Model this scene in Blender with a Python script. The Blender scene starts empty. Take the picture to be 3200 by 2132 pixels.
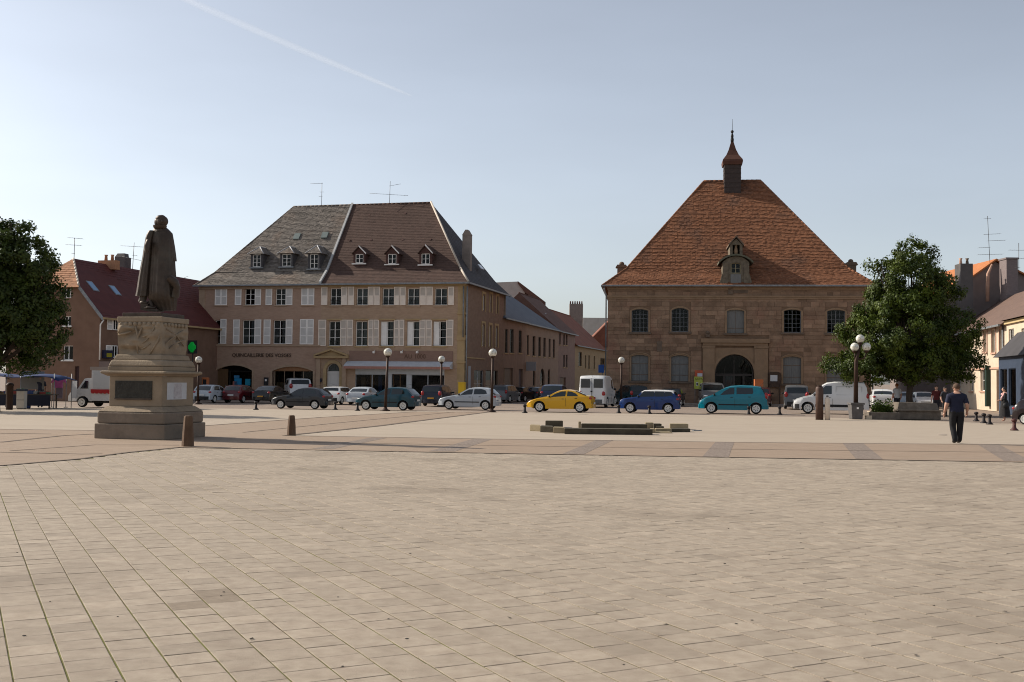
import bpy, bmesh, math, random
from mathutils import Vector, Matrix
random.seed(7)
RD = math.radians
sc = bpy.context.scene
col = sc.collection
# ---------------------------------------------------------------- camera model
F, CX, CY, ROLL, VH, H = 3400.0, 1600.0, 1066.0, 0.011, 122.5, 1.8
PIT = math.atan(VH / F)
cR = Vector((1, 0, 0)); cF = Vector((0, math.cos(PIT), math.sin(PIT))); cU = Vector((0, -math.sin(PIT), math.cos(PIT)))
def ray(px, py):
    dx, dy = px - CX, py - CY
    u = dx * math.cos(ROLL) + dy * math.sin(ROLL); v = -dx * math.sin(ROLL) + dy * math.cos(ROLL)
    return cF + cR * (u / F) - cU * (v / F)
CAM = Vector((0, 0, H))
def gp(px, py, z=0.0):
    d = ray(px, py); return CAM + d * ((z - H) / d.z)
def dp(px, py, Y):
    d = ray(px, py); return CAM + d * (Y / d.y)
def proj(P):
    q = Vector(P) - CAM
    f = q.dot(cF); u = q.dot(cR) / f * F; v = -q.dot(cU) / f * F
    return (CX + u * math.cos(ROLL) - v * math.sin(ROLL), CY + u * math.sin(ROLL) + v * math.cos(ROLL))
cam = bpy.data.cameras.new('camera'); co = bpy.data.objects.new('camera', cam); col.objects.link(co)
cam.sensor_width = 36.0; cam.lens = 36.0 * F / 3200.0; cam.clip_start = 0.1; cam.clip_end = 60000
ri = cR * math.cos(ROLL) + cU * math.sin(ROLL); up = cR * -math.sin(ROLL) + cU * math.cos(ROLL)
m = Matrix.Identity(4)
for i in range(3):
    m[i][0], m[i][1], m[i][2], m[i][3] = ri[i], up[i], -cF[i], CAM[i]
co.matrix_world = m; sc.camera = co
# ---------------------------------------------------------------- sky, sun, exposure
SUN_EL, SUN_AZ = RD(32.5), RD(-70.0)            # azimuth clockwise from +Y: the sun stands to the left
w = bpy.data.worlds.new('World'); sc.world = w; w.use_nodes = True
nt = w.node_tree; bg = nt.nodes['Background']
sky = nt.nodes.new('ShaderNodeTexSky'); sky.sky_type = 'NISHITA'; sky.sun_disc = False
sky.sun_elevation = SUN_EL; sky.sun_rotation = SUN_AZ; sky.air_density = 1.0; sky.dust_density = 1.7; sky.ozone_density = 2.5; sky.altitude = 300
hs = nt.nodes.new('ShaderNodeHueSaturation'); hs.inputs['Saturation'].default_value = 0.48; nt.links.new(sky.outputs[0], hs.inputs['Color']); 
wtc = nt.nodes.new('ShaderNodeTexCoord'); wmp = nt.nodes.new('ShaderNodeMapping'); wmp.inputs['Scale'].default_value = (1.2, 1.2, 4.5); wmp.inputs['Rotation'].default_value = (.25, .2, 0); nt.links.new(wtc.outputs['Generated'], wmp.inputs[0])
wno = nt.nodes.new('ShaderNodeTexNoise'); wno.inputs['Scale'].default_value = 1.6; wno.inputs['Detail'].default_value = 5; nt.links.new(wmp.outputs[0], wno.inputs['Vector'])      # thin uneven high haze, all round
wmr = nt.nodes.new('ShaderNodeMapRange'); wmr.inputs[1].default_value = .35; wmr.inputs[2].default_value = .75; wmr.inputs[3].default_value = .97; wmr.inputs[4].default_value = 1.10; nt.links.new(wno.outputs[0], wmr.inputs[0])
wsc = nt.nodes.new('ShaderNodeVectorMath'); wsc.operation = 'SCALE'; nt.links.new(hs.outputs[0], wsc.inputs[0]); nt.links.new(wmr.outputs[0], wsc.inputs['Scale']); nt.links.new(wsc.outputs[0], bg.inputs[0]); bg.inputs[1].default_value = 0.122
sl = bpy.data.lights.new('sun', 'SUN'); sl.energy = 5.0; sl.angle = RD(0.5); sl.color = (1.0, 0.915, 0.79)
so = bpy.data.objects.new('sun', sl); col.objects.link(so)
sd = Vector((math.sin(SUN_AZ) * math.cos(SUN_EL), math.cos(SUN_AZ) * math.cos(SUN_EL), math.sin(SUN_EL)))
so.rotation_euler = sd.to_track_quat('Z', 'Y').to_euler(); so.location = (0, 0, 60)
sc.view_settings.view_transform = 'Standard'; sc.view_settings.look = 'None'; sc.view_settings.gamma = 1.0
sc.view_settings.use_curve_mapping = False; sc.view_settings.exposure = 0.25
sc.render.engine = 'CYCLES'; sc.cycles.filter_width = 1.05
# ---------------------------------------------------------------- materials
MATS = {}
def mat(name, c1, c2=None, sca=1.5, rough=.85, bump=0., bsc=30., tone=0., metal=0., spec=.3, coat=0., stain=None, ssc=.25, samt=.6, obj=False, emit=None, trans=0., stretch=None, wave=None):
    if name in MATS: return MATS[name]
    M = bpy.data.materials.new(name); M.use_nodes = True; n = M.node_tree.nodes; l = M.node_tree.links
    b = n['Principled BSDF']; b.inputs['Roughness'].default_value = rough; b.inputs['Metallic'].default_value = metal
    b.inputs['Specular IOR Level'].default_value = spec
    if coat: b.inputs['Coat Weight'].default_value = coat; b.inputs['Coat Roughness'].default_value = .06
    if trans: b.inputs['Transmission Weight'].default_value = trans
    if obj:
        tc = n.new('ShaderNodeTexCoord'); src = tc.outputs['Object']
    else:
        g = n.new('ShaderNodeNewGeometry'); src = g.outputs['Position']
    if stretch:
        mp = n.new('ShaderNodeMapping'); mp.inputs['Scale'].default_value = stretch; l.new(src, mp.inputs[0]); src = mp.outputs[0]
    out = None
    if c2:
        no = n.new('ShaderNodeTexNoise'); no.inputs['Scale'].default_value = sca; no.inputs['Detail'].default_value = 8; no.inputs['Roughness'].default_value = .62; l.new(src, no.inputs['Vector'])
        cr = n.new('ShaderNodeValToRGB'); cr.color_ramp.elements[0].position = .34; cr.color_ramp.elements[1].position = .66
        cr.color_ramp.elements[0].color = (*c1, 1); cr.color_ramp.elements[1].color = (*c2, 1); l.new(no.outputs[0], cr.inputs[0]); out = cr.outputs[0]
    if stain:
        no2 = n.new('ShaderNodeTexNoise'); no2.inputs['Scale'].default_value = ssc; no2.inputs['Detail'].default_value = 7; no2.inputs['Roughness'].default_value = .6; l.new(src, no2.inputs['Vector'])
        r2 = n.new('ShaderNodeMapRange'); r2.inputs[1].default_value = .52; r2.inputs[2].default_value = .75; r2.inputs[4].default_value = samt; l.new(no2.outputs[0], r2.inputs[0])
        mx = n.new('ShaderNodeMix'); mx.data_type = 'RGBA'; l.new(r2.outputs[0], mx.inputs[0])
        if out: l.new(out, mx.inputs[6])
        else: mx.inputs[6].default_value = (*c1, 1)
        mx.inputs[7].default_value = (*stain, 1); out = mx.outputs[2]
    if tone:
        at = n.new('ShaderNodeAttribute'); at.attribute_name = 'tone'
        mr = n.new('ShaderNodeMapRange'); mr.inputs[3].default_value = 1 - tone; mr.inputs[4].default_value = 1 + tone; l.new(at.outputs['Fac'], mr.inputs[0])
        vm = n.new('ShaderNodeVectorMath'); vm.operation = 'SCALE'; l.new(mr.outputs[0], vm.inputs['Scale'])
        if out: l.new(out, vm.inputs[0])
        else: vm.inputs[0].default_value = c1
        out = vm.outputs[0]
    if out: l.new(out, b.inputs['Base Color'])
    else: b.inputs['Base Color'].default_value = (*c1, 1)
    if bump:
        nb = n.new('ShaderNodeTexNoise'); nb.inputs['Scale'].default_value = bsc; nb.inputs['Detail'].default_value = 5; l.new(src, nb.inputs['Vector'])
        bp = n.new('ShaderNodeBump'); bp.inputs['Strength'].default_value = min(1, bump); bp.inputs['Distance'].default_value = .02 if bump <= 1 else .02 * bump
        l.new(nb.outputs[0], bp.inputs['Height']); l.new(bp.outputs[0], b.inputs['Normal'])
    if emit:
        b.inputs['Emission Color'].default_value = (*emit[:3], 1); b.inputs['Emission Strength'].default_value = emit[3]
    MATS[name] = M; return M
def glassmat(name, tint, mixf, rough=.03):
    if name in MATS: return MATS[name]
    M = bpy.data.materials.new(name); M.use_nodes = True; n = M.node_tree.nodes; l = M.node_tree.links
    for x in list(n):
        if x.type == 'BSDF_PRINCIPLED': n.remove(x)
    o = n['Material Output']; tr = n.new('ShaderNodeBsdfTransparent'); tr.inputs[0].default_value = (*tint, 1)
    gl = n.new('ShaderNodeBsdfGlossy'); gl.inputs['Roughness'].default_value = rough
    fr = n.new('ShaderNodeFresnel'); fr.inputs[0].default_value = 1.28
    ad = n.new('ShaderNodeMath'); ad.operation = 'ADD'; ad.inputs[1].default_value = mixf; ad.use_clamp = True; l.new(fr.outputs[0], ad.inputs[0])
    mx = n.new('ShaderNodeMixShader'); l.new(ad.outputs[0], mx.inputs[0]); l.new(tr.outputs[0], mx.inputs[1]); l.new(gl.outputs[0], mx.inputs[2]); l.new(mx.outputs[0], o.inputs[0])
    MATS[name] = M; return M
# ---------------------------------------------------------------- mesh helpers
class MB:
    def __init__(s): s.v = []; s.f = []; s.m = []; s.t = []; s.sm = []
    def add(s, vs, fs, m=0, t=.5, smooth=False):
        o = len(s.v); s.v += [tuple(p) for p in vs]
        for f in fs:
            s.f.append([i + o for i in f]); s.m.append(m); s.t.append(t); s.sm.append(smooth)
        return s
    def poly(s, pts, m=0, t=.5): return s.add(pts, [list(range(len(pts)))], m, t)
    def box(s, x0, x1, y0, y1, z0, z1, m=0, t=.5):
        return s.add([(x0, y0, z0), (x1, y0, z0), (x1, y1, z0), (x0, y1, z0), (x0, y0, z1), (x1, y0, z1), (x1, y1, z1), (x0, y1, z1)],
                     [(0, 3, 2, 1), (4, 5, 6, 7), (0, 1, 5, 4), (1, 2, 6, 5), (2, 3, 7, 6), (3, 0, 4, 7)], m, t)
    def prism(s, pts, vec, m=0, t=.5):
        n = len(pts); V = Vector(vec); a = [Vector(p) for p in pts]; b = [p + V for p in a]
        s.add(a + b, [list(range(n))[::-1], list(range(n, 2 * n))] + [(i, (i + 1) % n, n + (i + 1) % n, n + i) for i in range(n)], m, t); return s
    def tube(s, pts, rad, seg=8, m=0, t=.5, caps=True):
        pts = [Vector(p) for p in pts]; n = len(pts)
        if not isinstance(rad, (list, tuple)): rad = [rad] * n
        vs = []; ref = None
        for i, p in enumerate(pts):
            d = (pts[min(i + 1, n - 1)] - pts[max(i - 1, 0)]).normalized()
            if ref is None: ref = Vector((1, 0, 0)) if abs(d.x) < .9 else Vector((0, 1, 0))
            a = d.cross(ref).normalized(); b = d.cross(a).normalized(); ref = b.cross(d) if False else ref
            for k in range(seg):
                an = 2 * math.pi * k / seg; vs.append(p + (a * math.cos(an) + b * math.sin(an)) * rad[i])
        fs = [(i * seg + k, i * seg + (k + 1) % seg, (i + 1) * seg + (k + 1) % seg, (i + 1) * seg + k) for i in range(n - 1) for k in range(seg)]
        if caps: fs += [list(range(seg))[::-1], list(range((n - 1) * seg, n * seg))]
        return s.add(vs, fs, m, t, True)
    def lathe(s, prof, seg=24, c=(0, 0, 0), m=0, t=.5, ex=1, ey=1, smooth=True):
        vs = []; n = len(prof)
        for r, z in prof:
            for k in range(seg):
                a = 2 * math.pi * k / seg; vs.append((c[0] + r * math.cos(a) * ex, c[1] + r * math.sin(a) * ey, c[2] + z))
        fs = [(i * seg + k, i * seg + (k + 1) % seg, (i + 1) * seg + (k + 1) % seg, (i + 1) * seg + k) for i in range(n - 1) for k in range(seg)]
        fs += [list(range(seg))[::-1], list(range((n - 1) * seg, n * seg))]
        return s.add(vs, fs, m, t, smooth)
    def ball(s, c, r, seg=14, rings=9, m=0, t=.5):
        if not isinstance(r, (tuple, list)): r = (r, r, r)
        vs = []; 
        for i in range(1, rings):
            a = math.pi * i / rings
            for k in range(seg):
                b = 2 * math.pi * k / seg
                vs.append((c[0] + r[0] * math.sin(a) * math.cos(b), c[1] + r[1] * math.sin(a) * math.sin(b), c[2] - r[2] * math.cos(a)))
        nb = len(vs); vs += [(c[0], c[1], c[2] - r[2]), (c[0], c[1], c[2] + r[2])]
        fs = [(i * seg + k, i * seg + (k + 1) % seg, (i + 1) * seg + (k + 1) % seg, (i + 1) * seg + k) for i in range(rings - 2) for k in range(seg)]
        fs += [(nb, (k + 1) % seg, k) for k in range(seg)] + [(nb + 1, (rings - 2) * seg + k, (rings - 2) * seg + (k + 1) % seg) for k in range(seg)]
        return s.add(vs, fs, m, t, True)
    def mesh(s, name, mats, sharp=None):
        me = bpy.data.meshes.new(name); me.from_pydata(s.v, [], s.f)
        for mt in mats: me.materials.append(mt)
        me.polygons.foreach_set('material_index', s.m); me.polygons.foreach_set('use_smooth', s.sm)
        a = me.attributes.new('tone', 'FLOAT', 'FACE'); a.data.foreach_set('value', s.t)
        me.update()
        if sharp: me.set_sharp_from_angle(angle=RD(sharp))
        return me
    def build(s, name, mats, parent=None, loc=None, rz=None, kind=None, sharp=None, bevel=0):
        if not isinstance(mats, (list, tuple)): mats = [mats]
        o = bpy.data.objects.new(name, s.mesh(name, mats, sharp)); col.objects.link(o); o.parent = parent
        if loc is not None: o.location = loc
        if rz is not None: o.rotation_euler = (0, 0, rz)
        if kind: o['kind'] = kind
        if bevel:
            b = o.modifiers.new('bevel', 'BEVEL'); b.width = bevel; b.segments = 2; b.limit_method = 'ANGLE'; b.angle_limit = RD(40)
        return o
def link(name, me, parent=None, loc=(0, 0, 0), rz=0, scale=None):
    o = bpy.data.objects.new(name, me); col.objects.link(o); o.parent = parent; o.location = loc; o.rotation_euler = (0, 0, rz)
    if scale: o.scale = scale
    return o
def thing(name, label, cat, loc=(0, 0, 0), rz=0, group=None):
    o = bpy.data.objects.new(name, None); o.empty_display_size = .3; col.objects.link(o); o.location = loc; o.rotation_euler = (0, 0, rz)
    return tag(o, label, cat, group)
def tag(o, label=None, cat=None, group=None, kind=None):
    if label: o['label'] = label
    if cat: o['category'] = cat
    if group: o['group'] = group
    if kind: o['kind'] = kind
    return o
class Frame:
    """local axes: x along a facade, y inward, z up"""
    def __init__(s, O, a):
        s.O = Vector(O); s.a = a; s.e = Vector((math.cos(a), math.sin(a), 0)); s.n = Vector((-math.sin(a), math.cos(a), 0))
    def at(s, px, py, y=0.):
        d = ray(px, py); P0 = s.O + s.n * y; t = (P0 - CAM).dot(s.n) / d.dot(s.n); q = CAM + d * t - s.O
        return q.dot(s.e), q.z
    def X(s, px, py=1060, y=0.): return s.at(px, py, y)[0]
    def W(s, x, y, z): return s.O + s.e * x + s.n * y + Vector((0, 0, z))
def text_mesh(name, body, size, parent, loc, rot, mt, extrude=.01, sx=1.0, align='CENTER', spacing=1.0):
    cu = bpy.data.curves.new(name, 'FONT'); cu.body = body; cu.size = size; cu.extrude = extrude; cu.align_x = align; cu.align_y = 'CENTER'; cu.space_character = spacing; cu.resolution_u = 3
    t = bpy.data.objects.new(name, cu); col.objects.link(t)
    dg = bpy.context.evaluated_depsgraph_get(); me = bpy.data.meshes.new_from_object(t.evaluated_get(dg)); bpy.data.objects.remove(t)
    me.materials.clear(); me.materials.append(mt)
    o = link(name, me, parent, loc); o.rotation_euler = rot; o.scale = (sx, 1, 1); return o
# ---------------------------------------------------------------- ground
mg = mat('asphalt', (.215, .165, .13), (.27, .212, .168), sca=.6, rough=.9, bump=.25, bsc=60, stain=(.17, .14, .12), ssc=.12)
mb = MB(); S = 9000
mb.poly([(-S, -S, -.03), (S, -S, -.03), (S, S, -.03), (-S, S, -.03)])
mb.build('ground', mg, kind='structure')
EDGE = [gp(-700, 1530), gp(0, 1456), gp(247, 1435), gp(394, 1415), gp(558, 1399), gp(1600, 1418.4), gp(2400, 1432), gp(3200, 1445), gp(3900, 1456)]
def edge_y(x):
    for a, b in zip(EDGE, EDGE[1:]):
        if a.x <= x <= b.x: return a.y + (b.y - a.y) * (x - a.x) / (b.x - a.x)
    return EDGE[0].y if x < EDGE[0].x else EDGE[-1].y
mslab = mat('limestone_slab', (.272, .219, .167), (.350, .291, .225), sca=7, rough=.88, bump=.35, bsc=90, tone=.12, stain=(.205, .163, .122), ssc=.38, samt=.85)
mjoint = mat('mossy_joint', (.085, .062, .038), (.15, .155, .035), sca=.9, rough=1, stain=(.14, .10, .055), ssc=.7)
mfar = mat('far_paving', (.33, .27, .208), (.385, .32, .25), sca=3.5, rough=.9, bump=.2, bsc=30, stain=(.285, .228, .173), ssc=.22, samt=.7, stretch=(.35, 1.6, 1))
plaza = MB()
pts = [(-90, -12), (90, -12), (90, 30), (34, 44), (24, 51.5), (16, 58.5), (6, 61.5), (-20, 62.5), (-90, 60)]
plaza.poly([(x, y, -.006) for x, y in pts])
plaza = plaza.build('plaza', mjoint, kind='structure')
fp = MB()
fp.poly([(p.x, p.y, -.002) for p in EDGE] + [(89.9, 30, -.002), (34, 43.95, -.002), (24, 51.45, -.002), (16, 58.45, -.002), (6, 61.45, -.002), (-20, 62.45, -.002), (-89.9, 59.9, -.002), (-89.9, EDGE[0].y, -.002)])
fp.build('far_plaza', mfar, kind='structure')
AN = RD(27); da = Vector((-math.sin(AN), math.cos(AN), 0)); db = Vector((math.cos(AN), math.sin(AN), 0))
SW, SL = .295, .28
def slabdata(mb, c, tn, lift, ga=.0032, gb=.0065, tilt=(0, 0)):
    ha, hb = SL / 2 - ga, SW / 2 - gb; be = .0035; P = []
    for z, k in ((-.0055, 0), (-.0015, 0), (.0, be)):
        for sa, sb in ((-1, -1), (-1, 1), (1, 1), (1, -1)):
            q = c + da * (sa * (ha - k)) + db * (sb * (hb - k)); P.append((q.x, q.y, q.z + z + lift + (tilt[0] * sa + tilt[1] * sb if z > -.005 else 0)))
    mb.add(P, [(8, 11, 10, 9)] + [(r + i, r + 4 + i, r + 4 + (i + 1) % 4, r + (i + 1) % 4) for r in (0, 4) for i in range(4)], 0, tn)
near = []
for ib in range(-60, 200):
    off = random.uniform(0, SL); gw = random.choice((.004, .0055, .008))
    for ia in range(-10, 140):
        q = da * (ia * SL + off) + db * (ib * SW - 6)
        if q.y < 3.2 or abs(q.x) > .5 * q.y + 2.6: continue
        if q.y > min(edge_y(q.x - .15), edge_y(q.x + .15), edge_y(q.x)) - .17: continue
        near.append((q, gw))
mstn = mat('stained_slab', (.195, .152, .11), (.25, .20, .148), sca=9, rough=.85, bump=.3, bsc=90)
SPOT = [gp(600, 1893), gp(690, 1862), gp(560, 1905)]
vis = sorted(near, key=lambda t: t[0].length if (abs(t[0].x) < .475 * t[0].y and t[0].y > 6.4) else 999)
big = set(id(t) for t in vis[:300]); rest = MB(); var = []
for k in range(14):
    v = MB(); slabdata(v, Vector((0, 0, 0)), (k + .5) / 14, 0, tilt=(random.uniform(-.001, .001), random.uniform(-.001, .001))); var.append(v.mesh('paving_slab', [mslab]))
for t in near:
    q, gw = t; tn = min(1, max(0, random.gauss(.5, .15))) if random.random() > .07 else random.choice((.02, .95, 1.)); lf = random.uniform(-.0012, .0012)
    if id(t) in big and min((q - s_).length for s_ in SPOT) < .17:
        v = MB(); slabdata(v, Vector((0, 0, 0)), .5, 0); link('paving_slab', v.mesh('paving_slab', [mstn]), plaza, (q.x, q.y, lf)); continue
    if id(t) in big: link('paving_slab', var[min(13, int(tn * 14))], plaza, (q.x, q.y, lf))
    else: slabdata(rest, q, tn, lf, gb=gw, tilt=(random.uniform(-.001, .001), random.uniform(-.001, .001)))
rest.build('paving_slabs', mslab, plaza, kind='stuff')
bs = MB()
for a, b in zip(EDGE, EDGE[1:]): bs.poly([(a.x, a.y, -.0045), (a.x, a.y - .55, -.0045), (b.x, b.y - .55, -.0045), (b.x, b.y, -.0045)])
bs.build('slab_border', mfar, kind='structure')
# brown bands crossing the square
mband = mat('brown_band', (.245, .18, .128), (.303, .226, .165), sca=3, rough=.9, bump=.2, bsc=60, stain=(.25, .195, .15), ssc=.5, stretch=(.5, 1.5, 1))
mcob = mat('cobble_strip', (.16, .125, .10), (.25, .20, .165), sca=9, rough=.9, bump=1, bsc=14)
band = MB(); Z = .003
def G(*pp): return [(lambda p: (p.x, p.y, Z))(gp(*p)) for p in pp]
band.poly(G((558, 1399), (1600, 1418.4), (2400, 1432), (3200, 1445), (3900, 1456), (3900, 1398), (3200, 1391), (2300, 1383), (1600, 1373.5), (890, 1362), (640, 1357), (560, 1358)))
band.poly(G((560, 1358), (640, 1357), (890, 1362), (1180, 1332), (1535, 1287), (1300, 1287.5), (1000, 1305), (640, 1331), (420, 1349)))
band.poly(G((-700, 1530), (0, 1456), (247, 1435), (394, 1415), (558, 1399), (560, 1358), (420, 1349), (297, 1346), (0, 1342), (-700, 1334)))
band = band.build('paved_band', mband, kind='structure')
cob = MB(); Z = .006
for q in (((1862, 1376), (1916, 1376.5), (1824, 1420.5), (1757, 1419.5)), ((2236, 1381.5), (2295, 1382), (2277, 1429), (2195, 1427.5)), ((2633, 1386), (2698, 1386.5), (2760, 1436), (2674, 1434.5)), ((3055, 1390), (3123, 1390.5), (3225, 1443), (3137, 1441)),
          ((1480, 1372), (1540, 1373), (1420, 1412), (1340, 1411)), ((1160, 1368), (1210, 1369), (1040, 1404), (975, 1403))):
    cob.poly(G(*q))
cob.build('cobble_strip', mcob, kind='structure')
mline = mat('dark_gap', (.075, .055, .042), (.17, .13, .10), sca=2.2, rough=1)
ln = MB(); Z = .009
def line(pts, wpx):
    for a, b in zip(pts, pts[1:]):
        A, B = gp(*a), gp(*b); A.z = B.z = Z; d = (B - A).normalized(); n = Vector((-d.y, d.x, 0))
        ln.poly([A + n * wpx, A - n * wpx, B - n * wpx, B + n * wpx])
line([(558, 1399), (1600, 1418.4), (2400, 1432), (3200, 1445), (3900, 1456)], .045)
line([(890, 1362), (1600, 1373.5), (2300, 1383), (3200, 1391), (3900, 1398)], .07)
line([(900, 1382), (1600, 1394), (2300, 1405), (3200, 1415)], .035)
line([(890, 1362), (1180, 1332), (1535, 1287)], .12)
line([(640, 1331), (1000, 1305), (1300, 1287.5)], .09)
line([(760, 1352), (1100, 1318), (1420, 1288)], .05)
line([(0, 1456), (247, 1435), (394, 1415), (558, 1399)], .06)
line([(0, 1342), (297, 1346)], .08); line([(0, 1355), (160, 1357)], .06); line([(0, 1414), (250, 1420), (320, 1419)], .04)
line([(0, 1383), (200, 1362), (297, 1357)], .08); line([(30, 1410), (300, 1391), (560, 1392)], .035)
ln.build('gap_line', mline, kind='structure')
mkerb = mat('pavement_stone', (.27, .225, .19), (.33, .28, .235), sca=2, rough=.9, bump=.2)
# ---------------------------------------------------------------- facade tools
def wall(mb, x0, x1, z0, z1, ops, y=0., depth=.28, m=0, mr=0):
    xs = sorted(set([x0, x1] + [v for o in ops for v in (o[0], o[1]) if x0 < v < x1])); zs = sorted(set([z0, z1] + [v for o in ops for v in (o[2], o[3]) if z0 < v < z1]))
    for i in range(len(xs) - 1):
        for j in range(len(zs) - 1):
            cx, cz = (xs[i] + xs[i + 1]) / 2, (zs[j] + zs[j + 1]) / 2
            if any(o[0] < cx < o[1] and o[2] < cz < o[3] for o in ops): continue
            mb.poly([(xs[i], y, zs[j]), (xs[i + 1], y, zs[j]), (xs[i + 1], y, zs[j + 1]), (xs[i], y, zs[j + 1])], m)
    for o in ops:
        a, b, c, d = o[:4]; r = o[4] if len(o) > 4 else 0; yd = y + depth
        zt = d - r
        mb.poly([(a, y, c), (a, y, zt), (a, yd, zt), (a, yd, c)], mr); mb.poly([(b, y, c), (b, yd, c), (b, yd, zt), (b, y, zt)], mr)
        mb.poly([(a, y, c), (a, yd, c), (b, yd, c), (b, y, c)], mr)
        if not r: mb.poly([(a, y, d), (b, y, d), (b, yd, d), (a, yd, d)], mr)
        else:
            ar = arc(a, b, zt, r)
            for (xa, za), (xb, zb) in zip(ar, ar[1:]):
                mb.poly([(xa, y, za), (xb, y, zb), (xb, y, d), (xa, y, d)], m)
                mb.poly([(xa, y, za), (xa, yd, za), (xb, yd, zb), (xb, y, zb)], mr)
def arc(a, b, zs, r, n=14):
    """segmental arch of rise r above zs"""
    hw = (b - a) / 2; R = (hw * hw + r * r) / (2 * r); cx = (a + b) / 2; t0 = math.asin(min(1, hw / R)) if r <= hw else math.pi - math.asin(hw / R)
    return [(cx + R * math.sin(-t0 + 2 * t0 * k / n), zs + r - R + R * math.cos(-t0 + 2 * t0 * k / n)) for k in range(n + 1)]
GLASS = glassmat('window_glass', (.6, .62, .62), .0)
MROOM = mat('room_shade', (.012, .011, .010), rough=1, spec=0)  # near-black sheets behind openings, painting the darkness of unlit rooms
MCURT = mat('net_curtain', (.42, .42, .42), (.55, .55, .54), sca=9, rough=1, stretch=(9, 1, .6))
WCACHE = {}
def window(parent, x0, x1, z0, z1, y, nx=2, nz=3, fm=None, fw=.055, arch=0., curtain=0, mull=.035, room=True, name='window', back=None):
    w, h = x1 - x0, z1 - z0; key = (round(w, 2), round(h, 2), nx, nz, fm.name, round(arch, 2))
    if key not in WCACHE:
        b = MB(); hw = w / 2
        if arch:
            ar = arc(-hw, hw, h - arch, arch, 10); ai = arc(-hw + fw, hw - fw, h - arch, max(.01, arch - fw * .7), 10)
            for i in range(10):
                (xa, za), (xb, zb), (xc, zc), (xd, zd) = ar[i], ar[i + 1], ai[i + 1], ai[i]
                b.prism([(xa, 0, za), (xd, 0, zd), (xc, 0, zc), (xb, 0, zb)], (0, .06, 0))
            b.box(-hw, -hw + fw, 0, .06, 0, h - arch); b.box(hw - fw, hw, 0, .06, 0, h - arch); b.box(-hw + fw, hw - fw, 0, .06, 0, fw)
        else:
            b.box(-hw, -hw + fw, 0, .06, 0, h); b.box(hw - fw, hw, 0, .06, 0, h); b.box(-hw + fw, hw - fw, 0, .06, 0, fw); b.box(-hw + fw, hw - fw, 0, .06, h - fw, h)
        iw, ih = (w - 2 * fw), (h - 2 * fw); cw = iw / nx; ch = ih / nz; hl = h - arch - .02 if arch else h - fw
        for i in range(1, nx):
            mw = mull * (1.7 if nx % 2 == 0 and i == nx // 2 else .8); b.box(-hw + fw + i * cw - mw / 2, -hw + fw + i * cw + mw / 2, .003, .055, fw, (h - fw if i == nx / 2 or not arch else hl + .4 * arch))
        for j in range(1, nz): b.box(-hw + fw, hw - fw, .008, .05, fw + j * ch - mull * .4, fw + j * ch + mull * .4)
        pane = MB().box(-cw / 2 + .002, cw / 2 - .002, 0, .008, .002, ch - .002).mesh('pane', [GLASS])
        WCACHE[key] = (b.mesh(name, [fm]), pane, cw, ch)
    me, pane, cw, ch = WCACHE[key]; cx = (x0 + x1) / 2
    o = link(name, me, parent, (cx, y, z0))
    for i in range(nx):
        for j in range(nz):
            link('pane', pane, o, (-w / 2 + fw + (i + .5) * cw, .025, fw + j * ch))
    if curtain:
        c = MB(); n = 9
        def drape(a, b, za, zb):
            P = []
            for k in range(n + 1):
                xx = a + (b - a) * k / n; yy = .12 + (.02 if k % 2 else -.02); P += [(xx, yy, za), (xx, yy, zb)]
            c.add(P, [(2 * k, 2 * k + 2, 2 * k + 3, 2 * k + 1) for k in range(n)])
        if curtain == 1: drape(-w / 2 + .05, -w * .12, .06, h - .06); drape(w * .12, w / 2 - .05, .06, h - .06)
        elif curtain == 2: drape(-w / 2 + .05, w / 2 - .05, .06, h * .45)
        else: drape(-w / 2 + .05, w / 2 - .05, .06, h - .05)
        c.build('curtain', MCURT, o)
    return o
SCACHE = {}
def shutter(parent, x0, x1, z0, z1, y, sm, n=3, plain=False):
    w, h = x1 - x0, z1 - z0; key = (round(w, 2), round(h, 2), n, sm.name, plain)
    if key not in SCACHE:
        b = MB(); fw = .065; b.box(-w / 2, -w / 2 + fw, -.045, 0, 0, h, 0, .62); b.box(w / 2 - fw, w / 2, -.045, 0, 0, h, 0, .62)
        ch = (h - fw) / n
        for j in range(n + 1): b.box(-w / 2 + fw, w / 2 - fw, -.042, -.003, j * ch, j * ch + fw, 0, .62)
        for j in range(n):
            z = j * ch + fw; e = (j + 1) * ch
            if plain and j == 0: b.box(-w / 2 + fw, w / 2 - fw, -.03, -.012, z, e, 0, .62); continue
            b.box(-w / 2 + fw, w / 2 - fw, -.014, -.006, z, e, 0, .1); k = max(2, int((e - z) / .06)); s = (e - z) / k  # recessed panel and slats toned below the frame, shade put into their paint
            for q in range(k):
                zz = z + q * s; b.add([(-w / 2 + fw, -.034, zz), (w / 2 - fw, -.034, zz), (w / 2 - fw, -.015, zz + s * .82), (-w / 2 + fw, -.015, zz + s * .82)], [(0, 1, 2, 3)], 0, .12)
        SCACHE[key] = b.mesh('shutter', [sm])
    return link('shutter', SCACHE[key], parent, ((x0 + x1) / 2, y, z0))
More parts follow.
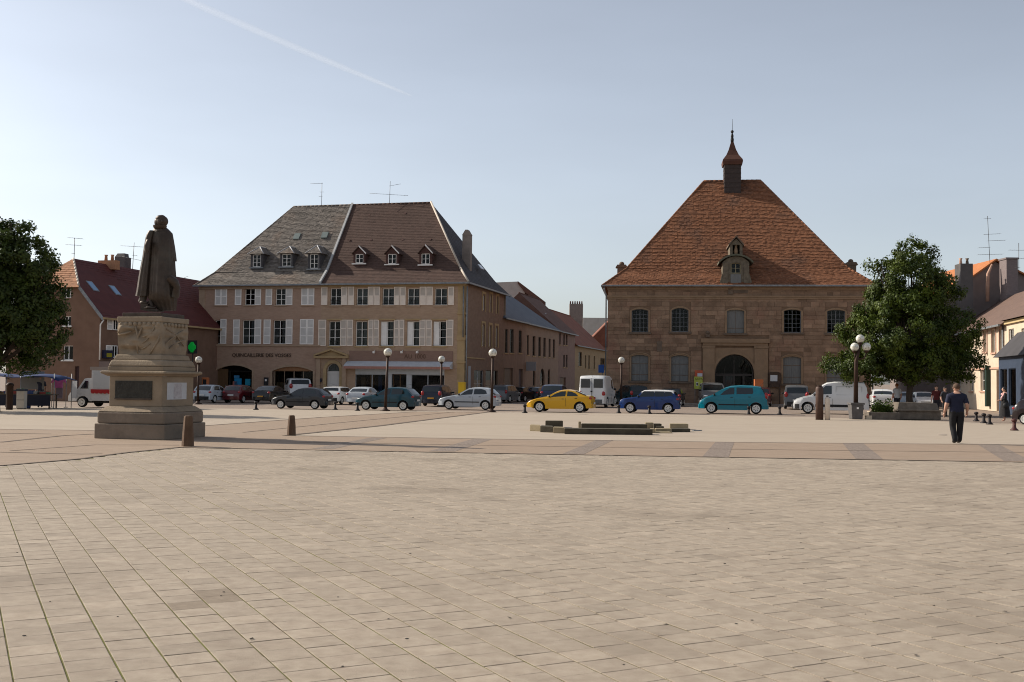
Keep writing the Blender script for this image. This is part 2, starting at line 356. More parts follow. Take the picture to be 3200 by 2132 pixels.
def tiles(mb, P0, P1, P2, P3, tw, te, lift=.03, jit=.01, m=0, holes=None, wave=0.):
    wf = lambda p: wave * (1.2 + math.sin(p.x * .75 + p.z * .55) + .7 * math.sin(p.x * .33 - p.z * .9 + 1.3) + .5 * math.sin(p.x * 1.9 + p.z * 1.4))
    P0, P1, P2, P3 = map(Vector, (P0, P1, P2, P3)); n = (P1 - P0).cross(P3 - P0).normalized()
    if n.z < 0: n = -n
    L = ((P3 - P0).length + (P2 - P1).length) / 2; hL = (P3 - P0).cross((P1 - P0).normalized()).length; rows = max(1, int(hL / te)); drift = .5
    for i in range(rows):
        v0, v1 = i / rows, min(1., (i + 1.25) / rows); a0, b0 = P0.lerp(P3, v0), P1.lerp(P2, v0); a1, b1 = P0.lerp(P3, v1), P1.lerp(P2, v1)
        W = (b0 - a0).length; k = max(1, int(W / tw)); o = (i % 2) * .5; sl = random.uniform(-.3, .3) * jit
        for j in range(-1, k + 1):
            s0, s1 = max(0, (j + o) / k), min(1, (j + 1 + o) / k)
            if s1 - s0 < .02 / max(.1, W): continue
            l0 = lift + random.uniform(-jit, jit) + sl; l1 = lift * .2; dz = random.uniform(-jit, jit) * .8
            A, B = a0.lerp(b0, s0), a0.lerp(b0, s1); d = (b0 - a0) * 0
            u0 = (A - a0).length / max(W, 1e-6); C, D = a1.lerp(b1, s1), a1.lerp(b1, s0)
            if holes and holes((A + C) / 2): continue
            up = (D - A).normalized() * dz; A = A + up; B = B + up
            drift += random.gauss(0, .03); drift += (.5 - drift) * .12
            t = min(1, max(0, drift * .5 + random.gauss(.25, .17)))
            if wave: A, B, C, D = A + n * wf(A), B + n * wf(B), C + n * wf(C), D + n * wf(D)
            mb.add([A + n * l0, B + n * l0, C + n * l1, D + n * l1, A - n * .01, B - n * .01], [(0, 1, 2, 3), (4, 5, 1, 0), (0, 3, 4), (1, 5, 2)], m, t)
def ridge(mb, A, B, r=.1, m=0, step=.4):
    A, B = Vector(A), Vector(B); n = max(1, int((B - A).length / step))
    for i in range(n): mb.tube([A.lerp(B, i / n), A.lerp(B, (i + 1.06) / n)], [r * 1.08, r * .92], 7, m, random.random())
def antenna(P, hgt, arms, label, lean=0.):
    """rooftop aerial: mast with cross arms (z fraction, left, right, tilt)"""
    t = thing('antenna', label, 'antenna', P)
    MB().tube([(0, 0, -.25), (lean * hgt, 0, hgt)], .022, 6).build('mast', MATS['antenna_metal'], t)
    for z, l, r, ti in arms:
        b = MB(); x = lean * hgt * z; b.tube([(x - l, 0, hgt * z - l * ti), (x + r, 0, hgt * z + r * ti)],   .013, 5)
        k = int((l + r) / .28)
        for i in range(k + 1):
            xx = x - l + (l + r) * i / max(1, k); zz = hgt * z + (xx - x) * ti; b.tube([(xx, -.22, zz), (xx, .22, zz)], .005, 4)
        b.build('arm', MATS['antenna_metal'], t)
    return t
mat('antenna_metal', (.10, .10, .105), rough=.5, metal=.6)
MWHITE = mat('white_paint', (.76, .73, .68), (.84, .81, .77), sca=3, rough=.6, tone=.12, stain=(.58, .54, .49), ssc=.9)
MSHUT_W = mat('shutter_white', (.74, .70, .655), (.84, .80, .75), sca=2, rough=.65, tone=.3)
MSHUT_C = mat('shutter_cream', (.66, .565, .475), (.76, .665, .57), sca=2, rough=.65, tone=.3)
MZINC = mat('zinc', (.16, .17, .18), (.26, .27, .28), sca=4, rough=.5, metal=.3)
# ---------------------------------------------------------------- twin town house on the left (two owners, one roof line)
PH = RD(14); YB = 86.5
O = dp(1450, 1255, YB); O.z = 0; fb = Frame(O, -PH)
mA = mat('pink_render', (.345, .228, .164), (.42, .282, .205), sca=2.5, rough=.95, bump=.4, bsc=16, stain=(.29, .175, .118), ssc=.5, stretch=(1, 1, 3.5))
mB = mat('brown_render', (.345, .236, .16), (.42, .292, .20), sca=2.5, rough=.95, bump=.4, bsc=16, stain=(.29, .185, .118), ssc=.5, stretch=(1, 1, 3.5))
mO = mat('ochre_stone', (.36, .25, .125), (.43, .305, .165), sca=1.4, rough=.9, bump=.3, stain=(.19, .145, .095), ssc=.6)
mSt = mat('grey_sandstone', (.35, .245, .165), (.42, .30, .21), sca=1.8, rough=.9, bump=.3)
mTA = mat('old_tile_grey', (.118, .102, .088), (.172, .148, .128), sca=2.5, rough=.95, tone=.4, stain=(.205, .125, .08), ssc=.35, samt=.5)
mTB = mat('brown_tile', (.066, .038, .029), (.083, .049, .038), sca=.8, rough=.9, tone=.22, stain=(.058, .034, .027), ssc=.4)
XL = fb.X(622, 1060); XM = fb.X(1003, 1000); ZE = fb.at(1450, 884)[1]; DB = 13.0
bA = thing('grey_roof_house', 'three storey town house with mottled grey tile roof, white shutters and shop arches', 'house', fb.O, -PH)
bB = thing('brown_roof_house', 'three storey town house with smooth brown tile roof above a white shop awning', 'house', fb.O, -PH)
def R(fr, px0, px1, py0, py1, y=0.):
    pm = (py0 + py1) / 2; xm = (px0 + px1) / 2
    return fr.X(px0, pm, y), fr.X(px1, pm, y), fr.at(xm, py1, y)[1], fr.at(xm, py0, y)[1]
k = .29331
def c4(a, b, c, d): return R(fb, 600 + k * a, 600 + k * b, 860 + k * c, 860 + k * d)
def c5(a, b, c, d): return R(fb, 960 + k * a, 960 + k * b, 860 + k * c, 860 + k * d)
# --- house A
winsA = []
for (s1, wd, s2, row) in (((460, 528), (560, 672), (672, 737), 2), ((787, 855), (888, 1000), (1000, 1072), 2), ((440, 508), (535, 668), (668, 737), 1), ((765, 838), (862, 1000), (1000, 1072), 1)):
    y0, y1 = (142, 320) if row == 2 else (480, 735)
    winsA.append((c4(wd[0], wd[1], y0, y1), c4(s1[0], s1[1], y0 - 6, y1), c4(s2[0], s2[1], y0 - 6, y1), row))
w = c4(245, 368, 480, 735); winsA.append((w, c4(150, 218, 468, 732), c4(304, 368, 468, 732), 1))
closedA = [(c4(247, 375, 135, 320), 2), (c4(1168, 1304, 125, 318), 2), (c4(1152, 1297, 470, 738), 1)]
arch1 = list(c4(258, 640, 962, 1190)); arch1[2] = .02; arch2 = list(c4(855, 1290, 975, 1190)); arch2[2] = .55
doorA = list(c4(1432, 1574, 938, 1190)); doorA[2] = .02
opsA = [wn[0] for wn in winsA] + [tuple(arch1) + (.42,), tuple(arch2) + (.38,)]
b = MB(); wall(b, XL, XM, 0, ZE, opsA)
b.poly([(XL, 0, 0), (XL, 0, ZE), (XL, DB, ZE), (XL, DB, 0)]); b.poly([(XL, DB, 0), (XL, DB, ZE), (XM, DB, ZE), (XM, DB, 0)])
b.build('wall', mA, bA)
MB().box(XL + .3, XM - .1, .75, .8, 0, ZE).build('dark_backing', MROOM, bA)
t = MB(); t.box(XL - .06, XL + .5, -.07, .4, 0, ZE - .35); t.build('corner_pilaster', mSt, bA)
zc = fb.at(800, 1078)[1]; MB().box(XL + .5, XM, -.09, -.004, zc - .12, zc).build('string_course', mSt, bA)
MB().box(XL - .1, XM, -.10, -.004, ZE - .32, ZE - .02).build('eaves_frieze', mSt, bA)
for i, (wn, s1, s2, row) in enumerate(winsA):
    window(bA, *wn, .16, 2, 3, MWHITE, curtain=(0, 0, 1, 1, 0)[i])
    shutter(bA, *s1, -.01, MSHUT_W, 2 if row == 2 else 3); shutter(bA, *s2, -.01, MSHUT_W, 2 if row == 2 else 3)
    MB().box(wn[0] - .08, wn[1] + .08, -.08, .16, wn[2] - .1, wn[2] - .004).build('sill', mSt, bA)
for (c, row) in closedA:
    xm = (c[0] + c[1]) / 2
    shutter(bA, c[0], xm - .004, c[2], c[3], -.01, MSHUT_W, row + 0 if row == 2 else 3); shutter(bA, xm + .004, c[1], c[2], c[3], -.01, MSHUT_W, row if row == 2 else 3)
    MB().box(c[0] - .08, c[1] + .08, -.07, -.003, c[2] - .1, c[2] - .004).build('sill', mSt, bA)
def arch_band(parent, a, b2, c, zs, r, wd, y0, y1, mt, name='arch_surround'):
    o = MB(); n = 14; ai = arc(a, b2, zs, r, n); ao = arc(a - wd, b2 + wd, zs, r + wd, n)
    for i in range(n):
        (xa, za), (xb, zb), (xc, zc_), (xd, zd) = ai[i], ai[i + 1], ao[i + 1], ao[i]
        o.prism([(xa, y0, za), (xb, y0, zb), (xc, y0, zc_), (xd, y0, zd)], (0, y1 - y0, 0))
    o.box(a - wd, a, y0, y1, c, zs); o.box(b2, b2 + wd, y0, y1, c, zs)
    return o.build(name, mt, parent)
for q, r in ((arch1, .42), (arch2, .38)): arch_band(bA, q[0], q[1], q[2], q[3] - r, r, .17, -.04, .1, mSt)
arch_band(bB, doorA[0], doorA[1], doorA[2], doorA[3] - (doorA[1] - doorA[0]) / 2, (doorA[1] - doorA[0]) / 2 - .001, .26, -.1, .1, mO, 'door_surround')
# shop arch one: dark opening with a brown leaf, boxes of goods
mwood = mat('brown_door', (.10, .055, .025), (.15, .085, .04), sca=4, rough=.6, stretch=(6, 1, .6))
xm = arch1[0] + (arch1[1] - arch1[0]) * .29
o = MB().box(arch1[0] + .03, xm, .22, .28, .03, arch1[3] - .3).build('door_leaf', mwood, bA); MB().box(xm - .18, xm - .13, .17, .22, 1.0, 1.15).build('handle', MZINC, o)
window(bA, xm + .02, arch1[1] - .03, .03, arch1[3] - .45, .45, 3, 2, mat('dark_frame', (.03, .028, .026), rough=.5))
mframe2 = mat('orange_wood', (.28, .13, .06), (.33, .17, .08), sca=5, rough=.6)
zt2 = fb.at(900, 1158)[1]
b = MB(); ar = arc(arch2[0] + .01, arch2[1] - .01, arch2[3] - .38, .375, 12)
b.prism([(x, .14, z) for x, z in ar] + [(arch2[1] - .01, .14, zt2), (arch2[0] + .01, .14, zt2)], (0, .08, 0)); b.build('transom_panel', mframe2, bA)
window(bA, arch2[0] + .12, arch2[1] - .02, arch2[2] + .02, zt2 - .01, .16, 4, 1, mSt, curtain=0, name='shop_window')
for (a, b2, z0, z1, cc) in ((.2, .75, .9, 1.45, (.36, .25, .14)), (.8, 1.2, .9, 1.35, (.45, .33, .25)), (1.5, 1.7, .9, 1.7, (.2, .2, .19))):
    MB().box(arch2[0] + a, arch2[0] + b2, .4, .6, z0, z1).build('display_box', mat('disp%d' % int(a * 100), cc, rough=.8), bA)
MB().box(arch2[0] + .13, arch2[1] - .05, .3, .7, .5, .9).build('display_shelf', mwood, bA)
for (a, b2, c, d, cc) in ((432, 505, 1100, 1190, (.02, .25, .5)), (415, 465, 1130, 1200, (.42, .16, .13)), (548, 602, 1105, 1175, (.02, .28, .42)), (428, 480, 1068, 1098, (.05, .22, .42))):
    q = c4(a, b2, c, d); MB().box(q[0], q[1], .30, .42, max(q[2], .03), q[3]).build('goods_box', mat('goods%d' % a, cc, rough=.5), bA)
# entrance: fan light, door leaf, pediment
dw = doorA[1] - doorA[0]; zs = doorA[3] - dw / 2
window(bB, doorA[0] + .01, doorA[1] - .01, zs - .12, doorA[3] - .012, .2, 1, 1, mat('grey_door', (.60, .57, .53), rough=.5), arch=dw / 2 - .02, curtain=3, name='fan_light')
o = MB().box(doorA[0] + .01, doorA[1] - .01, .2, .26, .02, zs - .3).box(doorA[0] + .25, doorA[0] + .3, .18, .2, .1, zs - .35, 0, .1).box(doorA[0] + .01, doorA[1] - .01, .17, .27, zs - .3, zs - .13).build('door', MATS['grey_door'], bB)
MB().box(doorA[0] + .33, doorA[0] + .38, .14, .2, 1.0, 1.12).build('handle', MZINC, o)
q = c4(1312, 1672, 795, 885); xm = (q[0] + q[1]) / 2
b = MB(); th = .16
b.prism([(q[0], -.32, q[2]), (q[1], -.32, q[2]), (q[1], -.32, q[2] + th), (q[0], -.32, q[2] + th)], (0, .315, 0))
for s in (-1, 1):
    xe = xm + s * (q[1] - xm); pts = [(xe, -.32, q[2] + th), (xm, -.32, q[3] - .05), (xm, -.32, q[3] + .1), (xe, -.32, q[2] + th + .13)]
    b.prism(pts if s < 0 else pts[::-1], (0, .315, 0))
b.prism([(q[0] + .3, -.08, q[2] + th), (q[1] - .3, -.08, q[2] + th), (xm, -.08, q[3] - .1)], (0, .075, 0))
b.build('pediment', mO, bB)
for s in (-1, 1):
    xe = xm + s * (dw / 2 + .55); MB().box(xe - .17, xe + .17, -.16, -.003, 0, q[2]).build('door_pilaster', mSt, bB)
q = c4(340, 1152, 832, 878)
msign = mat('sign_letter', (.06, .035, .022), rough=.6)
text_mesh('sign_letters', 'QUINCAILLERIE DES VOSGES', .42, bA, ((q[0] + q[1]) / 2, -.03, (q[2] + q[3]) / 2), (RD(90), 0, 0), msign, .02, 1.0)
sgn = bA.children[-1]; sgn.scale.x = (q[1] - q[0]) / sgn.dimensions.x if sgn.dimensions.x > 0 else 1
q = c4(772, 815, 1090, 1150); MB().box(q[0], q[1], -.12, -.003, q[2] - .2, q[3]).box(q[0] + .1, q[1] - .1, -.125, -.12, q[2] + .15, q[3] - .15, 1).build('cash_machine', [mat('black_box', (.025, .025, .028), rough=.4), MWHITE], bA)
q = c4(1352, 1384, 1100, 1140); MB().box(q[0], q[1], -.15, -.003, q[2], q[3]).build('letter_box', mat('blue_box', (.015, .02, .035), rough=.4), bA)
# --- house B
rowsB = {2: dict(w=[(245, 360), (525, 645), (800, 925), (1070, 1195), (1360, 1490)], s=[(150, 217), (364, 428), (434, 500), (648, 710), (714, 775), (927, 986), (990, 1050), (1200, 1267), (1271, 1340), (1502, 1565)], y=(140, 320)),
         1: dict(w=[(230, 350), (515, 640), (780, 920), (1060, 1195), (1340, 1480)], s=[(120, 202), (354, 420), (424, 488), (650, 705), (709, 765), (926, 978), (982, 1035), (1198, 1261), (1265, 1328), (1483, 1558)], y=(492, 755))}
opsB = []; wl = []
for row, d in rowsB.items():
    for q in d['w']: r = c5(q[0], q[1], *d['y']); opsB.append(r); wl.append((r, row))
shop = list(c5(510, 1462, 990, 1200)); shop[2] = .02; opsB.append(tuple(shop)); opsB.append(tuple(doorA) + ((doorA[1] - doorA[0]) / 2 - .001,))
b = MB(); zmid = fb.at(1200, 1020)[1]; ztop = c5(600, 700, 128, 400)[3]
wall(b, XM, -.62, 0, ztop, [o for o in opsB], m=0); 
MB().box(XM, -.62, .02, .3, ztop, ZE).build('ochre_band', mO, bB); MB().box(-.618, 0, 0, .4, 0, ZE).build('corner_pier', mO, bB)
b.build('wall', [mB, mO], bB); MB().poly([(XM, DB, 0), (XM, DB, ZE), (0, DB, ZE), (0, DB, 0)]).build('back_wall', mB, bB)
MB().box(XM + .1, -.3, .75, .8, 0, ZE).build('dark_backing', MROOM, bB)
MB().box(XM, .06, -.14, .3, ztop + .05, ZE - .02).build('eaves_frieze', mO, bB)
for a, b2 in ((0, .9), (3.1, 3.3), (4.95, 5.35), (7.0, 7.15)):
    MB().box(-.66, .05, -.06, .42, a, b2).build('quoin', mO, bB)
for i, (r, row) in enumerate(wl):
    window(bB, *r, .14, 2, 3 if row == 1 else 2, MWHITE, curtain=(0, 3, 1, 1, 1, 0, 1, 1, 1, 1)[i])
    MB().box(r[0] - .1, r[1] + .1, -.08, .12, r[2] - .13, r[2] - .004).build('sill', mO if row == 1 else mSt, bB)
    if row == 1: MB().box(r[0] - .16, r[1] + .16, -.10, -.003, r[3] + .09, r[3] + .2).build('lintel', mO, bB)
    if row == 1 and i % 5 >= 2:
        MB().box(r[0] + .03, r[0] + (r[1] - r[0]) * .45, .10, .135, r[2] + .04, r[3] - .03).build('blind', MWHITE, bB)
    g = MB(); zz = r[2] + .42
    if row == 2 or i % 5 == 0:
        g.tube([(r[0], .05, zz), (r[1], .05, zz)], .014, 5); g.tube([(r[0], .05, zz - .3), (r[1], .05, zz - .3)], .012, 5)
        for u in range(1, 9): xx = r[0] + (r[1] - r[0]) * u / 9; g.tube([(xx, .05, zz - .3), (xx, .05, zz)], .008, 4)
        g.build('window_rail', MATS['black_box'], bB)
for row, d in rowsB.items():
    for j, q in enumerate(d['s']): r = c5(q[0], q[1], d['y'][0] - 16, d['y'][1]); shutter(bB, *r, -.012, MSHUT_C, 2 if row == 2 else 3, plain=(row == 2))
q = c5(450, 1552, 808, 918); mpan = mat('mauve_panel', (.22, .135, .10), (.26, .165, .125), sca=3, rough=.9, stretch=(1, 1, 6))
MB().box(q[0], q[1], -.05, -.003, q[2], q[3]).build('sign_panel', mpan, bB)
text_mesh('sign_letters', 'AU 1000', .5, bB, (c5(1000, 1235, 850, 890)[0] + 1.2, -.055, q[2] + (q[3] - q[2]) * .45), (RD(90), 0, 0), mat('faded_letter', (.115, .068, .045), rough=.9), .006)
for a in (725, 1020, 1185):
    r = c5(a - 8, a + 8, 812, 834); MB().box(r[0], r[1], -.45, -.2, r[2], r[3]).tube([((r[0] + r[1]) / 2, -.2, r[3]), ((r[0] + r[1]) / 2, -.03, r[3] + .1)], .02, 6).build('spot_lamp', MWHITE, bB)
q = c5(425, 1552, 922, 998); b = MB(); y0 = -.75
b.prism([(q[0], -.04, q[3] + .02), (q[0], y0, q[2] + .22), (q[0], y0, q[2] + .0), (q[0], -.04, q[2] + .0)][::-1], (q[1] - q[0], 0, 0))
ob = b.build('awning', mat('awning_cassette', (.42, .43, .45), (.50, .51, .53), sca=3, rough=.5), bB)
MB().box(q[0] + .02, q[1] - .02, y0 - .03, y0 - .003, q[2] - .03, q[2] + .17).build('awning_valance', mat('awning_red', (.30, .14, .11), (.38, .20, .16), sca=8, rough=.9, stretch=(3, 1, 1)), bB)
q = c5(510, 1462, 992, 1056); mfas = mat('grey_fascia', (.42, .44, .46), (.48, .50, .52), sca=3, rough=.5)
MB().box(shop[0], shop[1], .02, .12, q[2], shop[3] - .003).build('shop_fascia', mfas, bB)
px = [510, 865, 885, 1068, 1105, 1460]; xs = [c5(v, v + 1, 1100, 1110)[0] for v in px]
zt = q[2] - .004
for (a, b2) in ((xs[0], xs[1]), (xs[4], xs[5])): window(bB, a, b2, .45, zt, .1, 2, 1, mfas, name='shop_window')
MB().box(xs[0], xs[1], .08, .2, .02, .44).build('stall_riser', mfas, bB); MB().box(xs[4], xs[5], .08, .2, .02, .44).build('stall_riser', mfas, bB)
MB().box(xs[1] + .002, xs[2] + .1, .04, .2, .02, zt).build('shop_post', mfas, bB); MB().box(xs[3] - .1, xs[4] - .002, .04, .2, .02, zt).build('shop_post', mfas, bB)
window(bB, xs[2] + .14, xs[3] - .12, .02, zt, .3, 2, 1, mwood, name='shop_door')
for (x, z0, z1, cc, wd) in ((.35, .5, 1.9, (.16, .10, .05), .4), (1.1, .5, 2.3, (.30, .13, .03), .35), (1.85, .5, 2.2, (.05, .09, .22), .3), (2.4, .5, 1.3, (.20, .27, .33), .7), (6.1, .5, 1.6, (.04, .035, .03), 1.0), (7.6, .5, 2.4, (.27, .26, .25), .5)):
    MB().box(xs[0] + x, xs[0] + x + wd, .45, .65, z0, z1).build('display_item', mat('item%d' % int(x * 100), cc, rough=.7), bB)
MB().tube([(-.12, -.12, ZE - .3), (-.12, -.12, 5.2)], .05, 8).tube([(.18, -.1, ZE - .3), (.18, -.1, .0)], .055, 8).build('downpipe', MZINC, bB)
# --- B side wall on the lane
fs = Frame(fb.O + fb.e * 0, -PH + RD(90)); LB = fs.X(1574, 1000)
def RS(px0, px1, py0, py1): return R(fs, px0, px1, py0, py1)
sw = []
for cx0, cx1, cy0, cy1 in ((1868, 1894, 215, 375), (1945, 1966, 215, 390), (2015, 2035, 235, 405), (1862, 1890, 530, 755), (1937, 1962, 545, 760), (2003, 2030, 555, 765)): sw.append(RS(960 + k * cx0, 960 + k * cx1, 860 + k * cy0, 860 + k * cy1))
sh = list(RS(960 + k * 1775, 960 + k * 1880, 860 + k * 1015, 1225)); sh[2] = .35; sh2 = list(RS(960 + k * 1900, 960 + k * 2032, 860 + k * 1015, 1225)); sh2[2] = .02
laneB = bpy.data.objects.new('side_wall', None)
b = MB(); b2m = MB(); wall(b, .05, LB, 0, ZE, sw + [tuple(sh), tuple(sh2)])
def rot_build(mbx, name, mats, parent):          # lane wall: its x axis runs down the lane
    o = mbx.build(name, mats, parent); o.rotation_euler = (0, 0, RD(90)); return o
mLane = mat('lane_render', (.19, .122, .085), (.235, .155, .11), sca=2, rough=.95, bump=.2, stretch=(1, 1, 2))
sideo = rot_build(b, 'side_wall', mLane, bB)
for i, r in enumerate(sw):
    wo = window(sideo, *r, .12, 2, 2, MWHITE); MB().box(r[0] - .2, r[0] - .02, -.05, -.003, r[2] - .1, r[3] + .12).box(r[1] + .02, r[1] + .2, -.05, -.003, r[2] - .1, r[3] + .12).box(r[0] - .2, r[1] + .2, -.05, -.003, r[3] + .125, r[3] + .3).build('window_surround', mO, sideo)
window(sideo, *sh, .12, 2, 2, mfas, curtain=2); window(sideo, *sh2, .12, 2, 2, mwood, curtain=2)
MB().box(.5, LB - .05, .8, .85, 0, ZE).build('dark_backing', MROOM, sideo)
zz = fs.at(1500, 1121)[1]; MB().box(.3, 6, -.06, -.003, zz - .05, zz + .05).build('ledge', mO, sideo)
MB().box(1.0, 1.7, -.04, -.003, 1.0, 2.9).build('wall_sign', mat('pale_sign', (.32, .33, .35), rough=.6), sideo)
# --- roofs
yr = 6.3; zr = fb.at(1347, 634, yr)[1]; xr1 = fb.X(1347, 634, yr); xr0 = fb.X(918, 646, yr); ov = .35; FL = 1.1   # eaves overhang, flare
zf = ZE + (zr - ZE) * .16
def hip(parentA, parentB):
    E0, E1 = (XL - ov, -ov, ZE), (.0 + ov, -ov, ZE); Fl, Fr = (XL + .75, FL, zf), (-.75, FL, zf)
    ra = MB(); rb = MB(); ta = MB(); tb = MB(); ts = MB()
    def spl(Pl, Pr, x, base=None): u = (x - Pl[0]) / (Pr[0] - Pl[0]); return tuple(Pl[i] + (Pr[i] - Pl[i]) * u for i in range(3))
    xm0 = XM; mE, mF, mR = (xm0, -ov, ZE), (xm0, FL, zf), (xm0, yr, zr)
    R0, R1 = (xr0, yr, zr), (xr1, yr, zr); B0, B1 = (XL - ov, DB + ov, ZE), (ov, DB + ov, ZE)
    FB0, FB1 = (XL + .75, DB - FL, zf), (-.75, DB - FL, zf)
    for P in ((E0, mE, mF, Fl), (Fl, mF, mR, R0), (B0, E0, Fl, FB0), (FB0, Fl, R0)): ra.poly(P)
    for P in ((mE, E1, Fr, mF), (mF, Fr, R1, mR), (E1, B1, FB1, Fr), (Fr, FB1, R1)): rb.poly(P)
    mBk, mFb = (xm0, DB + ov, ZE), (xm0, DB - FL, zf)
    for P in ((mBk, B0, FB0, mFb), (mFb, FB0, R0, mR)): ra.poly(P)
    for P in ((B1, mBk, mFb, FB1), (FB1, mFb, mR, R1)): rb.poly(P)
    ra.poly([E0, B0, mBk, mE]); rb.poly([mE, mBk, B1, E1])
    tiles(ta, E0, mE, mF, Fl, .2, .16, .03, .014); tiles(ta, Fl, mF, mR, R0, .2, .16, .03, .014, wave=.022); tiles(ta, B0, E0, Fl, FB0, .3, .25); tiles(ta, FB0, Fl, R0, R0, .3, .25)
    tiles(tb, mE, E1, Fr, mF, .24, .2, .02, .004); tiles(tb, mF, Fr, R1, mR, .24, .2, .02, .004, wave=.012)
    tiles(ts, E1, B1, FB1, Fr, .24, .2, .015, .003); tiles(ts, Fr, FB1, R1, R1, .24, .2, .015, .003)
    for p, r_, t_, mt in ((parentA, ra, [ta], mTA), (parentB, rb, [tb], mTB)):
        ro = r_.build('roof', mt, p)
        for q_ in t_: q_.build('roof_tiles', mt, ro, kind='stuff')
    mS = mat('slate_and_shaded_tile', (.045, .043, .046), (.06, .056, .06), sca=1, rough=.8, tone=.2)  # lane slope of the brown tile roof, its shade painted in as near black
    ts.build('side_roof_tiles', mS, parentB, kind='stuff')
    g = MB(); ridge(g, R0, mR); ridge(g, Fl, R0, .08); ridge(g, E0, Fl, .08); g.build('ridge_tiles', mTA, parentA)
    g = MB(); ridge(g, mR, R1); g.build('ridge_tiles', mTB, parentB)
    vm_ = mat('pale_flashing', (.42, .36, .30), (.5, .44, .37), sca=3, rough=.7)
    g = MB(); 
    for A, B in ((E1, Fr), (Fr, R1)): g.tube([Vector(A) + Vector((0, -.05, .08)), Vector(B) + Vector((0, -.05, .08))], .09, 6)
    g.build('hip_flashing', vm_, parentB)
    g = MB()
    for A, B in ((mE, mF), (mF, mR)):
        A, B = Vector(A), Vector(B); g.prism([A + Vector((-.09, 0, .0)), A + Vector((.09, 0, 0)), A + Vector((.09, -.02, .22)), A + Vector((-.09, -.02, .22))], B - A)
    g.build('parting_coping', mat('grey_coping', (.33, .33, .33), (.42, .42, .41), sca=2, rough=.7), parentA)
    g = MB(); g.box(XL - ov - .1, XM - .02, -ov - .12, -ov + .02, ZE - .1, ZE + .03); g.build('gutter', MZINC, parentA)
    g = MB(); g.box(XM, ov + .1, -ov - .12, -ov + .02, ZE - .1, ZE + .03).box(ov - .02, ov + .12, -ov + .025, DB + ov, ZE - .1, ZE + .03); g.build('gutter', MZINC, parentB)
    return E0, Fl, R0
hip(bA, bB)
def roof_y(z): return FL + (z - zf) / (zr - zf) * (yr - FL)
def dormer(parent, q, hipped, mt, mw, k2, ox, oy):
    # q: pixel rect of the front (crop coords)
    px0, px1, py0, py1 = ox + k2 * q[0], ox + k2 * q[1], oy + k2 * q[2], oy + k2 * q[3]
    yf = 1.9
    for _ in range(4):
        z0 = fb.at((px0 + px1) / 2, py1, yf)[1]; yf = roof_y(z0) - .02
    x0, x1, z0, z1 = fb.X(px0, (py0 + py1) / 2, yf), fb.X(px1, (py0 + py1) / 2, yf), z0, fb.at((px0 + px1) / 2, py0, yf)[1]
    xm = (x0 + x1) / 2; wz = z0 + (z1 - z0) * (.68 if not hipped else .70); yb = roof_y(z1) + .6; yb2 = roof_y(wz) + .3
    b = MB(); wx0, wx1 = x0 + .17, x1 - .17; wall(b, x0, x1, z0, wz, [(wx0, wx1, z0 + .22, wz - .08)], yf, .12)
    b.poly([(x0, yf, z0), (x0, yf, wz), (x0, yb2, wz)]); b.poly([(x1, yf, z0), (x1, yb2, wz), (x1, yf, wz)])
    if not hipped: b.poly([(x0, yf, wz), (x1, yf, wz), (xm, yf, z1 - .05)])
    d = b.build('dormer', mw, parent)
    window(d, wx0, wx1, z0 + .22, wz - .08, yf + .06, 2, 3 if hipped else 2, MWHITE, fw=.06, curtain=0 if hipped else 1); MB().box(wx0 - .05, wx1 + .05, yf + .15, yf + .2, z0 + .2, wz - .05).build('dark_backing', MROOM, d)
    MB().box(x0 - .1, x1 + .1, yf - .12, yf - .003, z0 + .1, z0 + .2).build('sill', MWHITE if not hipped else MZINC, d)
    r = MB(); e = .2 if hipped else .12; L0, L1 = (x0 - e, yf - e, wz - .05), (x1 + e, yf - e, wz - .05)
    if hipped:
        A = (xm, yf + .55, z1 + .05); Bk = (xm, yb + .3, z1 + .05); K0, K1 = (x0 - e, yb, wz - .05), (x1 + e, yb, wz - .05)
        for P in ((L0, L1, A), (L1, K1, Bk, A), (K0, L0, A, Bk), (L0, K0, K1, L1)): r.poly(P)
        ro = r.build('dormer_roof', mt, d); g = MB()
        for P in (L0, L1): g.tube([P, A], .045, 6)
        g.tube([A, Bk], .045, 6); g.build('lead_roll', mat('lead', (.36, .36, .37), rough=.6), d)
        g = MB(); tiles(g, L0, L1, A, A, .2, .16, .02, .01); g.build('roof_tiles', mt, d, kind='stuff')
    else:
        A = (xm, yf - e, z1 + .03); Bk = (xm, yb + .3, z1 + .03); K0, K1 = (x0 - e, yb, wz - .12), (x1 + e, yb, wz - .12); L0 = (x0 - e, yf - e, wz - .12); L1 = (x1 + e, yf - e, wz - .12)
        th = Vector((0, 0, .07))
        for P in ((L1, K1, Bk, A), (K0, L0, A, Bk)): r.prism(P, th)
        r.build('dormer_roof', mt, d); g = MB()
        g.prism([Vector(L1) + Vector((0, -.02, -.02)), Vector(L1) + Vector((0, -.02, .1)), Vector(A) + Vector((0, -.02, .1)), Vector(A) + Vector((0, -.02, -.04))], (0, -.04, 0)); g.build('barge_board', MWHITE, d)
mdark = mat('slate_and_shaded_tile', (.045, .043, .046))
mdf = mat('slate_cheek', (.055, .052, .055), (.075, .07, .072), sca=3, rough=.8); mdr = mat('red_cheek', (.065, .03, .025), (.085, .04, .032), sca=3, rough=.8)
for q in ((800, 960, 1005, 1320), (1200, 1375, 1000, 1310), (1580, 1745, 985, 1340)): dormer(bA, q, True, mTA, mdf, .22958, 600, 540)
for q in ((410, 555, 910, 1140), (808, 960, 905, 1150), (1218, 1370, 895, 1155)): dormer(bB, q, False, mTB, mdr, .25489, 1000, 540)
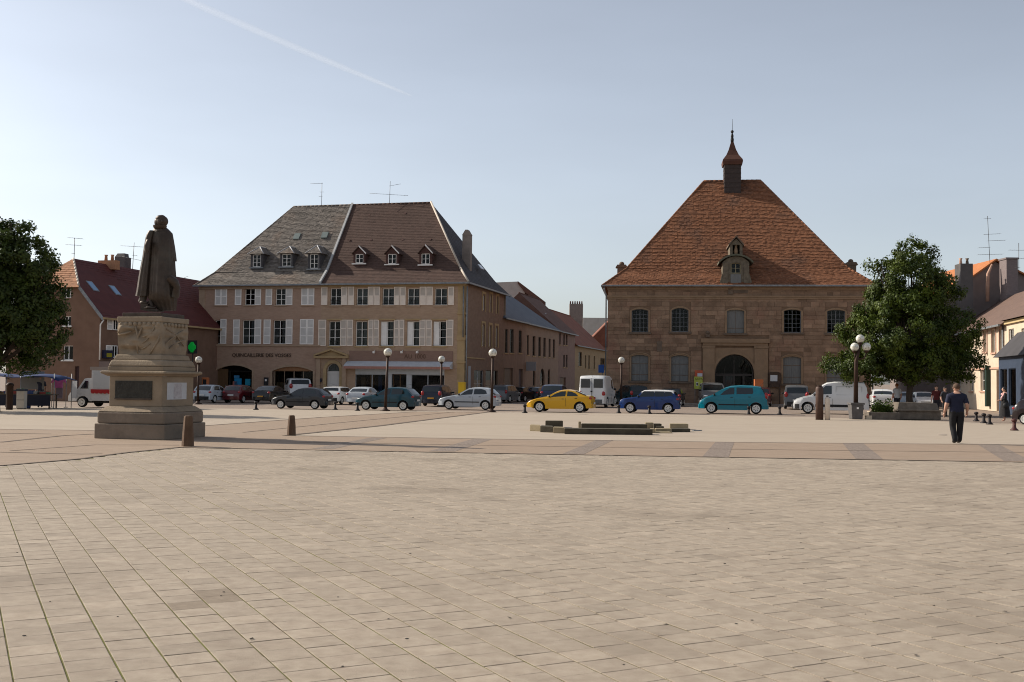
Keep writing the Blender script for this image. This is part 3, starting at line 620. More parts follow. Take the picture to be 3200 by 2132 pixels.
def roofpt(px, py, it=6):
    y = 3.
    for _ in range(it): x, z = fb.at(px, py, y); y = roof_y(z)
    return x, y, z
ns = Vector((0, -(zr - zf), (yr - FL))).normalized()
for (px, py) in ((929, 742), (1016, 738)):
    x, y, z = roofpt(px, py); g = MB(); g.box(-.28, .28, -.35, .35, 0, .16); o = g.build('roof_hatch', mat('green_hatch', (.09, .12, .12), (.14, .17, .16), sca=4, rough=.6), bA, (x, y, z)); o.rotation_euler = (math.atan2(zr - zf, yr - FL), 0, 0)
for (px, py) in ((1093, 752), (1160, 751), (1259, 750), (1345, 749), (1155, 673), (1267, 668)):
    x, y, z = roofpt(px, py); o = MB().box(-.08, .08, -.08, .08, -.02, .06).build('roof_vent', mdr, bB, (x, y, z)); o.rotation_euler = (math.atan2(zr - zf, yr - FL), 0, 0)
# chimney on the lane slope
yc = 4.2; x0, z1 = fb.at(1445, 735, yc); x1 = fb.X(1470, 735, yc); zb = ZE + .2
ch = MB(); ch.box(x0, x1, yc, yc + .55, zb, z1); ch.prism([(x0 - .03, yc - .03, z1), (x1 + .03, yc - .03, z1), ((x0 + x1) / 2 + .1, yc - .03, z1 + .45), ((x0 + x1) / 2 - .1, yc - .03, z1 + .45)], (0, .61, 0)); ch.build('chimney', mat('chimney_render', (.19, .16, .14), (.25, .21, .185), sca=2, rough=.95), bB)
o = MB().box(-.25, .25, -.5, .5, 0, .06).build('skylight', mat('pale_skylight', (.5, .55, .6), rough=.15, spec=.6), bB, (-.9, 7.6, ZE + 2.05)); o.rotation_euler = (0, RD(52), 0)
x, z = fb.at(1005, 640, yr); antenna(fb.W(x, yr, zr), 2.1, ((.97, 1.0, .08, .05), (.6, .15, .15, 0), (.42, .25, .05, .1)), 'tall aerial on the ridge of the mottled grey tile roof')
x, z = fb.at(1217, 636, yr); antenna(fb.W(x, yr, zr), 2.0, ((.42, 1.75, 1.6, -.05), (.8, .05, .9, .2)), 'aerial with a wide low arm on the ridge of the smooth brown roof', .02)
# pavement in front
b = MB(); b.box(XL - 3, 2.6, -3.4, -.0, -.03, .1); o = b.build('pavement', mkerb, None, fb.O, -PH, kind='structure')
# ---------------------------------------------------------------- old market hall (right)
PHH = RD(7); OH = dp(1897, 1262, 90.0); OH.z = 0; fh = Frame(OH, -PHH)
hall = thing('market_hall', 'brown sandstone market hall with steep orange tile hip roof and a small spire', 'hall', fh.O, -PHH)
mH = mat('hall_stone', (.195, .124, .080), (.285, .187, .124), sca=1.3, rough=.95, bump=.7, bsc=12, tone=.3, stain=(.215, .108, .075), ssc=.45, samt=.8)
mHm = mat('hall_mortar', (.155, .098, .062), (.20, .128, .082), sca=3, rough=1)
mHd = mat('hall_dressed', (.232, .154, .095), (.29, .194, .122), sca=1.5, rough=.95, bump=.3, tone=.15)
mHsill = mat('hall_sill', (.125, .09, .065), (.165, .122, .09), sca=2, rough=.95)
mTH = mat('orange_tile', (.168, .070, .035), (.225, .096, .047), sca=3.5, rough=.95, tone=.34, stain=(.095, .06, .045), ssc=.28, samt=.85)
mgs = mat('grey_shutter', (.135, .135, .13), (.175, .175, .168), sca=2.5, rough=.7, stretch=(5, 1, .5))
kh = .38657
def h8(a, b, c, d): return R(fh, 1850 + kh * a, 1850 + kh * b, 860 + kh * c, 860 + kh * d)
WH = fh.X(2722, 1000); ZH = fh.at(2300, 893)[1]; DH = 17.0
up = [h8(320, 455, 275, 462) + (.14,), h8(643, 780, 265, 458) + (.22,), h8(1090, 1230, 280, 470) + (.1,), h8(1550, 1690, 278, 465) + (.12,), h8(1900, 2045, 280, 468) + (.12,)]
dn = [h8(318, 455, 645, 855) + (.14,), h8(640, 780, 648, 860) + (.14,), h8(1545, 1690, 658, 878) + (.14,), h8(1895, 2040, 660, 882) + (.14,)]
dr = list(h8(993, 1310, 640, 900)); dr[2] = .02; rd = (dr[1] - dr[0]) / 2 - .002
ops = up + dn + [tuple(dr) + (rd,)]
b = MB(); wall(b, 0, WH, 0, ZH, ops, 0, .3)
b.poly([(0, 0, 0), (0, 0, ZH), (0, DH, ZH), (0, DH, 0)]); b.poly([(WH, 0, 0), (WH, DH, 0), (WH, DH, ZH), (WH, 0, ZH)]); b.poly([(0, DH, 0), (0, DH, ZH), (WH, DH, ZH), (WH, DH, 0)])
b.build('wall', mHm, hall)
MB().box(.4, WH - .4, .9, .95, 0, ZH).build('dark_backing', MROOM, hall)
# coursed blocks
px0, px1 = h8(895, 990, 545, 900)[:2]; qx0, qx1 = h8(1312, 1420, 545, 900)[:2]; pz = h8(870, 1440, 515, 560)
blk = []; z = .0; solid = [(o[0] - .17, o[1] + .17, o[2] - .18, o[3] + .17) for o in up + dn] + [(px0 - .1, qx1 + .1, -1, pz[3] + .05)]
zsc = h8(200, 300, 165, 192); zs0, zs1 = zsc[2], zsc[3]
while z < ZH - .38:
    h_ = random.uniform(.27, .40); h_ = min(h_, ZH - .36 - z)
    if h_ < .1: break
    if z < zs1 and z + h_ > zs0:
        if zs0 - z > .12: h_ = zs0 - z - .004
        else: z = zs1 + .004; continue
    iv = [(0.0, WH)]
    for s in solid:
        if s[2] < z + h_ and s[3] > z:
            iv = [p for a, e in iv for p in ((a, min(e, s[0])), (max(a, s[1]), e)) if p[1] - p[0] > .06]
    for a, e in iv:
        x = a
        while x < e - .01:
            wd = random.uniform(.45, 1.25); 
            if e - x - wd < .3: wd = e - x
            blk.append((x, x + wd, z, z + h_)); x += wd
    z += h_
blk.sort(key=lambda q: -(q[1] - q[0]) * (q[3] - q[2])); cube = []
for i in range(12):
    c_ = MB(); e = .012
    c_.box(0, 1, 0, 1, 0, 1, 0, (i + .5) / 12); cube.append(c_.mesh('stone_block', [mH]))
rb = MB()
for i, (a, e, c, d) in enumerate(blk):
    pr = random.uniform(.015, .06); tn = min(11, max(0, int(random.gauss(6, 2.6))))
    if i < 300: link('stone_block', cube[tn], hall, (a + .006, -pr, c + .006), 0, (e - a - .012, pr - .002, d - c - .012))
    else: rb.box(a + .006, e - .006, -pr, -.002, c + .006, d - .006, 0, (tn + .5) / 12)
rb.build('stone_blocks', mH, hall, kind='stuff')
# quoins are the ends of the courses; surrounds, sills, windows
mwf = mat('hall_window_frame', (.13, .135, .145), (.17, .175, .185), sca=3, rough=.6)
for i, o in enumerate(up):
    arch_band(hall, o[0], o[1], o[2], o[3] - o[4], o[4], .15, -.05, .1, mHd, 'window_surround')
    MB().box(o[0] - .24, o[1] + .24, -.14, .2, o[2] - .16, o[2] - .004).build('sill', mHsill, hall)
    if i == 2:
        xm = (o[0] + o[1]) / 2; g = MB()
        ar = arc(o[0] + .01, o[1] - .01, o[3] - o[4], o[4] - .01, 8)
        g.prism([(x, .14, z) for x, z in ar] + [(o[1] - .01, .14, o[2] + .02), (o[0] + .01, .14, o[2] + .02)], (0, .05, 0)); so_ = g.build('shutter', mgs, hall)
        MB().box(xm - .012, xm + .012, .125, .139, o[2] + .03, o[3] - .15).box(o[0] + .05, o[1] - .05, .12, .137, o[2] + .4, o[2] + .44).build('strap', mHsill, so_)
    else: window(hall, *o[:4], .14, 4, 5, mwf, fw=.06, arch=o[4], mull=.03)
for o in dn:
    arch_band(hall, o[0], o[1], o[2], o[3] - o[4], o[4], .15, -.05, .1, mHd, 'window_surround')
    arch_band(hall, o[0] - .16, o[1] + .16, o[3] - o[4] - .05, o[3] - o[4], o[4] + .14, .07, -.11, -.052, mHd, 'hood_mould')
    MB().box(o[0] - .24, o[1] + .24, -.14, .2, o[2] - .16, o[2] - .004).build('sill', mHsill, hall)
    xm = (o[0] + o[1]) / 2; ar = arc(o[0] + .01, o[1] - .01, o[3] - o[4], o[4] - .01, 8)
    for s in (0, 1):
        part = [(x, z) for x, z in ar if (x <= xm if s == 0 else x >= xm)]; a_, e_ = (o[0] + .01, xm - .008) if s == 0 else (xm + .008, o[1] - .01)
        part = [(min(max(x, a_), e_), z) for x, z in part]
        so_ = MB().prism([(x, .12, z) for x, z in part] + [(e_, .12, o[2] + .02), (a_, .12, o[2] + .02)], (0, .05, 0)).build('shutter', mgs, hall)
        MB().box(a_ + .03, e_ - .03, .1, .118, o[2] + .5, o[2] + .55).box(a_ + .03, e_ - .03, .1, .118, o[3] - .75, o[3] - .7).build('strap', mHsill, so_)
# portal
for a, e in ((px0, px1), (qx0, qx1)):
    MB().box(a, e, -.16, -.0, 0, pz[2] - .32).box(a - .06, e + .06, -.2, -.0, 0, .7).box(a - .05, e + .05, -.2, 0, pz[2] - .3, pz[2] - .12).build('portal_pilaster', mHd, hall)
b = MB(); b.box(px1 + .002, dr[0] - .002, -.06, -.0, 0, pz[2] - .3); b.box(dr[1] + .002, qx0 - .002, -.06, 0, 0, pz[2] - .3)
ar = arc(dr[0], dr[1], dr[3] - rd, rd, 18)
for (xa, za), (xb, zb) in zip(ar, ar[1:]): b.prism([(xa, -.06, za), (xb, -.06, zb), (xb, -.06, pz[2] - .3), (xa, -.06, pz[2] - .3)], (0, .055, 0))
b.build('portal_face', mHd, hall)
arch_band(hall, dr[0], dr[1], .02, dr[3] - rd, rd, .2, -.12, -.062, mHd, 'portal_arch')
MB().box(px0 - .15, qx1 + .15, -.34, -.0, pz[2] + .12, pz[3] + .0).box(px0, qx1, -.22, 0, pz[2] - .11, pz[2] + .115).build('portal_cornice', mHd, hall)
mpf = mat('portal_frame', (.055, .045, .04), rough=.5)
zspr = dr[3] - rd
window(hall, dr[0] + .02, dr[1] - .02, zspr - .1, dr[3] - .015, .45, 4, 1, mpf, fw=.09, arch=rd - .03, name='fan_light')
nw = 4; 
for i in range(nw):
    a = dr[0] + .02 + (dr[1] - dr[0] - .04) * i / nw; window(hall, a, a + (dr[1] - dr[0] - .04) / nw - .01, .02, zspr - .12, .45, 1, 2, mpf, fw=.07, name='glazed_door', curtain=3 if i == 1 else 0)
# cornice, string course, gutter
MB().box(-.05, WH + .05, -.1, -.0, ZH - .34, ZH - .18).build('cornice', mHd, hall); MB().box(-.12, WH + .12, -.22, -.0, ZH - .175, ZH - .02).build('cornice_top', mHd, hall)
MB().box(-.04, WH + .04, -.1, -.0, zs0, zs0 + (zs1 - zs0) * .45).build('string_course', mHd, hall)
MB().box(-.06, WH + .06, -.15, -.0, zs0 + (zs1 - zs0) * .47, zs1).build('string_course', mHd, hall)
for x in (-.28, WH + .2): MB().tube([(x, -.3, ZH - .1), (x, -.28, ZH - .4), (x + (.14 if x < 0 else -.08), -.05, ZH - .8), (x + (.14 if x < 0 else -.08), -.05, .1)], .06, 8).build('downpipe', MZINC, hall)
# carved niche panel under the lucarne
q = h8(1100, 1260, 98, 158); MB().box(q[0], q[0] + (q[1] - q[0]) * .25, -.1, -.043, q[2], q[3]).box(q[0] + (q[1] - q[0]) * .27, q[1], -.07, -.043, q[2] + .1, q[3]).build('carved_panel', mHsill, hall)
q = h8(920, 950, 465, 500); MB().box(q[0], q[1], -.2, -.04, q[2], q[3]).ball(((q[0] + q[1]) / 2, -.18, q[3]), .14).build('carved_boss', mHsill, hall)
q = h8(525, 565, 535, 620); MB().box(q[0], q[1], -.08, -.044, q[2], q[3]).build('wall_patch', mHsill, hall)
q = h8(1425, 1522, 788, 905); b = MB(); b.box(q[0], q[1], -.3, -.205, q[2] + .25, q[3] - .12); b.prism([(q[0] - .05, -.34, q[3] - .12), (q[1] + .05, -.34, q[3] - .12), (q[1] - .15, -.34, q[3] + .05), (q[0] + .15, -.34, q[3] + .05)], (0, .3, 0)); b.box(q[0] + .03, q[0] + .12, -.29, -.2, 0, q[2] + .25).box(q[1] - .12, q[1] - .03, -.29, -.2, 0, q[2] + .25); b.box(q[0] + .05, q[1] - .05, -.29, -.21, q[2], q[2] + .245)
q2 = h8(1438, 1495, 808, 858)
nb_t = thing('notice_board', 'dark wooden notice board with a white sheet on the hall wall', 'notice board', fh.W((q[0] + q[1]) / 2, -.25, 0), -PHH)
xo = (q[0] + q[1]) / 2; o = b.build('board', mat('dark_board', (.05, .03, .022), (.075, .045, .03), sca=5, rough=.7), nb_t, (-xo, .25, 0)); o2 = MB().box(q2[0], q2[1], -.315, -.303, q2[2], q2[3]).build('notice_sheet', mat('paper', (.55, .55, .56), rough=.8), nb_t, (-xo, .25, 0))
# poster by the portal
q = h8(825, 893, 770, 920); po = thing('poster', 'tall poster with red top and yellow-green lower half beside the hall portal', 'poster', fh.W((q[0] + q[1]) / 2, -.3, 0), -PHH)
w_, h_ = q[1] - q[0], q[3] - q[2]; ylime = mat('lime', (.38, .42, .06), (.45, .47, .10), sca=2, rough=.5)
MB().box(-w_ / 2, w_ / 2, 0, .04, q[2], q[2] + h_ * .66).build('lime_panel', ylime, po)
MB().box(-w_ / 2 + .04, w_ / 2, 0, .04, q[2] + h_ * .663, q[3]).build('red_panel', mat('poster_red', (.42, .06, .03), (.5, .12, .05), sca=4, rough=.5), po)
MB().box(-.08, w_ / 2 - .02, -.008, -.002, q[2] + h_ * .67, q[2] + h_ * .84).build('white_patch', mat('poster_white', (.5, .52, .56), rough=.5), po)
MB().box(-w_ * .28, -w_ * .02, -.008, -.002, q[2] + h_ * .17, q[2] + h_ * .36).build('frame_patch', MWHITE, po); MB().box(-w_ * .24, -w_ * .06, -.014, -.009, q[2] + h_ * .19, q[2] + h_ * .33).build('dark_patch', MATS['black_box'], po)
text_mesh('poster_letters', 'ARPA', .26, po, (.02, -.004, q[2] + h_ * .53), (RD(90), 0, 0), mat('poster_ink', (.10, .09, .02), rough=.6), .002)
for s in (-1, 1): MB().box(s * w_ * .4 - .02, s * w_ * .4 + .02, .045, .085, 0, q[3]).build('post', MZINC, po)
# roof with bell-cast eaves
yr_ = DH / 2; zr_ = fh.at(2300, 566, yr_)[1]; xa, xb = fh.X(1850 + kh * 905, 566, yr_), fh.X(1850 + kh * 1362, 562, yr_); ov = .42; fl = 1.6; zf_ = ZH + (zr_ - ZH) * .155
E = [(-ov, -ov, ZH), (WH + ov, -ov, ZH), (WH + ov, DH + ov, ZH), (-ov, DH + ov, ZH)]; Fq = [(fl - .1, fl, zf_), (WH - fl + .1, fl, zf_), (WH - fl + .1, DH - fl, zf_), (fl - .1, DH - fl, zf_)]; A_, B_ = (xa, yr_, zr_), (xb, yr_, zr_)
b = MB()
for i in range(4): b.poly([E[i], E[(i + 1) % 4], Fq[(i + 1) % 4], Fq[i]])
for P in ((Fq[0], Fq[1], B_, A_), (Fq[1], Fq[2], B_), (Fq[2], Fq[3], A_, B_), (Fq[3], Fq[0], A_)): b.poly(P)
b.poly(E[::-1]); ro = b.build('roof', mTH, hall)
g = MB(); tiles(g, E[0], E[1], Fq[1], Fq[0], .21, .17, .045, .02); tiles(g, Fq[0], Fq[1], B_, A_, .21, .17, .045, .02, wave=.022)
tiles(g, E[3], E[0], Fq[0], Fq[3], .3, .26, .04, .02); tiles(g, Fq[3], Fq[0], A_, A_, .3, .26, .04, .02); tiles(g, E[1], E[2], Fq[2], Fq[1], .3, .26, .04, .02); tiles(g, Fq[1], Fq[2], B_, B_, .3, .26, .04, .02)
g.build('roof_tiles', mTH, ro, kind='stuff')
g = MB(); ridge(g, A_, B_, .12); ridge(g, Fq[0], A_, .1); ridge(g, Fq[1], B_, .1); ridge(g, E[0], Fq[0], .1); ridge(g, E[1], Fq[1], .1); g.build('ridge_tiles', mTH, ro)
g = MB(); g.box(-ov - .1, WH + ov + .1, -ov - .14, -ov + .02, ZH - .1, ZH + .03).box(-ov - .14, -ov + .02, -ov + .025, DH + ov, ZH - .1, ZH + .03); g.build('gutter', MZINC, hall)
# spire turret
yt = yr_ - 1.1; tx0, z_ = fh.at(1850 + kh * 1070, 350 + kh * 500, yt); tx1 = fh.X(1850 + kh * 1205, 350 + kh * 500, yt); tz = fh.at(2285, 350 + kh * 400, yt)[1]; tm = (tx0 + tx1) / 2; hw = (tx1 - tx0) / 2
msh = mat('turret_slate', (.045, .035, .032), (.065, .048, .043), sca=5, rough=.85, tone=.2); mtc = mat('turret_tile', (.085, .038, .027), (.11, .05, .034), sca=2, rough=.9)
tu = MB(); tu.box(tx0, tx1, yt, yt + 2 * hw, zr_ - 2.6, tz)
for i in range(9): tu.box(tx0 - .02, tx1 + .02, yt - .02, yt + 2 * hw + .02, zr_ - 1.6 + i * .42, zr_ - 1.6 + i * .42 + .03)
turret = tu.build('turret', msh, hall)
az = fh.at(2285, 350 + kh * 242, yt + hw)[1]; e0 = (fh.X(1850 + kh * 1215, 500, yt) - fh.X(1850 + kh * 1050, 500, yt)) / 2; prof = [(e0 * .93, tz - .28), (e0, tz + .02), (e0 * .96, tz + .18), (e0 * .62, tz + (az - tz) * .32), (e0 * .36, tz + (az - tz) * .6), (e0 * .12, az)]
r = MB(); s2 = math.sqrt(2); V = []
for rr, zz in prof: V += [(tm - rr, yt + hw - rr, zz), (tm + rr, yt + hw - rr, zz), (tm + rr, yt + hw + rr, zz), (tm - rr, yt + hw + rr, zz)]
n_ = len(prof); r.add(V, [(i * 4 + k_, i * 4 + (k_ + 1) % 4, i * 4 + 4 + (k_ + 1) % 4, i * 4 + 4 + k_) for i in range(n_ - 1) for k_ in range(4)] + [(3, 2, 1, 0), (n_ * 4 - 4, n_ * 4 - 3, n_ * 4 - 2, n_ * 4 - 1)]); r.build('spire', mtc, turret)
zb1 = fh.at(2285, 350 + kh * 160, yt + hw)[1]; zb2 = fh.at(2285, 350 + kh * 58, yt + hw)[1]
MB().lathe([(.13, az - .05), (.15, az + .2), (.1, az + .45), (.14, az + .5), (.05, az + .8), (.03, zb1 - .15)], 10, (tm, yt + hw, 0)).ball((tm, yt + hw, zb1), .14).tube([(tm, yt + hw, zb1), (tm + .03, yt + hw, zb2)], [.025, .012], 5).build('finial', mat('dark_iron', (.03, .028, .026), rough=.6, metal=.4), turret)
MB().box(tx0 - .05, tx1 + .05, yt - .06, yt - .025, zr_ - 1.75, zr_ - 1.62).build('flashing', MATS['pale_flashing'], turret)
# stone lucarne with curved pediment and a smaller niche above
q = [fh.X(1850 + kh * 1035, 850, -.1), fh.X(1850 + kh * 1290, 850, -.1), ZH + .03, fh.at(2300, 350 + kh * 1215, -.1)[1]]
mL = mat('lucarne_stone', (.105, .085, .062), (.175, .145, .105), sca=4, rough=.95, bump=1, bsc=9); lu = MB(); xm = (q[0] + q[1]) / 2
wq = (xm - .42, xm + .42, q[2] + .95, q[2] + 1.85); yb = 4.2
wall(lu, q[0] + .2, q[1] - .2, q[2], q[3], [wq + (.15,)], -.15, .35)
for xx, s in ((q[0] + .2, 1), (q[1] - .2, -1)): lu.poly([(xx, -.15, q[2]), (xx, -.15, q[3]), (xx, yb, q[3])])
for xx in (q[0] + .2, q[1] - .62): lu.box(xx, xx + .42, -.22, -.152, q[2], q[3] - .1)
for s, xx in ((-1, q[0]), (1, q[1])): lu.prism([(xx, -.2, q[2]), (xx - s * .2, -.2, q[2]), (xx - s * .2, -.2, q[2] + 1.0), (xx - s * .12, -.2, q[2] + .75), (xx, -.2, q[2] + .3)] if s > 0 else [(xx, -.2, q[2]), (xx, -.2, q[2] + .3), (xx + .12, -.2, q[2] + .75), (xx + .2, -.2, q[2] + 1.0), (xx + .2, -.2, q[2])][::-1], (0, .3, 0))
lu_ = lu.build('lucarne', mL, hall)
window(lu_, wq[0], wq[1], wq[2], wq[3], .02, 2, 2, mat('lucarne_frame', (.28, .24, .15), rough=.8), fw=.09, arch=.14); MB().box(wq[0] - .1, wq[1] + .1, .18, .2, wq[2] - .1, wq[3] + .1).build('dark_backing', MROOM, lu_)
MB().box(wq[0], wq[1], -.19, -.152, q[2] + .05, wq[2] - .06).build('stone_panel', mgs, lu_)
zp = q[3]; r = MB(); ar = arc(q[0] - .12, q[1] + .12, zp - .1, .62, 14)
for (x1, z1), (x2, z2) in zip(ar, ar[1:]): r.prism([(x1, -.4, z1), (x2, -.4, z2), (x2, -.4, z2 + .14), (x1, -.4, z1 + .14)], (0, 4.2, 0))
r.build('curved_roof', mat('mossy_stone', (.09, .092, .065), (.14, .135, .10), sca=3, rough=1), lu_)
g = MB(); g.prism([(x, -.14, z) for x, z in arc(q[0] + .2, q[1] - .2, zp - .02, .5, 12)], (0, .1, 0)); g.build('tympanum', mL, lu_)
u0, u1 = fh.X(1850 + kh * 1115, 770, .5), fh.X(1850 + kh * 1217, 770, .5); ub, ut = zp + .55, fh.at(2300, 350 + kh * 1012, .5)[1]; um = (u0 + u1) / 2; g = MB(); ue = ub + (ut - ub) * .6; y5 = .5
wall(g, u0, u1, ub, ue, [(u0 + .22, u1 - .22, ub + .15, ue - .001)], y5, .4); g.poly([(u0, y5, ub), (u0, y5, ue), (u0, 5, ue), (u0, 5, ub)]); g.poly([(u1, y5, ub), (u1, 5, ub), (u1, 5, ue), (u1, y5, ue)])
g.prism([(u0, y5, ue), (u1, y5, ue), (um, y5, ut - .12)], (0, .2, 0)); nic = g.build('niche', mL, lu_); MB().box(u0 + .2, u1 - .2, y5 + .45, y5 + .5, ub, ue).build('dark_backing', MROOM, nic)
g = MB(); g.prism([(u0 - .12, y5 - .15, ue - .1), (um, y5 - .15, ut), (um, y5 - .15, ut + .12), (u0 - .12, y5 - .15, ue + .04)], (0, 5, 0)); g.prism([(um, y5 - .15, ut), (u1 + .12, y5 - .15, ue - .1), (u1 + .12, y5 - .15, ue + .04), (um, y5 - .15, ut + .12)], (0, 5, 0)); g.build('niche_roof', mHsill, nic)
MB().lathe([(.16, 0), (.2, .3), (.14, .5), (.1, .62), (.12, .75), (.04, .86)], 10, (um, y5 + .3, ub + .15)).build('carved_figure', mHd, nic)
# dormers of the two side slopes seen edge-on
for (px, py, s) in ((1934, 826, -1), (2668, 818, 1)):
    x, z = fh.at(px, py, 5.0); g = MB(); g.box(-.5, .5, -.6, .6, -1.4, .3); g.prism([(-.7 , -.7, .3), (.7, -.7, .3), (.5, -.7, .62), (-.5, -.7, .62)], (0, 1.4, 0)); g.ball((0, 0, .75), (.3, .3, .28)); o_ = g.build('side_lucarne', mHsill, hall, (x - s * .25, 5.0, z - .55)); o_.scale = (.75, .75, .75)
b = MB(); b.box(-4, WH + 5, -4.2, -.0, -.03, .1); b.build('pavement', mkerb, None, fh.O, -PHH, kind='structure')
# ---------------------------------------------------------------- lane houses
mSlt = mat('blue_slate', (.075, .085, .105), (.11, .12, .14), sca=1.4, rough=.75, tone=.2, bump=.6, bsc=8)
mRT = mat('lane_red_tile', (.17, .062, .038), (.23, .09, .055), sca=1.2, rough=.9, bump=.7, bsc=10, stain=(.09, .045, .035), ssc=.4)
mRT2 = mat('lane_brown_tile', (.095, .05, .038), (.13, .068, .05), sca=1.2, rough=.9, bump=.7, bsc=10)
fl_ = fs  # lane frame: x down the lane, y away to the left
def lane_house(name, label, t0, t1, ze, zrdg, half, mw, mr, wins=(), hipnear=False, hipfar=False, yoff=0., doors=()):
    h = thing(name, label, 'house', fs.W(t0, yoff, 0), fs.a); L = t1 - t0
    b = MB(); ol = []
    for q in list(wins) + list(doors):
        r = R(fs, *q[:4]); r = (r[0] - t0, r[1] - t0, max(r[2], .02), r[3])
        if q in doors: r = (r[0], r[1], .02, r[3])
        ol.append(r + ((min((r[1] - r[0]) / 2 - .01, q[4]),) if len(q) > 4 else ()))
    wall(b, 0, L, 0, ze, ol); b.poly([(0, 0, 0), (0, 0, ze), (0, 2 * half, ze), (0, 2 * half, 0)]); b.poly([(L, 0, 0), (L, 2 * half, 0), (L, 2 * half, ze), (L, 0, ze)]); b.poly([(0, 2 * half, 0), (0, 2 * half, ze), (L, 2 * half, ze), (L, 2 * half, 0)])
    if not hipnear: b.poly([(0, 0, ze), (0, half, zrdg - .05), (0, 2 * half, ze)])
    if not hipfar: b.poly([(L, 0, ze), (L, 2 * half, ze), (L, half, zrdg - .05)])
    b.build('wall', mw, h); MB().box(.3, L - .3, .7, .75, 0, ze).build('dark_backing', MROOM, h)
    for i, r in enumerate(ol):
        isd = i >= len(wins)
        if isd: o_ = MB().box(r[0], r[1], .15, .2, .02, r[3] - .01).build('door', mwood if i % 2 else MATS['lane_door'], h)
        else: window(h, r[0], r[1], r[2], r[3], .12, 2, 2, MATS['lane_frame'], fw=.05, arch=r[4] if len(r) > 4 else 0); MB().box(r[0] - .08, r[1] + .08, -.05, .1, r[2] - .1, r[2] - .004).build('sill', mO, h)
    e = .3; s = (zrdg - ze) / half; a, z_ = half if hipnear else -.0, 0; c = half if hipfar else 0
    A, B = (a - (0 if hipnear else .15), half, zrdg), (L - c + (0 if hipfar else .15), half, zrdg); E = [(-(e if hipnear else .15), -e, ze - .0), (L + (e if hipfar else .15), -e, ze), (L + (e if hipfar else .15), 2 * half + e, ze), (-(e if hipnear else .15), 2 * half + e, ze)]
    b = MB(); th = .1
    b.poly([E[0], E[1], B, A]); b.poly([E[2], E[3], A, B])
    b.poly([E[3], E[0], A]); b.poly([E[1], E[2], B]); b.poly(E[::-1]); ro = b.build('roof', mr, h)
    g = MB(); ridge(g, A, B, .09); g.build('ridge_tiles', mr, ro)
    MB().box(E[0][0], E[1][0], -e - .12, -e + .02, ze - .1, ze + .02).build('gutter', MZINC, h)
    return h
mat('lane_frame', (.10, .09, .08), rough=.7); mat('lane_door', (.05, .02, .018), rough=.6)
def c6(a, b, c, d, *r): return (1500 + .29337 * a, 1500 + .29337 * b, 860 + .29337 * c, 860 + .29337 * d) + r
t1, t2, t3, t4 = fs.X(1642, 1100), fs.X(1745, 1100), fs.X(1797, 1100), fs.X(1893, 1130)
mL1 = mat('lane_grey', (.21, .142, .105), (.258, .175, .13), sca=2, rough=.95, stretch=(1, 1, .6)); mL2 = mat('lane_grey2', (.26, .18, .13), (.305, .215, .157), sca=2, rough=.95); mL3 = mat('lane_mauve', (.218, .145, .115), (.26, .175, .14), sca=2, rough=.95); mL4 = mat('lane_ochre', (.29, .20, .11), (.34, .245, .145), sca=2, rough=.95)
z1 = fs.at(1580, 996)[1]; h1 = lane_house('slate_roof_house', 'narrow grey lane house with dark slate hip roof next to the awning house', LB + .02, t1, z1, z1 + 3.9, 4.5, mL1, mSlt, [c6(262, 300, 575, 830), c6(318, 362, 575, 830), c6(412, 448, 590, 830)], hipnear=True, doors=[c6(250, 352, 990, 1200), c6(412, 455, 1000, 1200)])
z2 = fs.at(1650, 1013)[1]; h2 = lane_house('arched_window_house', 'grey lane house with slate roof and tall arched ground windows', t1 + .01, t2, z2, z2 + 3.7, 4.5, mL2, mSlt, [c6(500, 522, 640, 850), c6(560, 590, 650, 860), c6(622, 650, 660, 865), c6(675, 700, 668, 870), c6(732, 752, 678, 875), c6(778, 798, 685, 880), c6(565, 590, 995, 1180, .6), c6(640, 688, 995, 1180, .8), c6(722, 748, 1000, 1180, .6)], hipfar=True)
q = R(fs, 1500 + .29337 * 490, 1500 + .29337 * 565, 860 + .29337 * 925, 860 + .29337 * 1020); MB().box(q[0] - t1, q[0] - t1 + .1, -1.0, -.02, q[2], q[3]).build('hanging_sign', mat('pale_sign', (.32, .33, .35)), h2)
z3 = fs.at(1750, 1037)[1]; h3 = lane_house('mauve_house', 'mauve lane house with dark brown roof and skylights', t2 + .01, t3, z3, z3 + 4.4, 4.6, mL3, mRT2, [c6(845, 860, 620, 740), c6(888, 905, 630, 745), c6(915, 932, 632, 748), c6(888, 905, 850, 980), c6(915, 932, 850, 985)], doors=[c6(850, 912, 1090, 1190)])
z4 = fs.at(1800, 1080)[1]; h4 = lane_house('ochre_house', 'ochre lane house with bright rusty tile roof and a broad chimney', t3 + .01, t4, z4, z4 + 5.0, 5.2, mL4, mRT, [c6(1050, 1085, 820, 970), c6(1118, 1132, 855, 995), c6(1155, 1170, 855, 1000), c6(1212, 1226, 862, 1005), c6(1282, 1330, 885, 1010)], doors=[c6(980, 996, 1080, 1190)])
for hh, tt, Lx in ((h3, t2, 3), (h4, t3, 4), (h4, t3, 9)):
    o = MB().box(-.35, .35, -.5, .5, .03, .1).build('skylight', MATS['pale_skylight'], hh, (Lx, 1.9, (z3 + 1.82) if hh is h3 else (z4 + 1.84))); o.rotation_euler = (RD(44), 0, 0)
tt = min([20 + i * .5 for i in range(160)], key=lambda v: abs(proj(fs.W(v, 5.4, 11))[0] - 1801)); YC = fs.W(tt, 5.4, 0).y
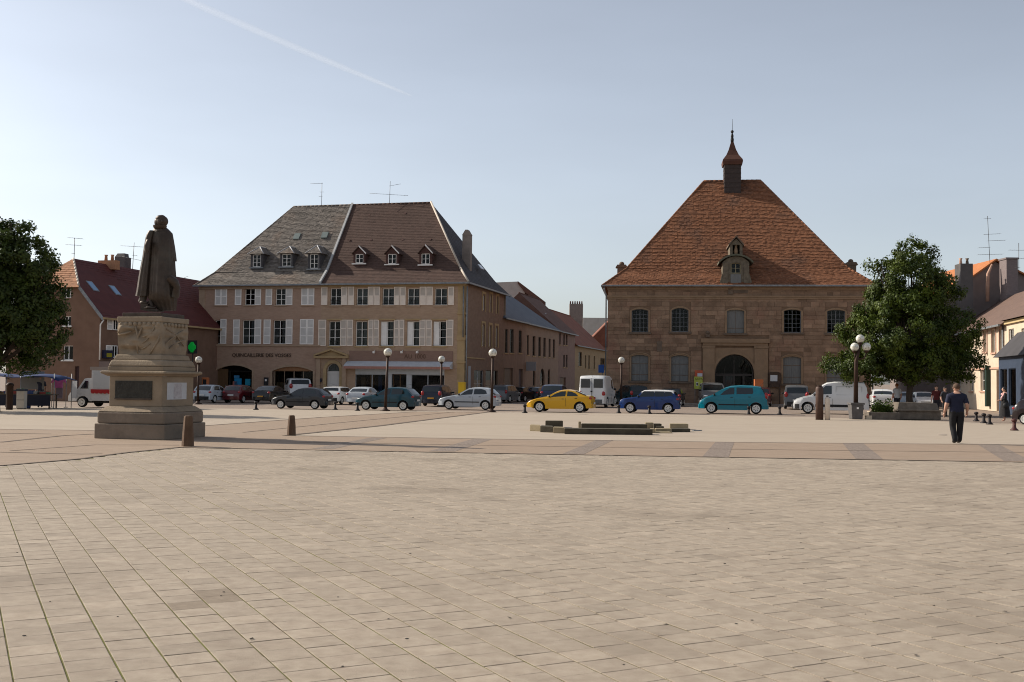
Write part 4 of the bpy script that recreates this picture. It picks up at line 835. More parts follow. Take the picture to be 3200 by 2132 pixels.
P = dp(1780, 950, YC); Q = dp(1822, 950, YC); c = thing('chimney_stack', 'broad grey chimney stack with a row of pots above the rusty lane roof', 'chimney', (P.x, P.y, 0)); g = MB().box(0, Q.x - P.x, 0, .9, 7, P.z); g.build('stack', mat('chimney_render', (.2, .2, .2)), c)
for i in range(6): MB().lathe([(.1, 0), (.12, .1), (.08, .4), (.1, .45)], 8, (.15 + i * (Q.x - P.x - .3) / 5, .45, P.z)).build('chimney_pot', mRT2, c)
# blocks behind
def block(name, label, px0, px1, pyt, Y, dep, mw, mr=None, rise=0, ang=0., base=0, off=0):
    P, Q = dp(px0, pyt, Y), dp(px1, pyt, Y); h = thing(name, label, 'house', (P.x, Y, 0), ang); W = Q.x - P.x; z = P.z; b = MB(); b.box(0, W, 0, dep, base, z); 
    b.build('wall', mw, h)
    if mr:
        r = MB(); ap = W * (.5 + off); r.prism([(-.2, -.2, z + .01), (W + .2, -.2, z + .01), (ap, -.2, z + rise)], (0, dep + .4, 0)); r.build('roof', mr, h)
    return h
mpale = mat('pale_gable', (.36, .34, .31), (.42, .40, .37), sca=1, rough=.95)
hg = block('pale_gable_house', 'tall house with bare pale gable wall behind the slate roofs', 1545, 1640, 897, 140, 14, mpale)
P = dp(1618, 880, 139.9); Z0 = dp(1545, 893, 139.9).z; W = dp(1640, 897, 140).x - dp(1545, 897, 140).x; x_ = P.x - dp(1545, 897, 140).x
g = MB(); g.prism([(-6, 0, Z0 - 2), (W, 0, Z0 - 2), (W, 0, P.z - 1), (x_, 0, P.z), (-6, 0, Z0 + .1)], (0, 14, 0)); g.v = [(x, y - .06, z) for x, y, z in g.v]; g.build('gable', mpale, hg)
g = MB(); e0 = dp(1705, 945, 140); e0x = e0.x - dp(1545, 897, 140).x; g.prism([(x_, -.25, P.z + .05), (e0x, -.25, e0.z), (e0x, -.25, e0.z - .5), (W, -.25, P.z - 1.4), (x_, -.25, P.z - .25)], (0, 14.5, 0)); g.build('roof', mRT2, hg)
block('far_block', 'flat topped pale block beyond the lane', 1822, 1930, 993, 185, 15, mpale)
block('gabled_lane_house', 'small house with rust gable roof at the end of the lane', 1826, 1990, 1085, 160, 10, mL4, mRT, 4.2)
# ---------------------------------------------------------------- red roofed house, far left
YD = 76.; OD = dp(307, 1262, YD); OD.z = 0; fd = Frame(OD, -PH); red = thing('red_roof_house', 'pink rendered house with dark red roof, two skylights and an orange tiled hip end', 'house', fd.O, -PH)
mD = mat('rose_render', (.168, .098, .066), (.205, .122, .083), sca=1.5, rough=.95, bump=.2, stain=(.145, .085, .058), ssc=.4)
mDR = mat('oxblood_tile', (.084, .020, .017), (.108, .027, .022), sca=1.5, rough=.75, tone=.15); mDO = mat('hip_orange', (.34, .165, .09), (.42, .215, .12), sca=2, rough=.9, tone=.3)
WD = 7.6; LD = 22.; zE = fd.at(318, 977)[1]; hd = WD / 2; zR = fd.at(212, 808, 2.0)[1]
wl = [R(fd, 197, 228, 1080, 1125), R(fd, 200, 222, 988, 1018), R(fd, 208, 223, 905, 932)]
gr = list(R(fd, 233, 247, 1145, 1215)); gr[2] = .02
b = MB(); wall(b, -WD, 0, 0, zE, [q for q in wl if q[3] < zE] + [tuple(gr)]); zH = fd.at(200, 893)[1]; sl_ = (zR - zE) / hd; xh = (zH - zE) / sl_
w3 = wl[2]
b.poly([(-WD, 0, zE), (-xh * 0, 0, zE), (-xh, 0, zH), (-WD + xh, 0, zH)])
b.poly([(0, 0, 0), (0, LD, 0), (0, LD, zE), (0, 0, zE)]); b.poly([(-WD, 0, 0), (-WD, 0, zE), (-WD, LD, zE), (-WD, LD, 0)]); b.poly([(-WD, LD, 0), (-WD, LD, zE), (0, LD, zE), (0, LD, 0)]); b.poly([(-WD, LD, zE), (-hd, LD, zR), (0, LD, zE)])
b.build('wall', mD, red); MB().box(-WD + .2, -.2, .6, .65, 0, zE).build('dark_backing', MROOM, red)
for q in wl[:2]:
    if q[3] < zE: window(red, *q, .1, 2, 1, MWHITE); MB().box(q[0] - .1, q[1] + .1, -.1, .1, q[2] - .1, q[2] - .004).build('sill', MWHITE, red)
o = window(red, w3[0], w3[1], w3[2], w3[3], -.07, 1, 1, MWHITE); MB().box(w3[0] + .03, w3[1] - .03, -.03, -.005, w3[2] + .03, w3[3] - .03).build('blind', mgs, red)
MB().box(gr[0], gr[1], .1, .16, .02, gr[3] - .01).build('door', MATS['lane_door'], red)
e = .35; hr = 2.1   # half hip set back
E0, E1 = (e, -.2, zE - e * sl_), (e, LD, zE - e * sl_); V0 = (-xh + .12, -.2, zH + .0); Rr0, Rr1 = (-hd, hr, zR), (-hd, LD, zR); U0 = (-WD - e, -.2, zE - e * sl_); U1 = (-WD - e, LD, zE - e * sl_); V1 = (-WD + xh - .12, -.2, zH)
b = MB(); b.poly([E0, E1, Rr1, Rr0, V0]); b.poly([U1, U0, V1, Rr0, Rr1]); b.poly([V1, V0, Rr0], 1); ro = b.build('roof', [mDR, mDO], red)
g = MB(); tiles(g, (V1[0] - .15, -.38, zH - .15), (V0[0] + .15, -.38, zH - .15), Rr0, Rr0, .24, .22, .03, .01); g.build('hip_tiles', mDO, ro, kind='stuff')
g = MB(); tiles(g, E0, E1, (-xh, LD, zH), (-xh, -.2, zH), .3, .26, .02, .004); tiles(g, (-xh, -.2, zH), (-xh, LD, zH), Rr1, Rr0, .3, .26, .02, .004); g.build('roof_tiles', mDR, ro, kind='stuff')
g = MB(); ridge(g, V0, Rr0, .08); g.build('hip_ridge', mat('pale_flashing', (.42, .36, .30)), ro)
g = MB()
A, B = Vector(E0), Vector(V0); g.prism([A + Vector((0, -.03, -.25)), A + Vector((0, -.03, .06)), B + Vector((0, -.03, .06)), B + Vector((0, -.03, -.25))], (0, .05, 0)); g.build('barge_board', MZINC, red)
MB().box(e - .02, e + .1, -.2, LD, zE - e * sl_ - .1, zE - e * sl_ + .03).build('gutter', mO, red)
MB().tube([(e, -.1, zE - .5), (.08, -.08, zE - .85), (.06, -.06, 2.9)], .05, 8).build('downpipe', MWHITE, red)
ang = math.atan(sl_)
for (px, py) in ((287, 897), (357, 910)):
    best = None
    for i in range(60):
        x = -hd * i / 60; # point on right slope: solve ray with plane z = zE - x*sl
    d = ray(px, py); nl = Vector((sl_, 0, 1)); nw_ = fd.e * nl.x + Vector((0, 0, 1)); t = (fd.W(0, 0, zE) - CAM).dot(nw_) / d.dot(nw_); P = CAM + d * t - fd.O; xl, yl, zl = P.dot(fd.e), P.dot(fd.n), P.z
    o = MB().box(-.5, .5, -.36, .36, .02, .1).box(-.42, .42, -.29, .29, .101, .112, 1).build('skylight', [MZINC, mat('blue_glass', (.10, .22, .38), rough=.1, spec=.8)], red, (xl, yl, zl)); o.rotation_euler = (0, ang, 0)
fds = Frame(fd.O, -PH + RD(90)); sdo = bpy.data.objects.new('side_facade', MB().box(0, .01, .05, .06, 0, .01).mesh('side_facade', [mD])); col.objects.link(sdo); sdo.parent = red; sdo.rotation_euler = (0, 0, RD(90))
for q in ((346, 363, 1080, 1118), (350, 366, 997, 1032)):
    q = R(fds, *q); MB().box(q[0], q[1], -.04, -.006, q[2], q[3]).build('dark_backing', MROOM, sdo); window(sdo, *q, -.10, 2, 1, MWHITE); shutter(sdo, q[0] - .62, q[0] - .02, q[2], q[3], -.02, MSHUT_W, 2)
q = R(fds, 318, 344, 1095, 1120); o = MB().box(q[0], q[1], -.25, -.02, q[2], q[3]).build('sign_box', mat('sign_navy', (.02, .02, .05), rough=.5), sdo); MB().box(q[0] + .2, q[1] - .15, -.262, -.252, q[2] + .08, q[3] - .2).build('sign_face', mat('sign_yellow', (.32, .27, .02), rough=.5), o)
q = R(fds, 309, 480, 1126, 1150); MB().box(q[0], q[1], -.8, -.01, q[2], q[3] - .15).build('shop_canopy', mat('canopy_brown', (.17, .125, .11), (.2, .15, .13), sca=2, rough=.9), sdo)
d = ray(375, 880); P, Q = fd.at(357, 870, 11.), fd.at(388, 870, 11.); zc_ = fd.at(370, 803, 11.)[1]
g = MB(); g.box(P[0], Q[0], 11, 11.9, zE, zc_); g.prism([(P[0], 11, zc_), (Q[0], 11, zc_), (Q[0] - .15, 11.15, zc_ + .3), (P[0] + .15, 11.15, zc_ + .3)], (0, .6, 0)); g.build('chimney', mat('slate_chimney', (.085, .08, .078), (.11, .10, .098), sca=2, rough=.9), red)
x, z = fd.at(280, 812, 6.); g = MB().box(-hd - .7, -hd + .8, 6, 6.6, zR - .4, zR + .3).lathe([(.13, 0), (.1, .35), (.15, .45)], 8, (-hd - .2, 6.3, zR + .3)).lathe([(.13, 0), (.1, .35), (.15, .45)], 8, (-hd + .35, 6.3, zR + .3)); g.build('chimney', mDO, red)
antenna(fd.W(-hd - .1, hr + .2, zR), 1.55, ((.98, .45, .6, -.08), (.65, .6, .5, -.05), (.25, .15, .05, 0)), 'aerial at the orange hip end of the dark red roof')
antenna(fd.W(-hd, 9.5, zR), 2.1, ((.85, 1.0, 1.1, -.05), (.38, .9, .65, -.2), (.5, .05, .3, 0)), 'aerial with two long arms beside the red roof chimney', .04)
# neighbour between the red house and the grey roof house
P = dp(585, 1005, 98.); nb = block('side_street_house', 'dark red roofed house squeezed between red house and grey roof house', 505, 640, 1010, 100., 9, mD, None); zt = dp(560, 955, 100.).z; wq_ = dp(640, 1010, 100).x - dp(505, 1010, 100).x
MB().prism([(-3, -.3, dp(505, 1010, 100).z), (wq_ + 3, -.3, dp(505, 1010, 100).z), (wq_ + 3, 4, zt), (-3, 4, zt + .4)], (0, 0, .1)).build('roof', mDR, nb)
antenna(dp(573, 962, 100.), 2.8, ((.72, .6, .75, 0), (.98, .02, .35, .5), (.35, .02, .9, -.1)), 'slim aerial on the red roof behind the statue')
# pharmacy cross
P = dp(600, 1085, 84.); ph = thing('pharmacy_cross', 'round green lit pharmacy sign on a dark bracket beside the grey roof house', 'sign', P, -PH)
ph.scale = (.8, .8, 1.0)
MB().box(-.5, .5, .05, .12, -.5, .52).build('back_plate', MATS['black_box'], ph); mgn = mat('green_light', (.01, .22, .03), rough=.4, emit=(.0, .6, .08, .13))
MB().box(-.14, .14, -.03, .04, -.4, .4).box(-.4, -.145, -.03, .04, -.14, .14).box(.145, .4, -.03, .04, -.14, .14).build('cross', mgn, ph)
MB().tube([(0, 0, .0), (0, 0, .03)], .36, 24).build('ring', mgn, ph).rotation_euler = (RD(90), 0, 0)
MB().tube([(.05, .09, -.5), (.05, .09, -P.z)], .05, 8).build('post', MATS['black_box'], ph)
# ---------------------------------------------------------------- cream houses, far right
VA = -math.atan(.20); YE = 80.
OE = dp(3135, 1285, 74.); OE.z = 0
fe = Frame(OE, RD(90) + VA + 0.)       # x axis runs away from the camera along the wall, y axis is inward (to the right)?
fe = Frame(OE, math.atan2(-.98, -.20)) # x toward the camera/right, y inward to the right
crm = mat('cream_render', (.50, .40, .30), (.57, .47, .36), sca=1.5, rough=.95, bump=.2); pnk = mat('pink_stone', (.42, .25, .18), (.5, .32, .24), sca=3, rough=.9)
mER = mat('brown_roof_right', (.12, .078, .062), (.155, .10, .078), sca=1.4, rough=.9, bump=.8, bsc=7, stretch=(1, 1, 3))
ce = thing('cream_house', 'two storey cream house with pink window surrounds and brown tile roof by the leafy tree', 'house', fe.O, fe.a)
zE_ = fe.at(3135, 1012)[1]; xw0, xw1 = fe.X(2790, 1100), 0.
wr = [R(fe, *q) for q in ((3075, 3085, 1032, 1100), (3100, 3112, 1030, 1102), (3124, 3136, 1026, 1099))]
wr2 = [R(fe, 3064, 3087, 1155, 1222), R(fe, 2985, 3002, 1170, 1222), R(fe, 3030, 3040, 1170, 1222)]; ddr = [R(fe, 3114, 3126, 1157, 1240)]; ddr = [(q[0], q[1], .02, q[3]) for q in ddr]
if xw0 > xw1: xw0, xw1 = xw1, xw0
X0, X1 = min(xw0, -26), .9
b = MB(); opsE = [tuple(sorted(q[:2])) + (max(.3, q[2]), q[3]) for q in wr + wr2] + [tuple(sorted(q[:2])) + q[2:] for q in ddr]
wall(b, X0, X1, 0, zE_, opsE); dE = 9.; b.poly([(X1, 0, 0), (X1, dE, 0), (X1, dE, zE_), (X1, 0, zE_)]); b.poly([(X0, 0, 0), (X0, 0, zE_), (X0, dE, zE_), (X0, dE, 0)]); b.poly([(X0, dE, 0), (X0, dE, zE_), (X1, dE, zE_), (X1, dE, 0)]); b.build('wall', crm, ce)
MB().box(X0 + .2, X1 - .2, .7, .75, 0, zE_).build('dark_backing', MROOM, ce)
for i, q in enumerate(opsE):
    if i < 3: arch_band(ce, q[0], q[1], q[2], q[3], .06, .14, -.05, .02, pnk, 'window_surround')
    if i < len(opsE) - 1: window(ce, *q[:4], .16, 2, 2, MWHITE, fw=.05, curtain=1 if i < 3 else 0); MB().box(q[0] - .15, q[1] + .15, -.1, .1, q[2] - .12, q[2] - .004).build('sill', pnk, ce)
    else: MB().box(q[0], q[1], .15, .2, .02, q[3] - .02).build('door', mwood, ce)
zl_ = fe.at(3100, 1149)[1]; MB().box(X0, X1, -.08, -.003, zl_ - .12, zl_).build('string_course', pnk, ce)
q = R(fe, 3091, 3103, 1143, 1215); q = tuple(sorted(q[:2])) + q[2:]; MB().box(q[0], q[0] + .5, -.3, -.003, .3, q[3]).build('shop_shutter', mat('dark_green', (.012, .03, .022), rough=.5), ce)
MB().tube([(.4, -.1, zE_), (.4, -.1, 0)], .06, 8).build('downpipe', MZINC, ce)
# roof plane rises away to the right
e = .4; yrE = 4.6; zrE = zE_ + 3.3; XR0 = X0; XR1 = X1 + .1
b = MB(); b.poly([(XR0, -e, zE_ - .1), (XR1, -e, zE_ - .1), (XR1, yrE, zrE), (XR0, yrE, zrE)]); b.poly([(XR1, 2 * yrE + e, zE_ - .1), (XR0, 2 * yrE + e, zE_ - .1), (XR0, yrE, zrE), (XR1, yrE, zrE)]); b.poly([(XR1, -e, zE_ - .1), (XR1, 2 * yrE + e, zE_ - .1), (XR1, yrE, zrE)]); b.poly([(XR0, -e, zE_ - .1), (XR0, yrE, zrE), (XR0, 2 * yrE + e, zE_ - .1)])
ro = b.build('roof', mER, ce); MB().box(XR0, XR1, -e - .12, -e + .01, zE_ - .2, zE_ - .07).build('gutter', MZINC, ce)
# neighbour nearer the camera, rounded cream corner
ce2 = thing('corner_house', 'pale cream corner house with blue shop front and brown roof at the square', 'house', fe.W(X1 + .02, 0, 0), fe.a); W2 = 13.
crm2 = mat('pale_cream', (.53, .42, .31), (.60, .49, .37), sca=1.5, rough=.95)
zE2 = fe.at(3195, 992)[1]; w5 = R(fe, 3152, 3168, 1028, 1098); w6 = R(fe, 3192, 3206, 1026, 1098); oo = [tuple(sorted((q[0] - X1, q[1] - X1))) + q[2:] for q in (w5, w6)]
b = MB(); wall(b, 0, W2, 0, zE2, oo); b.poly([(W2, 0, 0), (W2, 10, 0), (W2, 10, zE2), (W2, 0, zE2)]); b.poly([(0, 0, zE_), (0, 0, zE2), (0, 10, zE2), (0, 10, zE_)]); b.poly([(0, 10, 0), (0, 10, zE2), (W2, 10, zE2), (W2, 10, 0)]); b.build('wall', crm2, ce2)
for q in oo: window(ce2, *q, .1, 2, 2, MWHITE, curtain=3); MB().box(q[0] - .12, q[1] + .12, -.1, .08, q[2] - .1, q[2] - .004).build('sill', pnk, ce2)
MB().box(.2, W2 - .2, .7, .75, 0, zE2).build('dark_backing', MROOM, ce2); MB().box(-.02, W2 + .1, -.16, -.003, zE2 - .25, zE2 - .02).build('cornice', mat('yellow_cornice', (.5, .38, .2), rough=.9), ce2)
b = MB(); b.poly([(0, -e, zE2), (W2 + e, -e, zE2), (W2 - 4, 4.6, zE2 + 3.2), (0, 4.6, zE2 + 3.2)]); b.poly([(W2 + e, -e, zE2), (W2 + e, 10, zE2), (W2 - 4, 4.6, zE2 + 3.2)]); b.poly([(W2 + e, 10, zE2), (0, 10, zE2), (0, 4.6, zE2 + 3.2), (W2 - 4, 4.6, zE2 + 3.2)]); b.poly([(0, -e, zE2), (0, 4.6, zE2 + 3.2), (0, 10, zE2)]); b.build('roof', mER, ce2)
# blue shop front bay
mbl = mat('shop_blue', (.03, .045, .075), (.045, .062, .098), sca=3, rough=.5); xs0 = fe.X(3172, 1160) - X1; zb_ = fe.at(3172, 1118)[1]
b = MB(); wall(b, xs0, xs0 + 7, 0, zb_, [(xs0 + .45, xs0 + 2.2, .5, zb_ - .75), (xs0 + 2.6, xs0 + 4.4, .5, zb_ - .75)], -1.0, .12); b.poly([(xs0, -1, 0), (xs0, -1, zb_), (xs0, 0, zb_), (xs0, 0, 0)]); b.poly([(xs0 + 7, -1, 0), (xs0 + 7, 0, 0), (xs0 + 7, 0, zb_), (xs0 + 7, -1, zb_)]); b.build('shop_front', mbl, ce2)
for a in (.45, 2.6): window(ce2, xs0 + a, xs0 + a + 1.75, .5, zb_ - .75, -.92, 1, 1, mbl, name='shop_window', curtain=2)
zz_ = fe.at(3200, 1058)[1]; b = MB(); b.poly([(xs0 - .3, -1.3, zb_), (xs0 + 7.3, -1.3, zb_), (xs0 + 6.4, -.01, zb_ + 1.6), (xs0 + .7, -.01, zb_ + 1.6)]); b.poly([(xs0 - .3, -1.3, zb_), (xs0 + .7, -.01, zb_ + 1.6), (xs0 - .3, -.01, zb_)]); b.poly([(xs0 + 7.3, -1.3, zb_), (xs0 + 7.3, -.01, zb_), (xs0 + 6.4, -.01, zb_ + 1.6)]); b.poly([(xs0 - .3, -1.3, zb_), (xs0 - .3, -.01, zb_), (xs0 + 7.3, -.01, zb_), (xs0 + 7.3, -1.3, zb_)]); b.build('shop_roof', mat('slate_and_shaded_tile', (.05, .05, .05)), ce2)
# tall gable behind with stacks
YG = 92.; P0, P1, P2, P3 = dp(2935, 955, YG), dp(3112, 818, YG), dp(3135, 960, YG), dp(2935, 1050, YG)
tg = thing('tall_gable_house', 'tall house behind the leafy tree with bare mauve gable and orange roof edge', 'house', (P0.x, YG, 0)); gx = lambda P: P.x - P0.x
mgb = mat('mauve_gable', (.20, .165, .155), (.24, .20, .188), sca=1, rough=.95); R3 = dp(3110, 815, YG); R4 = dp(2985, 893, YG)
b = MB(); b.prism([(gx(P0), 0, 0), (gx(P1) + 6, 0, 0), (gx(P1) + 6, 0, R3.z - 3), (gx(R3), 0, R3.z - .1), (gx(R4), 0, R4.z - .1), (gx(P0), 0, R4.z - 1.6)], (0, 12, 0)); b.build('wall', mgb, tg)
b = MB(); L_ = (gx(P0) - 1, R4.z - 2.0); b.prism([(L_[0], -.3, L_[1]), (gx(R3), -.3, R3.z), (gx(R3), -.3, R3.z + .15), (L_[0], -.3, L_[1] + .15)], (0, 12.5, 0)); b.prism([(gx(R3), -.3, R3.z), (gx(R3) + 7, -.3, R3.z - 3.6), (gx(R3) + 7, -.3, R3.z - 3.45), (gx(R3), -.3, R3.z + .15)], (0, 12.5, 0)); b.build('roof', mat('bright_tile', (.36, .125, .045), (.44, .17, .065), sca=2, rough=.9), tg)
P, Q = dp(3125, 815, YG - 1), dp(3160, 815, YG - 1); MB().box(gx(P), gx(Q), -2.2, -.9, 6, P.z).box(gx(P) - .06, gx(Q) + .06, -2.26, -.84, P.z, P.z + .14).build('chimney', mat('mauve_brick', (.17, .135, .13), (.21, .17, .165), sca=4, rough=.9, stretch=(1, 1, 3)), tg)
P, Q = dp(2985, 828, YG - .5), dp(3023, 828, YG - .5); c = MB().box(gx(P), gx(Q), -1.6, -.4, 8, P.z).build('chimney', mat('slate_chimney', (.085, .08, .078)), tg)
for i, x in enumerate((.25, .8)): MB().lathe([(.12, 0), (.14, .1), (.1, .35), (.16, .5)], 8, (gx(P) + x, -1, P.z)).build('chimney_pot', (pnk, mHsill)[i], c)
P = dp(3088, 900, YG - 1.5); MB().tube([(gx(P) + .2, -.9, dp(3085, 945, YG).z), (gx(P) + .25, -.9, dp(3085, 860, YG).z), (gx(P) + .6, -.9, dp(3100, 830, YG).z)], [.16, .14, .08], 8).build('flue', pnk, tg)
antenna(dp(3094, 822, YG), 4.0, ((.95, .25, .28, 0), (.61, .4, 1.0, .06), (.47, .1, 1.4, .05), (.33, .9, .05, .05), (.18, 1.0, 1.1, .04)), 'tall many-armed aerial on the tall mauve gable house', -.05)
antenna(dp(3184, 850, 86.), 2.3, ((.75, .75, .6, 0), (.47, .6, .6, 0), (.15, .25, .05, 0)), 'aerial with two level arms behind the corner house')
# ---------------------------------------------------------------- vehicles
MTYRE = mat('tyre_rubber', (.012, .012, .013), (.02, .02, .02), sca=9, rough=.9, spec=.2); MRIM = mat('wheel_cover', (.55, .54, .50), (.66, .65, .61), sca=14, rough=.45, metal=.1, obj=True); MBLK = mat('black_plastic', (.012, .012, .013), rough=.6)
MGL = mat('car_glass', (.010, .014, .016), rough=.04, spec=.65); MLAMP = mat('lamp_lens', (.55, .56, .57), rough=.12, spec=.8); MTAIL = mat('tail_lens', (.30, .010, .012), rough=.2, spec=.6); MCHR = mat('chrome', (.55, .55, .55), rough=.15, metal=1.); MPLATE = mat('plate', (.60, .60, .58), rough=.5); MPLATEY = mat('plate_orange', (.55, .26, .03), rough=.5); MAMB = mat('amber_lens', (.55, .18, .02), rough=.2)
def paint(nm, c, rough=.28): return mat('paint_' + nm, c, tuple(min(1, v * 1.06) for v in c), sca=1.5, rough=rough, spec=.3, coat=.4)
def ip(tab, x):
    if x <= tab[0][0]: return tab[0][1]
    for (a, za), (b, zb) in zip(tab, tab[1:]):
        if x <= b: return za + (zb - za) * (x - a) / max(1e-6, b - a)
    return tab[-1][1]
SPEC = {
 'hatch': dict(L=3.9, W=1.68, top=[(0, .46), (.03, .62), (.14, .71), (.5, .82), (1.0, .92), (1.32, .97), (1.65, 1.18), (1.98, 1.36), (2.25, 1.425), (2.65, 1.45), (3.1, 1.43), (3.42, 1.36), (3.62, 1.16), (3.8, .97), (3.87, .82), (3.9, .5)], belt=[(0, .74), (1.3, .90), (3.9, .98)], ws=(1.34, 2.0), rw=(3.44, 3.78), wh=(.74, 3.22, .3),
   side=[[(1.52, .95), (2.32, .965), (2.36, 1.33), (2.1, 1.31), (1.8, 1.16)], [(2.42, .97), (3.0, .985), (3.32, 1.06), (3.2, 1.28), (2.95, 1.35), (2.46, 1.34)]]),
 'coupe': dict(L=4.0, W=1.7, top=[(0, .42), (.04, .56), (.2, .68), (.6, .81), (1.1, .91), (1.3, .95), (1.6, 1.13), (1.92, 1.28), (2.2, 1.345), (2.55, 1.365), (2.9, 1.31), (3.3, 1.14), (3.62, 1.02), (3.86, .985), (3.95, .85), (4.0, .5)], belt=[(0, .70), (1.3, .86), (4.0, .98)], ws=(1.32, 1.96), rw=(2.98, 3.6), wh=(.8, 3.3, .31),
   side=[[(1.45, .90), (2.4, .935), (2.43, 1.27), (2.15, 1.255), (1.75, 1.10)], [(2.5, .94), (3.2, .985), (3.05, 1.14), (2.78, 1.25), (2.53, 1.27)]]),
 'mini': dict(L=3.63, W=1.66, top=[(0, .46), (.02, .66), (.08, .78), (.22, .85), (.8, .93), (1.06, .97), (1.22, 1.15), (1.38, 1.31), (1.52, 1.375), (2.2, 1.41), (2.9, 1.395), (3.3, 1.36), (3.42, 1.14), (3.52, .95), (3.6, .8), (3.63, .48)], belt=[(0, .76), (1.1, .93), (3.63, .97)], ws=(1.08, 1.42), rw=(3.31, 3.45), wh=(.68, 3.0, .3),
   side=[[(1.22, .96), (2.15, .97), (2.15, 1.32), (1.55, 1.32), (1.45, 1.27)], [(2.17, .97), (2.78, .975), (2.78, 1.32), (2.17, 1.325)], [(2.8, .977), (3.32, .985), (3.2, 1.3), (2.8, 1.315)]]),
 'mpv': dict(L=3.8, W=1.7, top=[(0, .44), (.04, .62), (.16, .77), (.42, .91), (.7, 1.01), (1.1, 1.26), (1.5, 1.46), (1.8, 1.545), (2.3, 1.585), (2.95, 1.57), (3.42, 1.51), (3.54, 1.3), (3.66, 1.05), (3.75, .85), (3.8, .46)], belt=[(0, .80), (.9, .98), (3.8, 1.08)], ws=(.76, 1.46), rw=(3.43, 3.62), wh=(.7, 3.17, .3),
   side=[[(1.18, 1.02), (1.98, 1.045), (1.98, 1.46), (1.72, 1.43), (1.4, 1.24)], [(2.1, 1.05), (2.95, 1.075), (3.02, 1.2), (2.98, 1.45), (2.1, 1.47)]]),
 'van': dict(L=4.1, W=1.72, top=[(0, .44), (.04, .66), (.2, .80), (.6, .93), (1.02, 1.02), (1.3, 1.32), (1.6, 1.60), (1.85, 1.74), (2.3, 1.80), (3.3, 1.81), (3.85, 1.77), (3.98, 1.5), (4.05, 1.0), (4.1, .46)], belt=[(0, .78), (1.0, .98), (4.1, 1.08)], ws=(1.05, 1.62), rw=(3.87, 4.0), wh=(.8, 3.45, .31),
   side=[[(1.4, 1.05), (2.1, 1.06), (2.1, 1.58), (1.78, 1.58), (1.6, 1.42)]]),
 'sedan': dict(L=4.3, W=1.7, top=[(0, .46), (.03, .62), (.14, .71), (.6, .83), (1.2, .92), (1.42, .96), (1.8, 1.22), (2.1, 1.36), (2.5, 1.42), (3.0, 1.39), (3.3, 1.27), (3.66, 1.05), (3.8, 1.0), (4.2, .97), (4.27, .8), (4.3, .48)], belt=[(0, .74), (1.4, .90), (4.3, .97)], ws=(1.45, 2.12), rw=(3.28, 3.72), wh=(.8, 3.4, .3),
   side=[[(1.65, .94), (2.42, .955), (2.42, 1.31), (2.2, 1.29), (1.9, 1.14)], [(2.48, .956), (3.1, .975), (3.4, 1.05), (3.15, 1.25), (2.95, 1.31), (2.48, 1.315)]]),
 'wagon': dict(L=4.2, W=1.72, top=[(0, .48), (.03, .66), (.12, .78), (.5, .92), (1.0, 1.0), (1.2, 1.04), (1.55, 1.36), (1.8, 1.56), (2.1, 1.63), (2.8, 1.66), (3.6, 1.62), (3.9, 1.55), (4.03, 1.25), (4.12, 1.0), (4.17, .8), (4.2, .48)], belt=[(0, .80), (1.2, .98), (4.2, 1.05)], ws=(1.22, 1.8), rw=(3.91, 4.08), wh=(.8, 3.35, .33),
   side=[[(1.5, 1.04), (2.25, 1.05), (2.25, 1.53), (1.92, 1.51), (1.68, 1.3)], [(2.32, 1.05), (3.05, 1.06), (3.05, 1.54), (2.32, 1.54)], [(3.12, 1.06), (3.85, 1.08), (3.75, 1.5), (3.12, 1.54)]]),
 'bigvan': dict(L=4.7, W=1.82, top=[(0, .5), (.05, .8), (.2, 1.0), (.8, 1.14), (1.0, 1.2), (1.4, 1.65), (1.7, 1.95), (2.0, 2.05), (3.0, 2.08), (4.45, 2.05), (4.6, 1.9), (4.66, 1.2), (4.7, .46)], belt=[(0, .9), (1, 1.1), (4.7, 1.15)], ws=(1.03, 1.7), rw=(4.61, 4.64), wh=(.85, 3.75, .33),
   side=[[(1.35, 1.17), (2.1, 1.18), (2.1, 1.8), (1.75, 1.8)]]),
}
WHC = {}
def wheelset(r):
    if r in WHC: return WHC[r]
    def lay(b):                     # turn the lathe axis from z to y
        b.v = [(x, -z, y) for x, y, z in b.v]; return b
    ty = lay(MB().lathe([(r * .6, -.09), (r * .9, -.095), (r * .985, -.06), (r, 0), (r * .985, .06), (r * .9, .095), (r * .6, .09)], 26)).mesh('tyre', [MTYRE], 35)
    rm = MB().lathe([(r * .72, .05), (r * .71, .1), (r * .64, .105), (r * .56, .094), (r * .2, .101), (r * .05, .105)], 26)
    for i in range(7):
        a = 2 * math.pi * i / 7; c, s = math.cos(a), math.sin(a); w_ = r * .05; rm.prism([(c * r * .28 - s * w_, s * r * .28 + c * w_, .094), (c * r * .5 - s * w_, s * r * .5 + c * w_, .09), (c * r * .5 + s * w_, s * r * .5 - c * w_, .09), (c * r * .28 + s * w_, s * r * .28 - c * w_, .094)], (0, 0, .009), 1)
    rm = lay(rm).mesh('rim', [MRIM, MBLK], 35); hb = lay(MB().lathe([(r * .5, -.08), (r * .5, .03)], 16)).mesh('wheel', [MBLK], 35)
    WHC[r] = (ty, rm, hb); return WHC[r]
